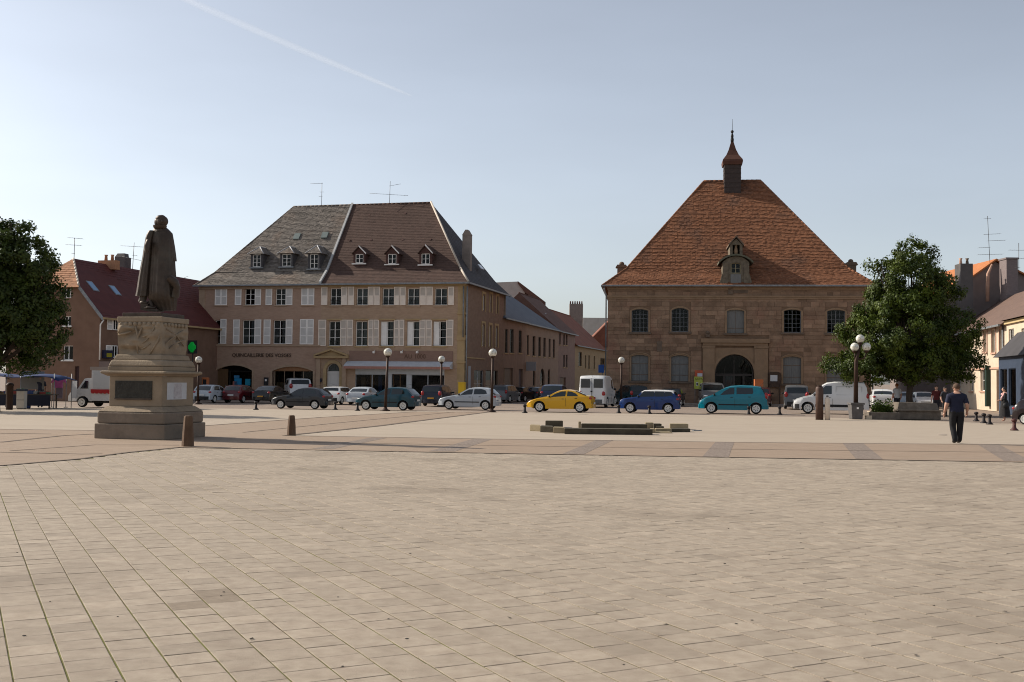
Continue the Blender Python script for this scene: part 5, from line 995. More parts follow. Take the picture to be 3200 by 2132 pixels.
def car(name, label, kind, pt, px, py, rz, roofmat=None, plate=MPLATE, bump=None, amber=False, group=None, cat='car', glass=None, hub=True, smin=.86, smax=1.12):
    sp = SPEC[kind]; L, W, T, BT = sp['L'], sp['W'], sp['top'], sp['belt']; xf, xr, r = sp['wh']; gl = glass or MGL
    def hw(x):
        k_ = 1.
        if x < .6: k_ -= .17 * (1 - x / .6) ** 2
        if x > L - .45: k_ -= .11 * ((x - L + .45) / .45) ** 2
        return W / 2 * k_
    def belt(x): return min(ip(BT, x), ip(T, x) - .05)
    def sy(x, z):
        b = belt(x); h = hw(x)
        return h * (1 - .07 * max(0, (b - z) / b - .35)) if z <= b else h * .985 - (z - b) * {'van': .1, 'bigvan': .07, 'wagon': .2, 'mpv': .22}.get(kind, .31)
    def ztop(x, y): ys = max(.1, sy(x, ip(T, x))); return ip(T, x) + .018 - .03 * (y / ys) ** 2
    xs = set(L * i / 40 for i in range(41)) | set(a for a, _ in T); R_ = r * 1.2
    for w_ in (xf, xr): xs |= set(w_ + R_ * math.cos(math.pi * i / 12) for i in range(13)) | {w_ - R_ - .004, w_ + R_ + .004}
    xs = sorted(x for x in xs if 0 <= x <= L); xs = [x for i, x in enumerate(xs) if i == 0 or x - xs[i - 1] > .003]
    def zl(x):
        z = .2 + (.06 if x < .4 or x > L - .35 else 0)
        for w_ in (xf, xr):
            if abs(x - w_) < R_: z = max(z, r * .98 + math.sqrt(R_ * R_ - (x - w_) ** 2))
        return min(z, ip(T, x) - .12)
    V = []; n = 11
    for x in xs:
        z0, zt = zl(x), ip(T, x); b = max(belt(x), z0 + .04); row = [(.5 * hw(x), z0)]
        for f in (0, .22, .6, 1): z = z0 + (b - z0) * f; row.append((sy(x, z), z))
        for f in (.33, .66, .93): z = b + (zt - b) * f; row.append((sy(x, z), z))
        ye = sy(x, zt); row += [(ye * .9, zt - .006), (ye * .5, zt + .012), (0, zt + .018)]
        V += [(x, y, z) for y, z in row] + [(x, -y, z) for y, z in row]
    bd = MB(); fs_ = []; ms = []
    for i in range(len(xs) - 1):
        for s in (0, 1):
            o0, o1 = (i * 2 + s) * n, (i * 2 + 2 + s) * n
            for k_ in range(n - 1):
                f = (o0 + k_, o1 + k_, o1 + k_ + 1, o0 + k_ + 1); f = f if s else f[::-1]
                xm = (xs[i] + xs[i + 1]) / 2; fs_.append(f); ms.append(1 if k_ == 0 else (2 if roofmat and k_ >= 6 and sp['ws'][1] - .02 < xm < sp['rw'][0] + .02 else 0))
        fs_.append((i * 2 * n, i * 2 * n + n, (i + 1) * 2 * n + n, (i + 1) * 2 * n)); ms.append(1)
    for i in (0, len(xs) - 1):
        o = i * 2 * n; f = [o + k_ for k_ in range(n)] + [o + n + k_ for k_ in range(n - 2, -1, -1)]; fs_.append(f if i else f[::-1]); ms.append(0)
    o = len(bd.v); bd.v = V; bd.f = fs_; bd.m = ms; bd.t = [.5] * len(fs_); bd.sm = [True] * len(fs_)
    # place: match pixel extents on the ground
    c_, s_ = math.cos(rz), math.sin(rz); G = gp((px[0] + px[1]) / 2, py); G.z = 0
    def ext(P, sc_):
        q = [proj((P.x + sc_ * (x * c_ - y * s_), P.y + sc_ * (x * s_ + y * c_), .6 * sc_))[0] for x in (0, L) for y in (-W / 2, W / 2)]; return min(q), max(q)
    nd = min(sc_y for sc_y in [(x * s_ + y * c_) for x in (xf, xr) for y in (-W / 2, W / 2)])
    scl = 1.; P = Vector((G.x, G.y - nd, 0))
    for _ in range(6):
        a, b = ext(P, scl); scl = min(smax, max(smin, scl * (px[1] - px[0]) / (b - a))); P = Vector((P.x, G.y - nd * scl, 0)); a, b = ext(P, scl); P.x += ((px[0] + px[1]) / 2 - (a + b) / 2) / F * P.y
    t = thing(name, label, cat, P, rz, group); t.scale = (scl,) * 3
    body = bd.build('body', [pt, MBLK, roofmat or pt], t, sharp=42)
    def top_patch(nm, x0, x1, fw, mt, nx=8, ny=6):
        g = MB(); P_ = []
        for i in range(nx + 1):
            x = x0 + (x1 - x0) * i / nx; dx = .01; sl = (ip(T, x + dx) - ip(T, x - dx)) / (2 * dx); nn = Vector((-sl, 1)).normalized() * .012
            for j in range(ny + 1):
                y = (-1 + 2 * j / ny) * sy(x, ip(T, x)) * fw; P_.append((x + nn.x, y, ztop(x, y) + nn.y))
        g.add(P_, [(i * (ny + 1) + j, (i + 1) * (ny + 1) + j, (i + 1) * (ny + 1) + j + 1, i * (ny + 1) + j + 1) for i in range(nx) for j in range(ny)], 0, .5, True); return g.build(nm, mt, t)
    top_patch('windscreen', sp['ws'][0] + .02, sp['ws'][1] - .04, .86, gl); 
    if kind not in ('bigvan', 'van'): top_patch('rear_window', sp['rw'][0] + .02, sp['rw'][1], .84, gl)
    elif kind == 'bigvan':
        for s in (-1, 1): MB().box(L - .06, L - .02, s * .42 - .3, s * .42 + .3, 1.28, 1.85).build('rear_window', mat('rear_glass', (.06, .065, .065), rough=.1, spec=.5), t)
        MB().box(L - .03, L + .02, -.012, .012, .6, 1.9).box(L, L + .04, -.08, .04, 1.0, 1.08).build('rear_door_seam', MBLK, t)
    for s in (-1, 1):
        for poly in sp['side']:
            g = MB(); pts = [(x, s * (sy(x, z) + .008), z) for x, z in poly]; g.poly(pts if s < 0 else pts[::-1]); g.build('side_window', gl, t)
        for w_ in (xf, xr):
            ty, rm, hb = wheelset(r); wo = link('wheel', hb, t, (w_, s * (W / 2 - .12), r * 1.0), 0 if s < 0 else math.pi); link('tyre', ty, wo); link('rim', rm, wo)
        xm = sp['ws'][0] + .12; zm = ip(BT, xm) + .05; MB().ball((xm, s * (sy(xm, zm) + .09), zm + .03), (.06, .1, .07), 10, 7).build('door_mirror', MBLK, t)
        hx = .16; MB().ball((hx + .02, s * (hw(.1) - .2), min(.66, ip(T, .12) - .05)), (.15, .2, .075), 12, 8).build('headlight', MLAMP, t)
        if amber: MB().ball((hx + .12, s * (hw(.25) - .06), min(.72, ip(T, .2))), (.1, .05, .05), 8, 6).build('indicator', MAMB, t)
        tall = kind in ('van', 'bigvan', 'mpv', 'wagon'); zt_ = .86 if not tall else 1.0; hh = .09 if not tall else .2
        if kind == 'bigvan': zt_ = .9
        xx = L - .10; MB().ball((xx, s * (hw(xx) - .1), zt_), (.12, .13, hh), 10, 8).build('tail_light', MTAIL, t)
        for x in [q[-1][0] + .12 if False else (q[1][0] - .14) for q in sp['side'][:2]]:
            zz = ip(BT, x) - .1; MB().box(x - .07, x + .07, s * (sy(x, zz)) - .012, s * (sy(x, zz)) + .012, zz - .015, zz + .015).build('door_handle', MBLK, t)
        g = MB(); x = sp['side'][0][1][0] + .03
        for z in [i * .1 for i in range(4, 9)]:
            if z < ip(BT, x) - .02: g.box(x - .006, x + .006, s * sy(x, z) - .006, s * sy(x, z) + .006, z - .05, z + .05)
        g.build('door_seam', MBLK, t)
        if kind in ('mpv', 'hatch', 'sedan'):
            g = MB(); a, b = xf + R_ + .05, xr - R_ - .05
            for i in range(8): u, v = a + (b - a) * i / 8, a + (b - a) * (i + 1) / 8; g.prism([(u, s * sy(u, .5), .47), (v, s * sy(v, .5), .47), (v, s * sy(v, .5), .53), (u, s * sy(u, .5), .53)], (0, s * .014, 0))
            g.build('side_moulding', MBLK, t)
    if kind == 'van':
        for s in (-1, 1):
            g = MB()
            for (a, b, c, d) in ((2.32, 3.72, 1.52, 1.535), (2.32, 3.72, 1.06, 1.075), (2.32, 2.335, 1.076, 1.519), (3.705, 3.72, 1.076, 1.519)): zc_ = (c + d) / 2; g.box(a, b, s * sy(3, zc_) - .012, s * sy(3, zc_) + .012, c, d)
            g.build('panel_rib', mat('van_seam', (.25, .25, .25), rough=.5), t); g = MB(); a, b = xf + R_ + .03, xr - R_ - .03; g.box(a, b, s * sy(2, .45) - .015, s * sy(2, .45) + .02, .38, .52); g.build('side_moulding', MBLK, t)
    bm_ = bump or pt
    for sgn, x0 in ((-1, 0), (1, L)):
        o_ = [(x0 - sgn * .32, hw(.3) + .012), (x0 - sgn * .1, hw(.1) + .005), (x0 + sgn * .035, hw(0) * .85), (x0 + sgn * .055, 0)]; pl = o_ + [(a, -b) for a, b in o_[:-1][::-1]]
        g = MB(); inn = [(x0 - sgn * .32, -hw(.3) + .1), (x0 - sgn * .32, hw(.3) - .1)]
        g.prism([(a, b, .27) for a, b in pl], (0, 0, .25)); g.build('bumper', bm_, t, sharp=40)
    MB().box(L + .056, L + .07, -.26, .26, .5 if kind in ('coupe', 'sedan') else .58, .61 if kind in ('coupe', 'sedan') else .69).build('number_plate', plate, t)
    MB().box(-.075, -.057, -.25, .25, .36, .46).build('number_plate', MPLATE, t)
    MB().box(-.01, .02, -.45, .45, .52, .6).build('grille', MBLK, t)
    MB().tube([(sp['ws'][1] + .1 if kind in ('hatch', 'mini') else sp['rw'][0] - .1, 0, ip(T, sp['rw'][0] - .1)), (sp['rw'][0] + .2, 0, ip(T, sp['rw'][0] - .1) + .3)], .006, 4).build('aerial', MBLK, t)
    return t
RF = -PH; RB = -PH - RD(90)
pw = paint('white', (.62, .62, .61)); psil = paint('silver', (.36, .39, .42), .3); pgr = paint('slate_grey', (.020, .023, .030)); ptl = paint('petrol', (.004, .042, .062)); pyl = paint('yellow', (.58, .31, .006)); pbl = paint('blue', (.005, .030, .135)); ptq = paint('turquoise', (.0, .145, .20)); pnv = paint('navy', (.005, .007, .018)); pbk = paint('black', (.005, .005, .006)); prd = paint('red', (.085, .006, .009)); pgy = paint('mid_grey', (.11, .115, .12)); ptd = paint('dark_teal', (.006, .02, .026)); pbd = paint('blue_dark', (.008, .015, .045))
gk = 'cars standing at the edge of the square'; gp2 = 'cars parked nose-in before the houses'
car('slate_hatchback', 'slate grey five door hatchback behind the low black bollards', 'hatch', pgr, (846, 1042), 1279, RF, group=gk)
car('petrol_hatchback', 'dark petrol blue hatchback half hidden by a globe lamp post', 'hatch', ptl, (1108, 1318), 1283, RF, group=gk)
car('silver_hatchback', 'pale silver hatchback beside the lamp post at the lane mouth', 'hatch', psil, (1368, 1568), 1281, RF, group=gk)
car('yellow_coupe', 'bright yellow two door coupe', 'coupe', pyl, (1645, 1862), 1289, RF, group=gk)
car('blue_mini', 'small dark blue car with white roof', 'mini', pbl, (1934, 2128), 1291.5, RF, roofmat=paint('roof_white', (.72, .71, .68)), bump=pbl, group=gk)
car('turquoise_mpv', 'turquoise tall hatchback in front of the hall portal', 'mpv', ptq, (2183, 2400), 1293.5, RF, bump=None, amber=True, group=gk)
car('white_panel_van', 'white panel van with black bumpers beside the brown post', 'van', pw, (2478, 2716), 1294, RF, bump=MBLK, cat='van')
car('silver_estate', 'pale silver car seen from behind, beside the statue base', 'hatch', psil, (618, 716), 1259, RB, bump=MBLK, group=gp2)
car('dark_red_car', 'dark red hatchback seen from behind', 'hatch', prd, (700, 812), 1259, RB, bump=prd, group=gp2)
car('black_saloon', 'black saloon seen from behind with orange number plate', 'sedan', pbk, (795, 905), 1260, RB, plate=MPLATEY, group=gp2)
car('white_estate', 'white car with pale roof standing behind the slate grey hatchback', 'mpv', pw, (868, 985), 1250, RB + RD(35), group=gp2)
car('small_white_car', 'little white hatchback seen from behind before the arched door', 'mini', pw, (1018, 1098), 1264, RB, group=gp2, bump=MBLK)
car('silver_saloon', 'silver saloon with large red tail lamps before the shop awning', 'sedan', psil, (1090, 1190), 1266, RB, group=gp2)
car('navy_people_carrier', 'navy blue van-like car with orange plate beside the house corner', 'wagon', pnv, (1314, 1428), 1270, RB, plate=MPLATEY, group=gp2, smax=1.25)
car('grey_lane_car', 'light grey car behind the silver hatchback at the lane mouth', 'wagon', pgy, (1545, 1618), 1258, RB - RD(6), group=gp2)
car('black_lane_car', 'black hatchback parked just inside the lane', 'hatch', pbk, (1598, 1672), 1255, RB - RD(12), group=gp2)
car('charcoal_lane_car', 'charcoal car with a pale number plate deeper in the lane', 'hatch', pgr, (1640, 1712), 1254, RB - RD(6), group=gp2)
car('dark_blue_hatchback', 'dark blue hatchback showing its tail behind the yellow coupe', 'hatch', pbd, (1686, 1788), 1264, RB, group=gp2)
car('white_high_van', 'high white van with two rear windows behind the yellow coupe', 'bigvan', pw, (1806, 1926), 1273, RB, bump=mat('grey_bumper', (.10, .105, .11), rough=.6), cat='van', group=gp2, smax=1.15)
car('dark_teal_estate', 'dark teal estate car between white van and small blue car', 'wagon', ptd, (1912, 2030), 1266, RB + RD(30), group=gp2)
car('grey_black_car', 'dark car whose tail shows behind the small blue car', 'hatch', pbk, (2062, 2142), 1270, RB, group=gp2)
car('grey_people_carrier', 'grey people carrier nosing out behind the turquoise car', 'mpv', pgy, (2178, 2275), 1268, RD(90) - PH + RD(8), group=gp2)
car('maroon_dark_car', 'dark maroon car behind the tail of the turquoise car', 'hatch', paint('maroon', (.05, .012, .014)), (2340, 2412), 1270, RB, group=gp2)
car('silver_offroader', 'silver off-road car seen from behind before the hall windows', 'wagon', pgy, (2449, 2530), 1279, RB, bump=MBLK, group=gp2)
car('white_saloon', 'white saloon with wide dark tail panel beside the lamp planter', 'sedan', pw, (2712, 2800), 1276, RB, group=gp2)
car('pale_blue_car', 'pale blue car behind the tree trunk', 'sedan', paint('pale_blue', (.33, .38, .43)), (2800, 2862), 1272, RB, group=gp2)
car('white_hood_car', 'white hatchback facing the square behind the stone trough', 'hatch', pw, (2850, 2925), 1276, RD(90) - PH, group=gp2)
car('black_right_car', 'long black estate before the cream house', 'wagon', pbk, (3000, 3140), 1271, RF + RD(20), group=gp2)
car('black_red_car', 'black hatchback parked just behind the woman in black', 'hatch', paint('dark_wine', (.010, .004, .005)), (3166, 3430), 1332, RF + RD(150), group=gk)
# market truck: small cab with white sales box
P0 = gp(212, 1272); tr = thing('market_truck', 'small white market truck with red scalloped trim beside the statue', 'truck', (P0.x, P0.y, 0), RF)
pbx = mat('truck_white', (.52, .50, .48), (.58, .56, .54), sca=2, rough=.5); ctr = MB()
prof = [(.0, .35), (.0, .62), (.12, .8), (.42, .95), (.62, 1.05), (1.05, 1.62), (1.2, 1.66), (1.55, 1.66), (1.55, .35), (1.35, .35), (1.28, .5), (1.1, .62), (.9, .64), (.72, .58), (.58, .44), (.55, .35)]
ctr.prism([(x, 0, z) for x, z in prof], (0, 1.6, 0)); ctr.build('cab', paint('truck_cab', (.5, .5, .5)), tr)
for yy in (-.008, 1.602): MB().prism([(.78, yy, 1.06), (1.3, yy, 1.06), (1.3, yy, 1.5), (1.1, yy, 1.5)], (0, .006, 0)).build('side_window', MGL, tr)
MB().prism([(.66, .15, 1.115), (.66, 1.45, 1.115), (1.0, 1.45, 1.575), (1.0, .15, 1.575)], (-.012, 0, .009)).build('windscreen', MGL, tr)
MB().box(1.58, 5.2, -.12, 1.75, .95, 2.12).build('sales_hatch_box', pbx, tr); MB().box(1.5, 5.25, -.16, 1.8, 2.125, 2.3).build('box_roof', mat('truck_roof', (.30, .24, .20), rough=.8), tr)
MB().box(1.58, 5.2, -.1, 1.73, .38, .945).build('box_skirt', pbx, tr); MB().box(1.7, 5.1, -.135, -.123, 1.08, 2.0).build('hatch', mat('hatch_grey', (.45, .44, .43), rough=.5), tr)
sc_ = MB(); sc_.box(1.56, 5.2, -.15, -.136, .86, 1.03)
for i in range(14): x = 1.7 + i * .26; sc_.prism([(x - .13, -.15, .86), (x + .13, -.15, .86), (x + .08, -.15, .79), (x - .08, -.15, .79)][::-1], (0, .012, 0))
sc_.build('scalloped_trim', mat('trim_red', (.35, .012, .012), rough=.6), tr)
for x in (.92, 3.6):
    for s, y in ((-1, .05), (1, 1.55)):
        ty, rm, hb = wheelset(.3); wo = link('wheel', hb, tr, (x, y, .3), 0 if s < 0 else math.pi); link('tyre', ty, wo); link('rim', rm, wo)
MB().ball((.1, .25, .75), (.12, .16, .1)).build('headlight', MLAMP, tr); MB().ball((.1, 1.35, .75), (.12, .16, .1)).build('headlight', MLAMP, tr); MB().box(.5, 5, .3, 1.3, .25, .38).build('chassis', MBLK, tr)
o = MB().box(-.03, .03, -.04, .0, 0, 1).box(.0, .04, -.42, -.04, 0, 1).build('open_door', paint('truck_cab', (.5, .5, .5)), tr, (.55, -.02, .5)); MB().box(.015, .022, -.40, -.06, .5, .92).build('side_window', MGL, o)
# ---------------------------------------------------------------- monument
CN = gp(513, 1376.5); CN.z = 0; pf = Frame(CN, -PH); s_ = -pf.X(297, 1374); ps = Frame(CN, -PH + RD(90)); s2 = ps.X(644, 1362); S0 = (s_ + s2) / 2
CP = CN - pf.e * (S0 / 2) + pf.n * (S0 / 2); ped = thing('stone_pedestal', 'massive stepped grey stone pedestal with dark bronze plaque under the statue', 'pedestal', CP, -PH)
mPs = mat('pedestal_stone', (.225, .172, .118), (.295, .23, .162), sca=1.6, rough=.92, bump=.5, bsc=18, stain=(.135, .105, .08), ssc=.9, samt=.8, obj=True); mPd = mat('pedestal_base', (.165, .128, .098), (.235, .185, .142), sca=2.2, rough=.95, bump=.6, bsc=14, stain=(.09, .078, .06), ssc=1.1, samt=.85, obj=True)
def zl_(py): return dp(505, py, CN.y + .25).z
H2 = S0 / 2
def sq(name, hs, z0, z1, mt=mPs, bev=.02, hs2=None, parent=ped):
    h2 = hs2 or hs; g = MB(); g.add([(-hs, -hs, z0), (hs, -hs, z0), (hs, hs, z0), (-hs, hs, z0), (-h2, -h2, z1), (h2, -h2, z1), (h2, h2, z1), (-h2, h2, z1)], [(0, 3, 2, 1), (4, 5, 6, 7), (0, 1, 5, 4), (1, 2, 6, 5), (2, 3, 7, 6), (3, 0, 4, 7)]); return g.build(name, mt, parent, bevel=bev)
zb0, zb1, zd0, zd1, zc1, zu1, zk0, zk1, zs1, ztp = 0, zl_(1327), zl_(1289), zl_(1177), zl_(1160), zl_(1146), zl_(1108), zl_(1005), zl_(988), zl_(975)
sq('foundation', H2, 0, zb1, mPd, .025); sq('plinth', H2 * .96, zb1 + .002, zd0, mPd, .05)
sq('plinth_weathering', H2 * .95, zd0 + .002, zd0 + .15, mPs, .01, H2 * .79); sq('dado', H2 * .755, zd0 + .152, zd1, mPs, .015)
sq('cornice_lower', H2 * .80, zd1 + .002, zd1 + .06, mPs, .01, H2 * .88); sq('cornice', H2 * .93, zd1 + .062, zc1, mPs, .05)
sq('upper_plinth', H2 * .79, zc1 + .002, zu1, mPs, .02); zm = zu1 + (zk0 - zu1) * .55
sq('upper_moulding', H2 * .80, zu1 + .002, zm, mPs, .05, H2 * .74); sq('upper_step', H2 * .70, zm + .002, zk0, mPs, .03, H2 * .655)
# rough carved block: relief figures, swelling towards its top
g = MB(); n = 44; nz = 36; V = []
rnd = random.Random(3); bl = [(rnd.uniform(0, 4), rnd.uniform(.1, .95), rnd.uniform(.06, .2), rnd.uniform(.05, .2), rnd.uniform(-.07, .07)) for _ in range(170)]
def rel(u, v):
    d = 0
    for a, b_, wu, wv, am in bl:
        du = (u - a + 2) % 4 - 2; q_ = (du / wu) ** 2 + ((v - b_) / wv) ** 2
        if q_ < 4: d += am * math.exp(-q_)
    return d
for j in range(nz + 1):
    v = j / nz; hs = H2 * (.595 + .03 * math.sin(v * math.pi * .9) + .02 * v)
    for i in range(4 * n):
        u = i / n; sd_, f = int(u), u - int(u); a = -1 + 2 * f; d = rel(u, v) * min(1, 8 * min(f, 1 - f) + .35); h_ = hs + d
        p = [(a * hs, -h_), (h_, a * hs), (-a * hs, h_), (-h_, -a * hs)][sd_]; V.append((p[0], p[1], zk0 + .002 + (zk1 - zk0 - .004) * v))
N4 = 4 * n; g.add(V, [(j * N4 + i, j * N4 + (i + 1) % N4, (j + 1) * N4 + (i + 1) % N4, (j + 1) * N4 + i) for j in range(nz) for i in range(N4)] + [list(range(N4))[::-1], list(range(nz * N4, (nz + 1) * N4))], 0, .5, True)
g.build('carved_block', mPs, ped, sharp=38)
g = MB()
def onf(cx, cy):
    u = (cx - 585) / 725.; v = (890 - cy) / 545.; hs = H2 * (.595 + .03 * math.sin(v * math.pi * .9) + .02 * v); return Vector((-hs + 2 * hs * u, -hs - .015, zk0 + (zk1 - zk0) * v))
def onr(u, v): hs = H2 * (.595 + .03 * math.sin(v * math.pi * .9) + .02 * v); return Vector((hs + .015, -hs + 2 * hs * u, zk0 + (zk1 - zk0) * v))
for ln_, r_ in (([(880, 410), (905, 500), (930, 600), (918, 740), (910, 870)], .03), ([(990, 440), (955, 530), (938, 595)], .03), ([(820, 505), (720, 540), (600, 552)], .035), ([(1290, 560), (1250, 680), (1180, 790), (1125, 888)], .03), ([(1200, 420), (1150, 540), (1000, 600)], .03), ([(1100, 620), (1010, 690), (960, 760)], .022), ([(1130, 700), (1050, 770), (970, 800)], .022), ([(700, 400), (640, 450), (600, 530)], .04), ([(760, 380), (800, 450), (880, 480)], .03)): g.tube([onf(*p) for p in ln_], [r_ * .6] + [r_] * (len(ln_) - 2) + [r_ * .5], 8)
for i in range(9): p = onf(640 + 78 * i, 378); g.ball(p + Vector((0, .01, 0)), (.07, .05, .07), 10, 7)
for i in range(7): g.ball(onr(.1 + .13 * i, .93), (.05, .07, .06), 10, 7)
for ln_ in ([(.1, .3), (.4, .55), (.8, .8)], [(.3, .2), (.55, .4), (.9, .5)], [(.15, .8), (.5, .65), (.85, .3)]): g.tube([onr(*p) for p in ln_], [.015, .028, .015], 8)
g.build('carved_relief', mPs, ped)
sq('top_slab', H2 * .655, zk1 + .002, zs1, mPs, .02)
mbr = mat('dark_bronze', (.050, .036, .027), (.085, .062, .047), sca=3, rough=.5, metal=.35, bump=.4, bsc=9, obj=True, stain=(.06, .07, .055), ssc=1.4, samt=.5)
xo0, xo1 = -H2 * .52, H2 * .54; o = MB().box(-H2 * .575, H2 * .48, -H2 * .755 - .025, -H2 * .755 - .002, zl_(1249), zl_(1192)).build('bronze_plaque', mat('plaque_dark', (.018, .016, .012), (.035, .032, .024), sca=6, rough=.6, bump=1, bsc=16, obj=True), ped)
MB().box(-H2 * .575, H2 * .48, -H2 * .755 - .045, -H2 * .755 - .026, zl_(1251), zl_(1246)).build('rim', mbr, o)
o = MB().box(H2 * .755 + .002, H2 * .755 + .012, -H2 * .53, H2 * .40, zl_(1250), zl_(1196)).build('paper_notice', mat('notice_sheet', (.42, .42, .43), (.52, .52, .53), sca=2, rough=.8, obj=True), ped)
MB().box(H2 * .755 + .013, H2 * .755 + .017, -H2 * .22, H2 * .16, zl_(1247), zl_(1199)).build('printed_map', mat('notice_print', (.33, .30, .31), (.47, .45, .45), sca=7, rough=.8, obj=True), o)
# ---- bronze figure
YS = CP.y; st = thing('bronze_statue', 'dark bronze robed figure with long cape standing on the stone pedestal', 'statue', (CP.x, CP.y, zs1), 0)
sq('statue_base', H2 * .56, zs1 + .002 - zs1, ztp - zs1, mbr, .01, None, st); st.children[0].rotation_euler = (0, 0, -PH)
def sx(cx): return dp(380 + .2232 * cx, 850, YS).x - CP.x
def sz(cy): return dp(470, 650 + .2232 * cy, YS).z - zs1
fig = MB()
def loft(rows, nf=16, amp=.04, dep=.8, y0=0., seg=56, ph=0., cap=True):
    """rows: (cy, left cx, right cx, depth factor)"""
    V = []; 
    for (cy, l, r_, dd) in rows:
        cx, hx = (sx(l) + sx(r_)) / 2, (sx(r_) - sx(l)) / 2; z = sz(cy); fo = amp * min(1, max(0, (cy - 260) / 500))
        for k_ in range(seg):
            a = 2 * math.pi * k_ / seg; f = 1 + fo * (math.sin(nf * a + ph + .0015 * cy) + .5 * math.sin(nf * .55 * a + 1.3))
            V.append((cx + hx * math.cos(a) * f, y0 + hx * dd * math.sin(a) * f, z))
    m_ = len(rows); fs_ = [(i * seg + (k_ + 1) % seg, i * seg + k_, (i + 1) * seg + k_, (i + 1) * seg + (k_ + 1) % seg) for i in range(m_ - 1) for k_ in range(seg)]
    if cap: fs_ += [list(range(seg)), list(range((m_ - 1) * seg, m_ * seg))[::-1]]
    fig.add(V, fs_, 0, .5, True)
loft([(262, 470, 590, .8), (290, 430, 620, .62), (330, 408, 660, .6), (400, 402, 690, .62), (520, 398, 712, .64), (700, 396, 728, .66), (850, 392, 738, .72), (1000, 388, 752, .76), (1150, 384, 764, .8), (1270, 382, 770, .82), (1300, 430, 770, .8), (1432, 520, 762, .8)], 15, .045, y0=.05)
loft([(320, 378, 450, .9), (380, 345, 440, .95), (430, 332, 430, .95), (560, 314, 418, 1.0), (700, 298, 412, 1.0), (850, 272, 405, 1.0), (1000, 250, 400, .95), (1150, 232, 396, .9), (1238, 216, 390, .85)], 9, .06, y0=-.05)   # draped arm side of the cape
loft([(1225, 262, 372, .8), (1312, 240, 345, .8)], 5, .02, y0=.02)
loft([(270, 440, 605, .85), (300, 420, 640, .72), (350, 412, 688, .68), (440, 408, 706, .66), (560, 440, 728, .66), (660, 560, 744, .8), (738, 690, 756, 1.2)], 6, .02, y0=.08)  # shoulder cape falling to the right
# arm, book-like bundle and plinth stub behind on the right
fig.tube([(sx(700), -.25, sz(980)), (sx(772), -.2, sz(1045)), (sx(800), -.15, sz(1110)), (sx(770), -.1, sz(1250))], [.1, .13, .1, .12], 10)
fig.tube([(sx(400), -.2, sz(470)), (sx(395), -.3, sz(560)), (sx(392), -.28, sz(640))], [.07, .09, .05], 9)
# shoes
fig.add([], []); fig.ball((sx(430), -.12, sz(1405)), (.19, .11, .07)); fig.ball((sx(330), -.05, sz(1330)), (.13, .09, .06)); fig.tube([(sx(420), 0, sz(1300)), (sx(450), -.05, sz(1400))], [.09, .07], 8); fig.tube([(sx(310), 0, sz(1240)), (sx(320), -.02, sz(1322))], [.08, .07], 8); fig.box(sx(300), sx(400), -.15, .15, sz(1432), sz(1345)); fig.box(sx(360), sx(560), -.3, .3, sz(1445), sz(1428))
# head: face looks to the left, wavy hair, high collar
hx, hz = sx(545), sz(190); fig.ball((hx, 0, hz), (.165, .17, .2), 22, 16); fig.ball((sx(500), -.01, sz(200)), (.115, .12, .15), 16, 12); fig.ball((sx(532), 0, sz(152)), (.15, .165, .115), 16, 10); fig.ball((sx(575), 0, sz(185)), (.125, .15, .15), 16, 10)
fig.tube([(sx(468), 0, sz(165)), (sx(455), 0, sz(212)), (sx(478), 0, sz(218))], [.02, .035, .02], 8); fig.ball((sx(482), 0, sz(250)), (.06, .07, .05)); fig.ball((sx(478), -.06, sz(160)), (.035, .03, .02), 8, 6); fig.ball((sx(575), -.165, sz(195)), (.035, .02, .05), 8, 6)
for i in range(0):
    a = rnd.uniform(0, 6.28); b_ = rnd.uniform(.1, 1.3); fig.ball((hx + .03 + .15 * math.cos(a) * math.cos(b_), .16 * math.sin(a) * math.cos(b_), hz + .02 + .17 * math.sin(b_)), (.045, .045, .025), 7, 5)
fig.tube([(sx(520), 0, sz(250)), (sx(525), .02, sz(320))], [.11, .15], 12); fig.lathe([(.15, 0), (.19, .05), (.2, .11), (.16, .09), (.1, .02)], 20, (sx(522), .0, sz(296)))
fig.build('figure', mbr, st, sharp=60)
# ---------------------------------------------------------------- bollards, lamps
miron = mat('brown_iron', (.030, .015, .010), (.048, .025, .016), sca=6, rough=.6, metal=.3, obj=True); mcor = mat('rust_stone', (.085, .048, .028), (.13, .078, .046), sca=3, rough=.8, bump=.3, obj=True)
def stump(px, py, h, w0, label):
    P = gp(px, py); t = thing('stone_bollard', label, 'bollard', (P.x, P.y + w0, 0), RD(20)); prof = [(w0, 0), (w0, .05), (w0 * .93, .3), (w0 * .72, h - .03), (w0 * .68, h)]
    MB().lathe(prof, 8, smooth=False).build('shaft', mcor, t); MB().lathe([(w0 * .6, h + .001), (w0 * .5, h + .012)], 8, smooth=False).build('cap', mcor, t); return t
P = gp(580, 1396); stump(581, 1396.5, .78, .155, 'tapered brown bollard in front of the pedestal corner'); stump(908, 1362, .62, .135, 'tapered brown bollard standing alone on the brown band')
mblk2 = mat('black_iron', (.014, .011, .011), (.024, .018, .017), sca=6, rough=.55, metal=.3)
def mooring(px, py, lab, red=False):
    P = gp(px, py); t = thing('low_bollard', lab, 'bollard', (P.x, P.y + .12, 0), 0, 'low iron bollards along the plaza edge'); m_ = mblk2 if not red else mat('red_iron', (.06, .016, .013), rough=.6)
    MB().lathe([(.16, 0), (.16, .03), (.1, .08), (.07, .14), (.065, .34)], 14).build('shaft', m_, t); MB().lathe([(.07, .341), (.1, .36), (.11, .42), (.08, .46), (.03, .475)], 14).build('head', m_, t); MB().box(-.02, .02, -.09, .09, .22, .26).build('eyelet', m_, t)
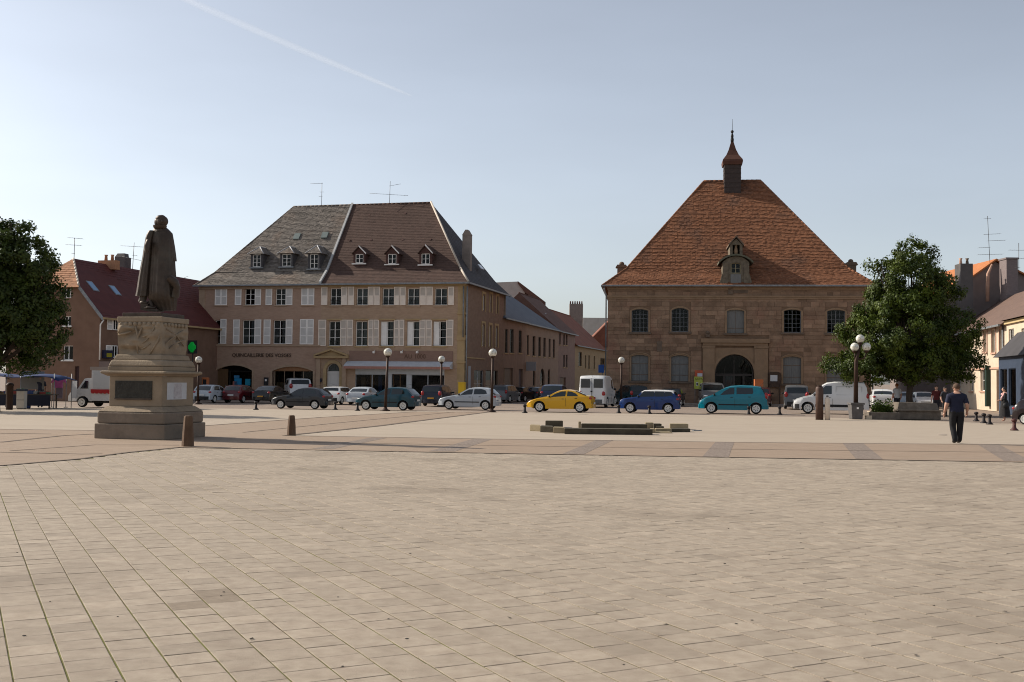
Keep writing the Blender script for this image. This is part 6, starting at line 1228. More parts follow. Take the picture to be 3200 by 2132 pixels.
for px, py, lb in ((798, 1281, 'low black bollard standing alone ahead of the slate hatchback'), (1046, 1281, 'low black bollard under the slate hatchback front'), (1116, 1284, 'low black bollard at the petrol hatchback nose'), (1640, 1291, 'low black bollard at the yellow coupe nose'), (1934, 1292, 'low black bollard at the small blue car nose'), (2030, 1294, 'low black bollard before the small blue car door'), (2341, 1296, 'low black bollard before the turquoise car rear wheel'), (2438, 1296, 'low black bollard just behind the turquoise car'), (3054, 1317, 'first low black bollard past the walking man'), (3078, 1323, 'middle low black bollard between walking man and woman'), (3096, 1327, 'low black bollard nearest the woman in black')): mooring(px, py, lb)
mooring(3174, 1346, 'low rust red bollard beside the woman in black', True)
MGLOBE = mat('globe_glass', (.38, .36, .28), (.80, .78, .72), sca=16, rough=.14, spec=.7, obj=True, stain=(.13, .115, .07), ssc=9, samt=1.)
def lamp(px, pyg, Y=None, pyb=None, label='', lean=0.):
    P = gp(px, pyb) if pyb else dp(px, pyg, Y); P = Vector((P.x, P.y, 0)); zg = dp(px, pyg, P.y).z; xg = dp(px + lean, pyg, P.y).x - P.x
    t = thing('globe_lamp', label, 'lamp', P, 0, 'single globe street lamps'); hh = zg - .2
    MB().lathe([(.28, 0), (.26, .05), (.13, .1), (.1, .2)], 14).build('foot', miron, t); MB().tube([(0, 0, .12), (xg * .5, 0, hh / 2), (xg, 0, hh - .06)], [.085, .075, .065], 12).build('post', miron, t)
    MB().lathe([(.07, hh - .1), (.13, hh - .04), (.15, hh + .02), (.12, hh + .05)], 14, (xg, 0, 0)).build('collar', miron, t); MB().ball((xg, 0, zg), .235, 22, 16).build('globe', MGLOBE, t)
    MB().tube([(xg, 0, hh), (xg, 0, zg - .03)], .035, 8).build('socket', mat('lamp_socket', (.35, .33, .25), rough=.4), t)
lamp(1204, 1101, pyb=1284.5, label='globe lamp post in front of the petrol blue hatchback', lean=8); lamp(1536, 1103, pyb=1288.5, label='globe lamp post in front of the silver hatchback tail', lean=4)
lamp(1380, 1123, Y=74, label='globe lamp rising behind the navy people carrier'); lamp(1942, 1126, Y=76, label='globe lamp before the hall beside the high white van'); lamp(621, 1125, Y=72, label='globe lamp standing between pedestal and pharmacy sign')
P = gp(2682, 1311); t = thing('triple_lamp', 'brown lamp post with three globes on a grey planter foot beside the leafy tree', 'lamp', (P.x, P.y + .4, 0)); Y = P.y + .4
zz = lambda py: dp(2685, py, Y).z
xx = lambda px: dp(px, 1080, Y).x - P.x
MB().tube([(0, 0, .7), (.02, 0, zz(1130)), (xx(2688), 0, zz(1072))], [.12, .1, .07], 12).build('post', miron, t)
for (a, b_) in ((2688, 1059), (2671, 1085), (2708, 1084)):
    o = MB().ball((xx(a), 0, zz(b_)), .22, 20, 14).build('globe', MGLOBE, t)
    MB().lathe([(.05, zz(b_) - .32), (.12, zz(b_) - .24), (.14, zz(b_) - .19)], 12, (xx(a), 0, 0)).build('collar', miron, t)
for s in (-1, 1): x = xx(2671 if s < 0 else 2708); MB().tube([(xx(2687), 0, zz(1122)), (x * .8, 0, zz(1120)), (x, 0, zz(1085) - .3)], .04, 8).build('arm', miron, t)
mpl = mat('planter_grey', (.085, .078, .075), (.12, .11, .105), sca=4, rough=.8, obj=True)
g = MB(); g.add([(-.27, -.27, 0), (.27, -.27, 0), (.27, .27, 0), (-.27, .27, 0), (-.32, -.32, .74), (.32, -.32, .74), (.32, .32, .74), (-.32, .32, .74)], [(0, 3, 2, 1), (4, 5, 6, 7), (0, 1, 5, 4), (1, 2, 6, 5), (2, 3, 7, 6), (3, 0, 4, 7)]); o = g.build('planter', mpl, t, bevel=.03); MB().box(-.35, .35, -.35, .35, .745, .84).build('rim', mpl, o); MB().box(-.05, .05, -.33, -.32, .52, .62).build('sticker', MWHITE, o)
# brown pillar post and cream post
P = gp(2564, 1312.5); t = thing('brown_post', 'tall dark brown post in front of the white panel van', 'post', (P.x, P.y + .18, 0)); MB().lathe([(.19, 0), (.19, 1.55), (.17, 1.62), (.12, 1.66)], 18).build('shaft', mat('brown_post', (.055, .030, .022), (.085, .048, .036), sca=5, rough=.6, obj=True), t); MB().lathe([(.14, 1.661), (.1, 1.70)], 18).build('cap', miron, t)
P = gp(2584, 1313); t = thing('cream_post', 'short cream post touching the dark brown post', 'post', (P.x + .07, P.y + .15, 0)); MB().lathe([(.13, 0), (.13, 1.02), (.11, 1.1), (.06, 1.14)], 16).build('shaft', mat('cream_paint', (.55, .46, .38), (.6, .52, .43), sca=4, rough=.7), t); MB().lathe([(.05, 1.141), (.07, 1.17), (.04, 1.22)], 12).build('cap', mpl, t)
# stone troughs under the tree
mTr = mat('trough_stone', (.105, .085, .065), (.175, .145, .115), sca=3, rough=.95, bump=.8, bsc=12, stain=(.09, .08, .07), ssc=1.2, obj=True)
P = gp(2808, 1311); Q = gp(2925, 1311); W_ = Q.x - P.x; t = thing('stone_trough', 'weathered grey stone trough bench round the leafy tree', 'trough', (P.x, P.y, 0)); MB().box(0, W_, 0, 1.6, 0, .42).build('base', mTr, t, bevel=.02); MB().box(-.08, W_ + .08, -.08, 1.68, .422, .5).build('ledge', mTr, t, bevel=.015); g = MB(); g.add([(.02, .1, .502), (W_ - .05, .1, .502), (W_ - .05, 1.6, .502), (.02, 1.6, .502), (.1, .25, .88), (W_ - .12, .25, .84), (W_ - .12, 1.5, .84), (.1, 1.5, .88)], [(0, 3, 2, 1), (4, 5, 6, 7), (0, 1, 5, 4), (1, 2, 6, 5), (2, 3, 7, 6), (3, 0, 4, 7)]); g.build('rough_block', mTr, t)
P = gp(2722, 1311); W_ = gp(2806, 1311).x - P.x; t = thing('stone_edging', 'low grey stone planting bed between lamp planter and trough', 'planter', (P.x, P.y, 0)); MB().box(0, W_ - .05, 0, 1.2, 0, .36).build('bed', mTr, t, bevel=.02)
mshr = mat('shrub_leaf', (.035, .06, .012), (.07, .11, .022), sca=6, rough=.6)
g = MB(); rs = random.Random(5)
for i in range(700):
    c = Vector((rs.uniform(.3, W_ - .3), rs.uniform(.2, 1.), .38 + abs(rs.gauss(0, .25)))); a, b_ = rs.uniform(0, 6.3), rs.uniform(-1, 1); d = Vector((math.cos(a), math.sin(a), b_)).normalized() * .07; e_ = d.cross(Vector((rs.random(), rs.random(), 1))).normalized() * .05; g.add([c - d, c + e_, c + d, c - e_], [(0, 1, 2, 3)], 0, rs.random())
g.build('shrub', mshr, t, kind='stuff')
for i, (px, py, s) in enumerate(((2708, 1311, .28), (2718, 1306, .3), (2724, 1311, .2))):
    P = gp(px, py); MB().box(0, s, 0, s * .8, 0, s * 1.2 if i == 1 else s * .7).build('carton', mat('carton', (.5, .4, .28), (.56, .46, .33), sca=4, rough=.8), None, (P.x, P.y, 0), .3 * i); tag(bpy.context.scene.collection.objects[-1], ('pale squat carton against the lamp planter', 'tall upright pale carton between planter and stone bed', 'smallest pale carton at the corner of the stone bed')[i], 'carton', 'cartons by the lamp planter')
# low fountain ring in the square
def kx(cx): return 1620 + cx * .25489
def ky(cy): return 1290 + cy * .25489
fo = gp(kx(1150), ky(262)); ft = thing('stone_fountain', 'low dry stone fountain ring of blocks in the paved square', 'fountain', (fo.x, fo.y + 2.2, 0), 0)
mF = mat('fountain_lit', (.24, .19, .115), (.32, .26, .165), sca=3, rough=.95, bump=.5, bsc=14, obj=True); mFd = mat('fountain_shaded', (.05, .042, .028), (.08, .068, .046), sca=3, rough=.95, bump=.5, bsc=14, obj=True)  # one stone in two colours: tan for sunlit blocks, dark for shaded ones
Yo = fo.y + 2.2
def fblk(cx0, cx1, cyb, hgt, dep, mt, sk=0., yo=None, name='stone_kerb'):
    A, B = gp(kx(cx0), ky(cyb)), gp(kx(cx1), ky(cyb)); y0 = A.y if yo is None else yo; x0, x1 = A.x * y0 / A.y - fo.x, B.x * y0 / A.y - fo.x; y0 -= Yo
    g = MB(); g.prism([(x0, y0, 0), (x1, y0 + sk, 0), (x1, y0 + sk + dep, 0), (x0 + (0.05), y0 + dep, 0)], (0, 0, hgt)); return g.build(name, mt, ft, bevel=.012)
fblk(565, 1615, 262, .19, .6, mFd); fblk(425, 562, 250, .20, .55, mF, -.1); fblk(268, 424, 238, .21, .7, mFd, -.25, name='stone_step'); fblk(140, 267, 222, .21, .6, mF, -.3, name='stone_step')
fblk(1617, 1680, 250, .15, .5, mF); fblk(1682, 1880, 240, .13, .5, mF, .2); fblk(1882, 2110, 238, .12, .45, mFd, .2); fblk(1860, 2080, 208, .22, .5, mF, .1)
fblk(770, 1555, 205, .21, .5, mFd, 0, name='basin_wall'); fblk(735, 768, 190, .25, .45, mF, name='basin_wall'); fblk(1557, 1655, 195, .23, .5, mF, .05, name='basin_wall'); fblk(1657, 1755, 205, .21, .5, mFd, .05, name='basin_wall'); fblk(1690, 1785, 228, .18, .35, mFd, .05); fblk(330, 545, 180, .25, .5, mFd, .1, name='basin_wall')
MB().box(-2.0, 2.2, -1.2, 1.5, 0, .03).build('basin_floor', mF, ft)
P = gp(kx(2150), ky(225)); t = MB().prism([(0, 0, .0), (.35, .25, .0), (.3, .32, .0), (-.05, .07, 0)], (0, 0, .03)).build('drain_grate', MZINC, None, (P.x, P.y, .003)); tag(t, 'small metal drain grate beside the fountain ring', 'grate')
# litter on the slabs
for i, (px, py) in enumerate(((785 * 1.36, 1213 * 1.36), (578 * 1.36, 1470 * 1.36), (1171 * 1.36, 1421 * 1.36), (2078, 1951), (2862, 2050), (3140, 1913))):
    P = gp(px, py); g = MB(); g.add([(-.02, -.007, .002), (.017, -.01, .004), (.02, .008, .008), (-.007, .013, .005)], [(0, 1, 2, 3), (3, 2, 1, 0)]); o = g.build('dead_leaf', mat('dead_leaf', (.03, .022, .015), rough=.9), None, (P.x, P.y, .003), i * 1.1); tag(o, 'tiny dark dead leaf lying on the pale slabs', 'leaf', 'dead leaves on the paving')
P = gp(2946, 1360); tag(MB().lathe([(.16, 0), (.17, .012), (.12, .02)], 10, ey=.6).build('stain_mat', mkerb, None, (P.x, P.y, 0)), 'flat brown scrap on the paving near the walking man', 'scrap')
gs = MB(); rq = random.Random(31)
for i in range(46):
    Y_ = rq.uniform(6.3, 20); X_ = rq.uniform(-.46, .46) * Y_; r_ = rq.uniform(.006, .016); gs.lathe([(r_, 0), (r_ * .7, .003)], 8, (X_, Y_, .0022), ey=rq.uniform(.6, 1))
tag(gs.build('gum_spots', mat('gum', (.05, .043, .036), rough=.9), plaza), kind='stuff')
# yellow grit box, orange machine by the corner
P = dp(1444, 1225, 84.5); t = thing('yellow_post_box', 'yellow post box on the corner of the awning house', 'post box', (P.x, 84.5, 0), -PH); MB().box(-.25, .25, -.2, .2, .55, 1.5).build('box', mat('post_yellow', (.60, .38, .015), rough=.5), t); MB().box(-.27, .27, -.22, .22, 1.502, 1.6).build('lid', MATS['post_yellow'], t); MB().box(-.1, .1, -.1, .1, 0, .548).build('foot', MZINC, t)
P = dp(642, 1215, 85.); t = thing('orange_vending_machine', 'orange machine at the foot of the grey roof house beside the pharmacy sign', 'machine', (P.x, 85., .0), -PH); mor = mat('machine_orange', (.45, .14, .05), rough=.5); MB().box(-.22, .22, -.2, .2, 0, 1.75).build('case', mor, t, bevel=.03); MB().box(-.12, .18, -.212, -.202, 1.1, 1.6).build('panel', MBLK, t)
P = dp(1883, 1150, 100.); t = thing('blue_sign', 'bright blue rectangular sign above the high white van', 'sign', (P.x, 100., 0)); q0, q1 = dp(1870, 1165, 100.), dp(1888, 1165, 100.); MB().box(q0.x - P.x, q1.x - P.x, 0, .08, q0.z, dp(1870, 1140, 100.).z).build('panel', mat('sign_blue', (.01, .08, .42), (.02, .13, .5), sca=3, rough=.4), t); MB().tube([(0, .05, 0), (0, .05, q0.z)], .04, 8).build('post', MZINC, t)
P = dp(2372, 1205, 76.); t = thing('orange_box', 'small orange box on a post behind the turquoise car', 'sign', (P.x, 76., 0)); MB().box(-.3, .3, 0, .3, 1.55, 2.05).build('box', mor, t); MB().box(-.04, .04, .1, .18, 0, 1.548).build('post', MZINC, t)
# ---------------------------------------------------------------- trees
mbark = mat('bark', (.045, .033, .025), (.075, .055, .042), sca=5, rough=.95, bump=1, bsc=12, stretch=(3, 3, .6))
def leafmat(nm, c1, c2):
    M = mat(nm, c1, c2, sca=.9, rough=.55, tone=.35, spec=.3); n = M.node_tree.nodes; l = M.node_tree.links; b = n['Principled BSDF']
    tr = n.new('ShaderNodeBsdfTranslucent'); mx = n.new('ShaderNodeMixShader'); mx.inputs[0].default_value = .2
    src = b.inputs['Base Color'].links[0].from_socket; l.new(src, tr.inputs[0]); l.new(b.outputs[0], mx.inputs[1]); l.new(tr.outputs[0], mx.inputs[2]); l.new(mx.outputs[0], n['Material Output'].inputs[0]); return M
def tree(label, base, lobes, seed, lm, trunk_h, tr_r, nleaf, Y, lsz=.19, gaps=.5):
    rs = random.Random(seed); t = thing('leafy_tree', label, 'tree', base); L = []
    for (px, py, rx, ry) in lobes:
        c = dp(px, py, Y) - Vector(base); k_ = Y / F; L.append((c, rx * k_, max(min(rx, ry) * 1.05, rx * .8) * k_, ry * k_))
    vol = [a * b_ * c_ for _, a, b_, c_ in L]; tot = sum(vol); g = MB(); cl = []
    for (c, a, b_, c_), v in zip(L, vol):
        n = max(6, int(620 * v / tot)); 
        for i in range(n):
            while True:
                d = Vector((rs.uniform(-1, 1), rs.uniform(-1, 1), rs.uniform(-1, 1)))
                if d.length <= 1: break
            q_ = d.normalized() * (d.length ** .45) * rs.choice((1, 1, 1, 1.06, 1.13)); cl.append((c + Vector((q_.x * a, q_.y * b_, q_.z * c_)), q_, c))
    per = nleaf // len(cl); V = []; Fc = []; Tn = []
    for cc, q_, c in cl:
        r = rs.uniform(.3, .6); ct = rs.uniform(.2, .8); out = (q_ + Vector((0, 0, .25))).normalized()
        for i in range(int(per * rs.uniform(.6, 1.4))):
            d = Vector((rs.gauss(0, 1), rs.gauss(0, 1), rs.gauss(0, .75))); d = d.normalized() * r * rs.random() ** .5; P = cc + d
            nn = (out * .7 + d.normalized() * .5 + Vector((rs.gauss(0, .5), rs.gauss(0, .5), rs.gauss(0, .5)))).normalized(); u = nn.cross(Vector((rs.gauss(0, 1), rs.gauss(0, 1), rs.gauss(0, 1)))).normalized(); v = nn.cross(u); s = lsz * rs.uniform(.55, 1.15); s2 = s * .6
            o = len(V); V += [tuple(P - u * s * .5), tuple(P + v * s2 * .5 - nn * .015), tuple(P + u * s * .5), tuple(P - v * s2 * .5 - nn * .015)]; Fc.append((o, o + 1, o + 2, o + 3)); Tn.append(min(1, max(0, ct + rs.gauss(0, .18))))
    g.v = V; g.f = Fc; g.m = [0] * len(Fc); g.t = Tn; g.sm = [False] * len(Fc); cr = g.build('crown', lm, t)
    b = MB(); ctr = sum((c for c, *_ in L), Vector()) / len(L); b.tube([(0, 0, -.1), (.02, 0, .4), (0, .02, trunk_h * .6), (.05, 0, trunk_h), (ctr.x * .5, 0, trunk_h + 1.6), (ctr.x * .8, 0, ctr.z + 1)], [tr_r * 1.35, tr_r * 1.02, tr_r * .95, tr_r * .9, tr_r * .6, .06], 12)
    for (c, a, b_, c_) in L:
        s = Vector((.0, 0, trunk_h * rs.uniform(.85, 1.15))); m_ = s.lerp(c, .5) + Vector((0, 0, .35)); b.tube([s, m_, c, c + (c - s).normalized() * a * .5], [tr_r * .5, tr_r * .34, tr_r * .18, .02], 8)
        for k_ in range(3): e_ = c + Vector((rs.uniform(-a, a) * .8, rs.uniform(-b_, b_) * .8, rs.uniform(-.3, .9) * c_)); b.tube([m_, m_.lerp(e_, .5) + Vector((0, 0, .15)), e_], [.06, .04, .012], 6)
    b.build('trunk', mbark, t); return t
lmR = leafmat('leaf_right', (.022, .040, .003), (.075, .102, .006)); lmL = leafmat('leaf_left', (.020, .036, .003), (.050, .070, .006))
P = gp(2842, 1296); YT = P.y
tree('tall leafy tree standing over the stone trough and triple lamp', (P.x, P.y, 0), [(2815, 1040, 150, 125), (2840, 905, 112, 95), (2850, 815, 72, 62), (2790, 935, 52, 72), (2920, 925, 72, 76), (2688, 1055, 62, 82), (2745, 985, 50, 50), (2985, 1040, 70, 80), (3000, 1130, 62, 65), (2880, 1130, 130, 60), (2720, 1140, 110, 55), (2625, 1150, 65, 42), (2760, 850, 40, 40)], 11, lmR, 1.9, .2, 92000, YT)
P = gp(-20, 1286); YT = P.y
tree('dark leafy tree shading the market stall', (P.x, P.y, 0), [(20, 960, 150, 120), (40, 820, 130, 90), (30, 745, 95, 55), (110, 900, 85, 70), (130, 1010, 75, 80), (60, 1080, 110, 75), (-60, 900, 150, 140), (-120, 1050, 130, 120), (170, 1060, 40, 45)], 21, lmL, 2.3, .24, 74000, YT)
# ---------------------------------------------------------------- people
mskin = mat('skin', (.42, .24, .17), (.48, .28, .20), sca=8, rough=.6, obj=True)
def human(name, label, P, rz, hgt, joints, mats, classify, headc, look, hairm, hair='short', tie=None):
    """joints: name -> (x, y, z, radius, parent); figure faces +Y, 1.8 m tall before scaling"""
    t = thing(name, label, 'person', P, rz); t.scale = (hgt / 1.8,) * 3
    names = list(joints); bm = bmesh.new(); ly = bm.verts.layers.skin.verify(); vm = {}
    for n_ in names:
        x, y, z, r, p = joints[n_]; v = bm.verts.new((x, y, z)); rr = r if isinstance(r, tuple) else (r, r); v[ly].radius = rr; v[ly].use_root = (n_ == 'pelvis'); vm[n_] = v
    for n_ in names:
        if joints[n_][4]: bm.edges.new((vm[joints[n_][4]], vm[n_]))
    me = bpy.data.meshes.new('sk'); bm.to_mesh(me); bm.free(); o = bpy.data.objects.new('sk', me); col.objects.link(o)
    sk = o.modifiers.new('skin', 'SKIN'); sk.use_smooth_shade = True; sb = o.modifiers.new('sub', 'SUBSURF'); sb.levels = 2; sb.render_levels = 2
    dg = bpy.context.evaluated_depsgraph_get(); ev = o.evaluated_get(dg); m2 = bpy.data.meshes.new_from_object(ev); b = MB()
    b.add([tuple(v.co) for v in m2.vertices], [list(p.vertices) for p in m2.polygons], 0, .5, True); b.m = [classify(sum((Vector(b.v[i]) for i in f), Vector()) / len(f)) for f in b.f]
    bpy.data.objects.remove(o); hx, hy, hz = headc; si = len(mats) - 1
    l_ = Vector(look).normalized(); sd_ = Vector((l_.y, -l_.x, 0)); C = Vector(headc)
    b.ball(C, (.085 if abs(l_.x) < .5 else .1, .1 if abs(l_.x) < .5 else .085, .118), 18, 14, si); b.ball(C + l_ * .03 + Vector((0, 0, -.06)), (.06, .06, .06), 12, 9, si)
    b.tube([C + l_ * .095 + Vector((0, 0, .02)), C + l_ * .118 + Vector((0, 0, -.02)), C + l_ * .095 + Vector((0, 0, -.03))], [.008, .016, .01], 7, si)
    b.ball(C + l_ * .09 + Vector((0, 0, -.06)), (.018, .018, .008), 8, 5, si)
    for s in (-1, 1): b.ball(C + sd_ * (s * .088) + Vector((0, 0, -.01)), (.014, .02, .03), 8, 6, si); b.ball(C + l_ * .085 + sd_ * (s * .033) + Vector((0, 0, .015)), (.012, .012, .008), 7, 5, si)
    for n_ in ('wristL', 'wristR'):         # hands: palm, four fingers, thumb
        if n_ in joints:
            w_ = Vector(joints[n_][:3]); e_ = Vector(joints[joints[n_][4]][:3]); d = (w_ - e_).normalized(); s = -1 if w_.x < 0 else 1; f_ = Vector((0, 1, 0)); inn = Vector((-s, 0, 0))
            b.tube([w_ - d * .01, w_ + d * .04, w_ + d * .085], [.026, .034, .034], 8, si)
            for k_ in range(4):
                p0 = w_ + d * .08 + f_ * (-.028 + .019 * k_); ln_ = (.062, .072, .076, .066)[k_]; b.tube([p0, p0 + d * ln_ * .55 + inn * .008, p0 + d * ln_ * .95 + inn * .03], [.0095, .009, .007], 6, si)
            b.tube([w_ + d * .02 + f_ * .028, w_ + d * .05 + f_ * .05 + inn * .01, w_ + d * .085 + f_ * .052 + inn * .02], [.011, .0105, .008], 6, si)
    b.build('body', mats, t)
    h = MB(); 
    if hair == 'short': h.ball(C - l_ * .014 + Vector((0, 0, .028)), (.093 if abs(l_.x) < .5 else .105, .108 if abs(l_.x) < .5 else .093, .105), 16, 10)
    else: h.ball(C - l_ * .02 + Vector((0, 0, .03)), (.108, .105, .112), 16, 10); h.ball(C - l_ * .09 + Vector((0, 0, -.02)), (.055, .06, .07), 12, 8)
    h.build('hair', hairm, t); return t
J = dict(pelvis=(0, 0, .96, (.175, .125), None), waist=(0, 0, 1.1, (.175, .125), 'pelvis'), chest=(0, .01, 1.32, (.2, .13), 'waist'), neckb=(0, .0, 1.47, (.12, .09), 'chest'), neck=(0, .015, 1.56, .055, 'neckb'), headj=(0, .02, 1.62, .05, 'neck'),
  shL=(-.185, 0, 1.43, .085, 'neckb'), elL=(-.255, -.04, 1.16, .058, 'shL'), slL=(-.262, -.02, 1.22, .066, 'shL'), wristL=(-.29, .04, .92, .033, 'elL'), shR=(.185, 0, 1.43, .085, 'neckb'), elR=(.25, -.06, 1.17, .058, 'shR'), wristR=(.27, .06, .95, .033, 'elR'),
  hipL=(-.09, 0, .9, .115, 'pelvis'), knL=(-.085, .06, .5, .085, 'hipL'), anL=(-.06, -.08, .1, .07, 'knL'), toL=(-.065, .06, .045, .045, 'anL'), hipR=(.09, 0, .9, .115, 'pelvis'), knR=(.09, .05, .5, .085, 'hipR'), anR=(.085, .1, .09, .07, 'knR'), toR=(.09, .26, .045, .045, 'anR'))
del J['slL']
def cman(c):
    if c.z > 1.50 and abs(c.x) < .075: return 4
    if abs(c.x) > .195 and c.z < 1.22: return 4
    if c.z > .965: return 0
    if c.z > .935: return 2
    return 1 if c.z > .085 else 2
mats_m = [mat('navy_shirt', (.012, .014, .032), (.018, .02, .042), sca=9, rough=.85, bump=.3, bsc=14, obj=True), mat('black_trousers', (.010, .010, .012), (.016, .016, .018), sca=9, rough=.85, bump=.3, bsc=12, obj=True), mat('black_leather', (.008, .008, .008), rough=.4), MBLK, mskin]
P = gp(2990, 1387); man = human('person', 'man in navy short-sleeved shirt and black trousers walking away across the square', (P.x, P.y, 0), RD(-8), 1.84, J, mats_m, cman, (0, .025, 1.69), (-.3, 1, 0), mat('brown_hair', (.09, .055, .035), rough=.8))
man.scale = (man.scale[0] * 1.17, man.scale[1] * 1.1, man.scale[2])
J2 = dict(J); J2.update(wristL=(-.2, .28, 1.12, .03, 'elL'), elL=(-.26, .05, 1.18, .05, 'shL'), anL=(-.06, .03, .09, .045, 'knL'), toL=(-.065, .16, .04, .035, 'anL'), anR=(.085, -.02, .09, .045, 'knR'), toR=(.09, .12, .04, .035, 'anR'), knL=(-.07, .02, .5, .06, 'hipL'), knR=(.07, .02, .5, .06, 'hipR'), shL=(-.16, 0, 1.42, .075, 'neckb'), shR=(.16, 0, 1.42, .075, 'neckb'), chest=(0, .01, 1.32, (.17, .12), 'waist'))
def cwom(c): return 4 if c.z > 1.5 or c.z < .3 or (c.y > .2 and c.z > 1.0) else 0
mats_w = [mat('black_cloth', (.014, .013, .014), (.022, .02, .02), sca=9, rough=.9, obj=True), mats_m[1], mats_m[2], MBLK, mskin]
P = gp(3140, 1318); wo = human('person', 'woman in long black dress with a pale pink scarf standing by the dark car', (P.x, P.y, 0), RD(75), 1.72, J2, mats_w, cwom, (0, .03, 1.69), (0, 1, 0), mat('dark_hair', (.015, .011, .01), rough=.6), 'bun')
g = MB(); seg = 28; V = []
for z, r_ in ((1.12, .19), (1.0, .215), (.8, .25), (.5, .29), (.26, .33)):
    for k_ in range(seg): a = 2 * math.pi * k_ / seg; f_ = 1 + .05 * math.sin(9 * a) * (1.12 - z); V.append((r_ * f_ * math.cos(a), r_ * .85 * f_ * math.sin(a), z))
g.add(V, [(i * seg + (k_ + 1) % seg, i * seg + k_, (i + 1) * seg + k_, (i + 1) * seg + (k_ + 1) % seg) for i in range(4) for k_ in range(seg)], 0, .5, True); g.build('dress', mats_w[0], wo)
MB().tube([(-.12, .1, 1.46), (0, .14, 1.43), (.12, .08, 1.47), (.1, -.06, 1.5), (-.08, -.07, 1.5), (-.14, .06, 1.44), (-.1, .17, 1.25), (-.11, .18, 1.1)], [.04, .05, .05, .045, .045, .05, .045, .03], 9).build('scarf', mat('pink_scarf', (.62, .36, .34), (.7, .45, .42), sca=6, rough=.9), wo)
g = MB(); g.ball((-.3, .0, .85), (.1, .15, .16)); g.tube([(-.3, -.1, .95), (-.24, 0, 1.35), (-.3, .1, .95)], .012, 6); g.build('handbag', MBLK, wo)
def plain(nm, label, px, py, Y, rz, hg, shirt, trou, hair_c):
    P = dp(px, py, Y); J3 = dict(J); J3.update(anL=(-.09, .0, .09, .06, 'knL'), toL=(-.09, .13, .04, .042, 'anL'), anR=(.09, .02, .09, .06, 'knR'), toR=(.095, .15, .04, .042, 'anR'), knL=(-.09, .02, .5, .08, 'hipL'), knR=(.09, .03, .5, .08, 'hipR'))
    return human('person', label, (P.x, Y, 0), rz, hg, J3, [mat('cloth_' + nm, shirt, tuple(v * 1.1 for v in shirt), sca=8, rough=.9), mat('trouser_' + nm, trou, rough=.9), mats_m[2], MBLK, mskin], cman, (0, .025, 1.69), (0, 1, 0), mat('hair_' + nm, hair_c, rough=.8))
plain('white', 'person in white shirt with reddish hair behind the pale blue car', 2803, 1200, 66., RD(10), 1.85, (.6, .6, .6), (.03, .03, .04), (.25, .08, .02))
plain('red', 'person in red top standing in the tree shade behind the walking man', 2926, 1210, 63., RD(160), 1.75, (.07, .012, .012), (.02, .02, .025), (.05, .03, .02))
plain('darkone', 'person in dark clothes among the cars behind the walking man', 2952, 1215, 62., RD(200), 1.68, (.03, .03, .035), (.02, .02, .02), (.04, .03, .025))
plain('market', 'stallholder in dark clothes behind the market table under the blue tarpaulin', 128, 1215, 60.5, RD(185), 1.75, (.03, .035, .06), (.02, .02, .02), (.03, .02, .02))
# ---------------------------------------------------------------- market stall
Ym = 58.; def_ = lambda px, py=1230, Y=Ym: dp(px, py, Y)
mst = mat('blue_tarp', (.004, .018, .08), (.007, .026, .115), sca=4, rough=.6); mtb = mat('stall_table', (.06, .045, .035), (.09, .07, .05), sca=6, rough=.8)
A, B = def_(-60), def_(180); t = thing('market_stall', 'market stall with blue tarpaulin roof under the dark tree', 'stall', (A.x, Ym, 0)); W_ = B.x - A.x; zt = dp(60, 1170, Ym).z
b = MB(); N = 10; V = []
for i in range(N + 1):
    for j in range(5): x = W_ * i / N; y = 2.6 * j / 4; V.append((x, y, zt + .12 * math.sin(i * 1.1) * .4 - .25 * abs(j / 4 - .5) + (-.15 if i == N else 0)))
b.add(V, [(i * 5 + j, (i + 1) * 5 + j, (i + 1) * 5 + j + 1, i * 5 + j + 1) for i in range(N) for j in range(4)], 0, .5, True); tp = b.build('tarpaulin', mst, t); tp.modifiers.new('thick', 'SOLIDIFY').thickness = .02
for x in (.2, W_ / 2, W_ - .25):
    for y in (.15, 2.45): MB().tube([(x, y, 0), (x, y, zt + .06)], .025, 8).build('pole', MZINC, t)
MB().box(.3, W_ - .5, .3, 1.4, .72, .78).build('table_top', mtb, t)
for x in (.4, W_ / 2, W_ - .6):
    for y in (.4, 1.3): MB().box(x - .03, x + .03, y - .03, y + .03, 0, .72).build('leg', mtb, t)
MB().box(.3, W_ - .5, .28, .3, .15, .72).build('table_cloth', mat('dark_cloth', (.02, .022, .035), rough=.9), t)
MB().box(W_ * .25, W_ * .25 + 1.3, 2.4, 2.43, 1.0, 2.0).build('back_panel', mat('stall_panel', (.2, .2, .2), rough=.8), t)
rs = random.Random(9); cc = [(.35, .3, .22), (.2, .12, .07), (.05, .08, .2), (.45, .42, .38), (.12, .13, .12), (.3, .06, .05), (.1, .2, .12)]
labs = ['pale', 'brown', 'navy', 'white', 'grey', 'red', 'green']
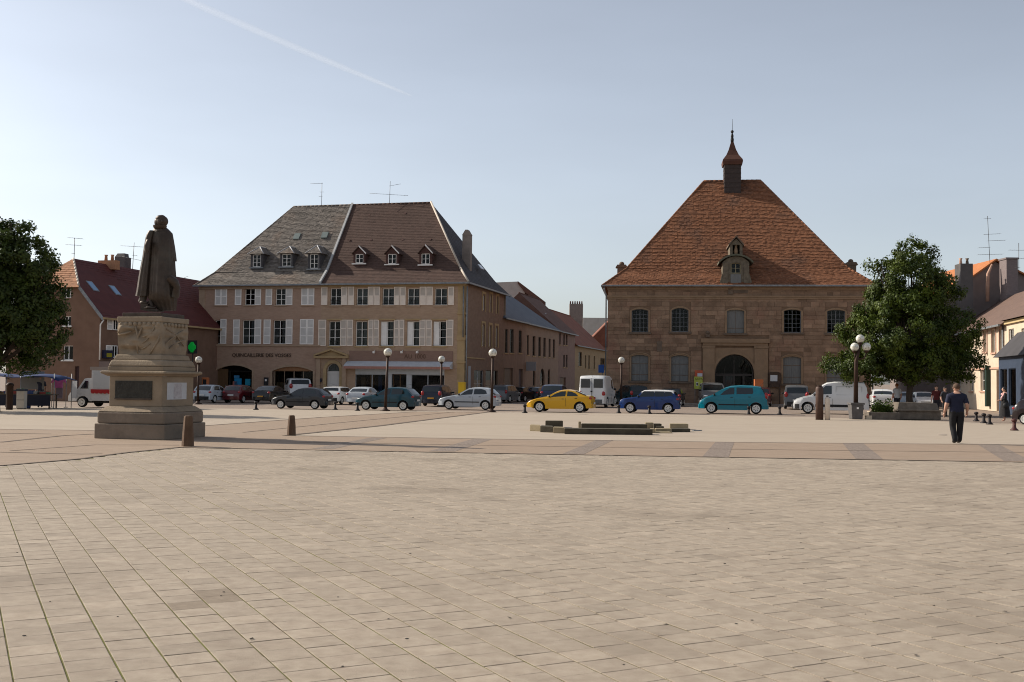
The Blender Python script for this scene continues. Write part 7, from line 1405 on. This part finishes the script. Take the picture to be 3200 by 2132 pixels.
for i in range(14):
    x = .4 + (W_ - 1.2) * i / 14; s = rs.uniform(.2, .34); hgt = rs.uniform(.1, .3); k_ = i % 7; c = thing('goods_crate', labs[k_] + ' crate of goods on the stall table, nearer the %s' % ('brown bin' if i < 7 else 'clothes rack'), 'crate', (A.x + x, Ym + rs.uniform(.45, .8), .781), 0, 'crates on the market table'); m_ = mat('crate%d' % k_, cc[k_], rough=.8)
    for q_ in ((0, s, 0, .015, 0, hgt), (0, s, .25, .265, 0, hgt), (0, .015, .016, .249, 0, hgt), (s - .015, s, .016, .249, 0, hgt)): MB().box(*q_).build('side', m_, c)
    MB().box(.015, s - .015, .016, .249, 0, .012).build('bottom', m_, c); g = MB()
    for u in range(4): g.ball((s * (.25 + .5 * (u % 2)), .08 + .1 * (u // 2), hgt * .8), (s * .2, .06, .06), 8, 6)
    g.build('goods', mat('goods%d' % (k_ % 4), cc[(k_ + 3) % 7], rough=.7), c)
def cab(px0, px1, py0, py1, nm, lab, mt, topm, cat, rz=0.):
    P = gp(px0, py1); Q = gp(px1, py1); hgt = dp(px0, py0, P.y).z; t = thing(nm, lab, cat, (P.x, P.y, 0), rz); W_ = Q.x - P.x; MB().box(0, W_, 0, W_ * .9, .04, hgt - .1).build('case', mt, t, bevel=.015); MB().box(-.03, W_ + .03, -.03, W_ * .9 + .03, hgt - .098, hgt).build('lid', topm, t, bevel=.01); MB().box(.03, W_ - .03, .03, W_ * .9 - .03, 0, .038).build('foot', MBLK, t); MB().box(.02, W_ - .02, -.006, -.001, hgt * .45, hgt * .47).build('seam', MBLK, t); return t
cab(50, 79, 1216, 1279, 'cream_cabinet', 'cream cool box cabinet with dark lid in front of the market stall', mat('cabinet_cream', (.42, .38, .32), (.48, .44, .38), sca=3, rough=.6), mat('cabinet_lid', (.03, .04, .055), rough=.5), 'cabinet'); cab(32, 42, 1226, 1262, 'grey_cabinet', 'narrow grey cabinet beside the cream cool box', mat('cabinet_grey', (.2, .2, .2), rough=.6), MBLK, 'cabinet'); cab(80, 94, 1248, 1277, 'blue_barrel_box', 'deep blue plastic box beside the cream cool box', mst, mst, 'box')
P = gp(22, 1281); t = thing('brown_bin', 'round dark brown litter bin at the end of the market stall', 'bin', (P.x, P.y + .25, 0)); MB().lathe([(.16, 0), (.17, .1), (.17, 1.2), (.2, 1.22), (.2, 1.3)], 16).build('drum', miron, t); MB().lathe([(.19, 1.301), (.15, 1.36), (.05, 1.4)], 16).build('lid', miron, t)
P = gp(3, 1262); t = thing('red_white_barrier', 'red and white upright barrier post at the market edge', 'barrier', (P.x, P.y, 0)); MB().box(-.16, .02, 0, .1, 0, .75).build('red_half', mat('barrier_red', (.4, .02, .03), rough=.5), t); MB().box(.022, .1, 0, .1, 0, .75).build('white_half', MWHITE, t)
P = dp(185, 1200, 61.); t = thing('clothes_rack', 'clothes rack with a pink shirt hanging at the end of the market stall', 'rack', (P.x, 61., 0)); 
for x in (-.4, .4): MB().tube([(x, 0, 0), (x, 0, 1.75)], .02, 8).build('upright', MZINC, t); MB().box(x - .02, x + .02, -.25, .25, 0, .03).build('foot', MZINC, t)
MB().tube([(-.45, 0, 1.75), (.45, 0, 1.75)], .018, 8).build('rail', MZINC, t); g = MB(); g.prism([(-.2, -.1, 1.1), (.2, -.1, 1.1), (.2, -.1, 1.5), (.42, -.1, 1.35), (.36, -.1, 1.55), (.12, -.1, 1.7), (-.12, -.1, 1.7), (-.36, -.1, 1.55), (-.42, -.1, 1.35), (-.2, -.1, 1.5)], (0, .1, 0)); g.build('pink_shirt', mat('pink_cloth', (.38, .08, .24), (.45, .12, .3), sca=12, rough=.9), t); MB().prism([(-.16, .02, .5), (.16, .02, .5), (.2, .02, 1.6), (-.2, .02, 1.6)], (0, .08, 0)).build('grey_coat', mat('grey_cloth', (.16, .13, .16), rough=.9), t)
# ---------------------------------------------------------------- contrail high in the sky
D_ = 14000.; M = bpy.data.materials.new('contrail_vapour'); M.use_nodes = True; n = M.node_tree.nodes; l = M.node_tree.links; n.remove(n['Principled BSDF']); df = n.new('ShaderNodeBsdfTranslucent'); df.inputs[0].default_value = (.9, .9, .9, 1); dff = n.new('ShaderNodeBsdfDiffuse'); dff.inputs[0].default_value = (.9, .9, .9, 1); ad = n.new('ShaderNodeMixShader'); l.new(df.outputs[0], ad.inputs[1]); l.new(dff.outputs[0], ad.inputs[2]); tr = n.new('ShaderNodeBsdfTransparent'); mx = n.new('ShaderNodeMixShader'); at = n.new('ShaderNodeAttribute'); at.attribute_name = 'tone'; lw = n.new('ShaderNodeLayerWeight'); lw.inputs[0].default_value = .35
inv = n.new('ShaderNodeMath'); inv.operation = 'SUBTRACT'; inv.inputs[0].default_value = 1; l.new(lw.outputs['Facing'], inv.inputs[1]); pw_ = n.new('ShaderNodeMath'); pw_.operation = 'POWER'; pw_.inputs[1].default_value = 1.6; l.new(inv.outputs[0], pw_.inputs[0]); ml = n.new('ShaderNodeMath'); ml.operation = 'MULTIPLY'; l.new(pw_.outputs[0], ml.inputs[0]); l.new(at.outputs['Fac'], ml.inputs[1]); l.new(ml.outputs[0], mx.inputs[0]); l.new(tr.outputs[0], mx.inputs[1]); l.new(ad.outputs[0], mx.inputs[2]); l.new(mx.outputs[0], n['Material Output'].inputs[0])
pts = [(500, -39), (640, 25), (760, 78), (900, 139), (1030, 194), (1160, 248), (1310, 310)]; Ds = [D_ + i * 800 for i in range(len(pts))]; rr = [10, 14, 14, 13, 12, 9, 4]; g = MB()
Pn = []; Rn = []
for i in range(len(pts) - 1):
    for u in range(6): f = u / 6; Pn.append(dp(pts[i][0] + (pts[i + 1][0] - pts[i][0]) * f, pts[i][1] + (pts[i + 1][1] - pts[i][1]) * f, Ds[i] + (Ds[i + 1] - Ds[i]) * f)); Rn.append((rr[i] + (rr[i + 1] - rr[i]) * f) / F * Ds[i])
g.tube(Pn, Rn, 16, caps=False); N_ = len(Pn) - 1; g.t = [min(.085, .02 + .05 * min(i, 6), .02 + .022 * (N_ - i)) for i in range(N_) for k_ in range(16)]
tag(g.build('contrail', M), 'thin white aircraft contrail slanting across the sky', 'contrail')
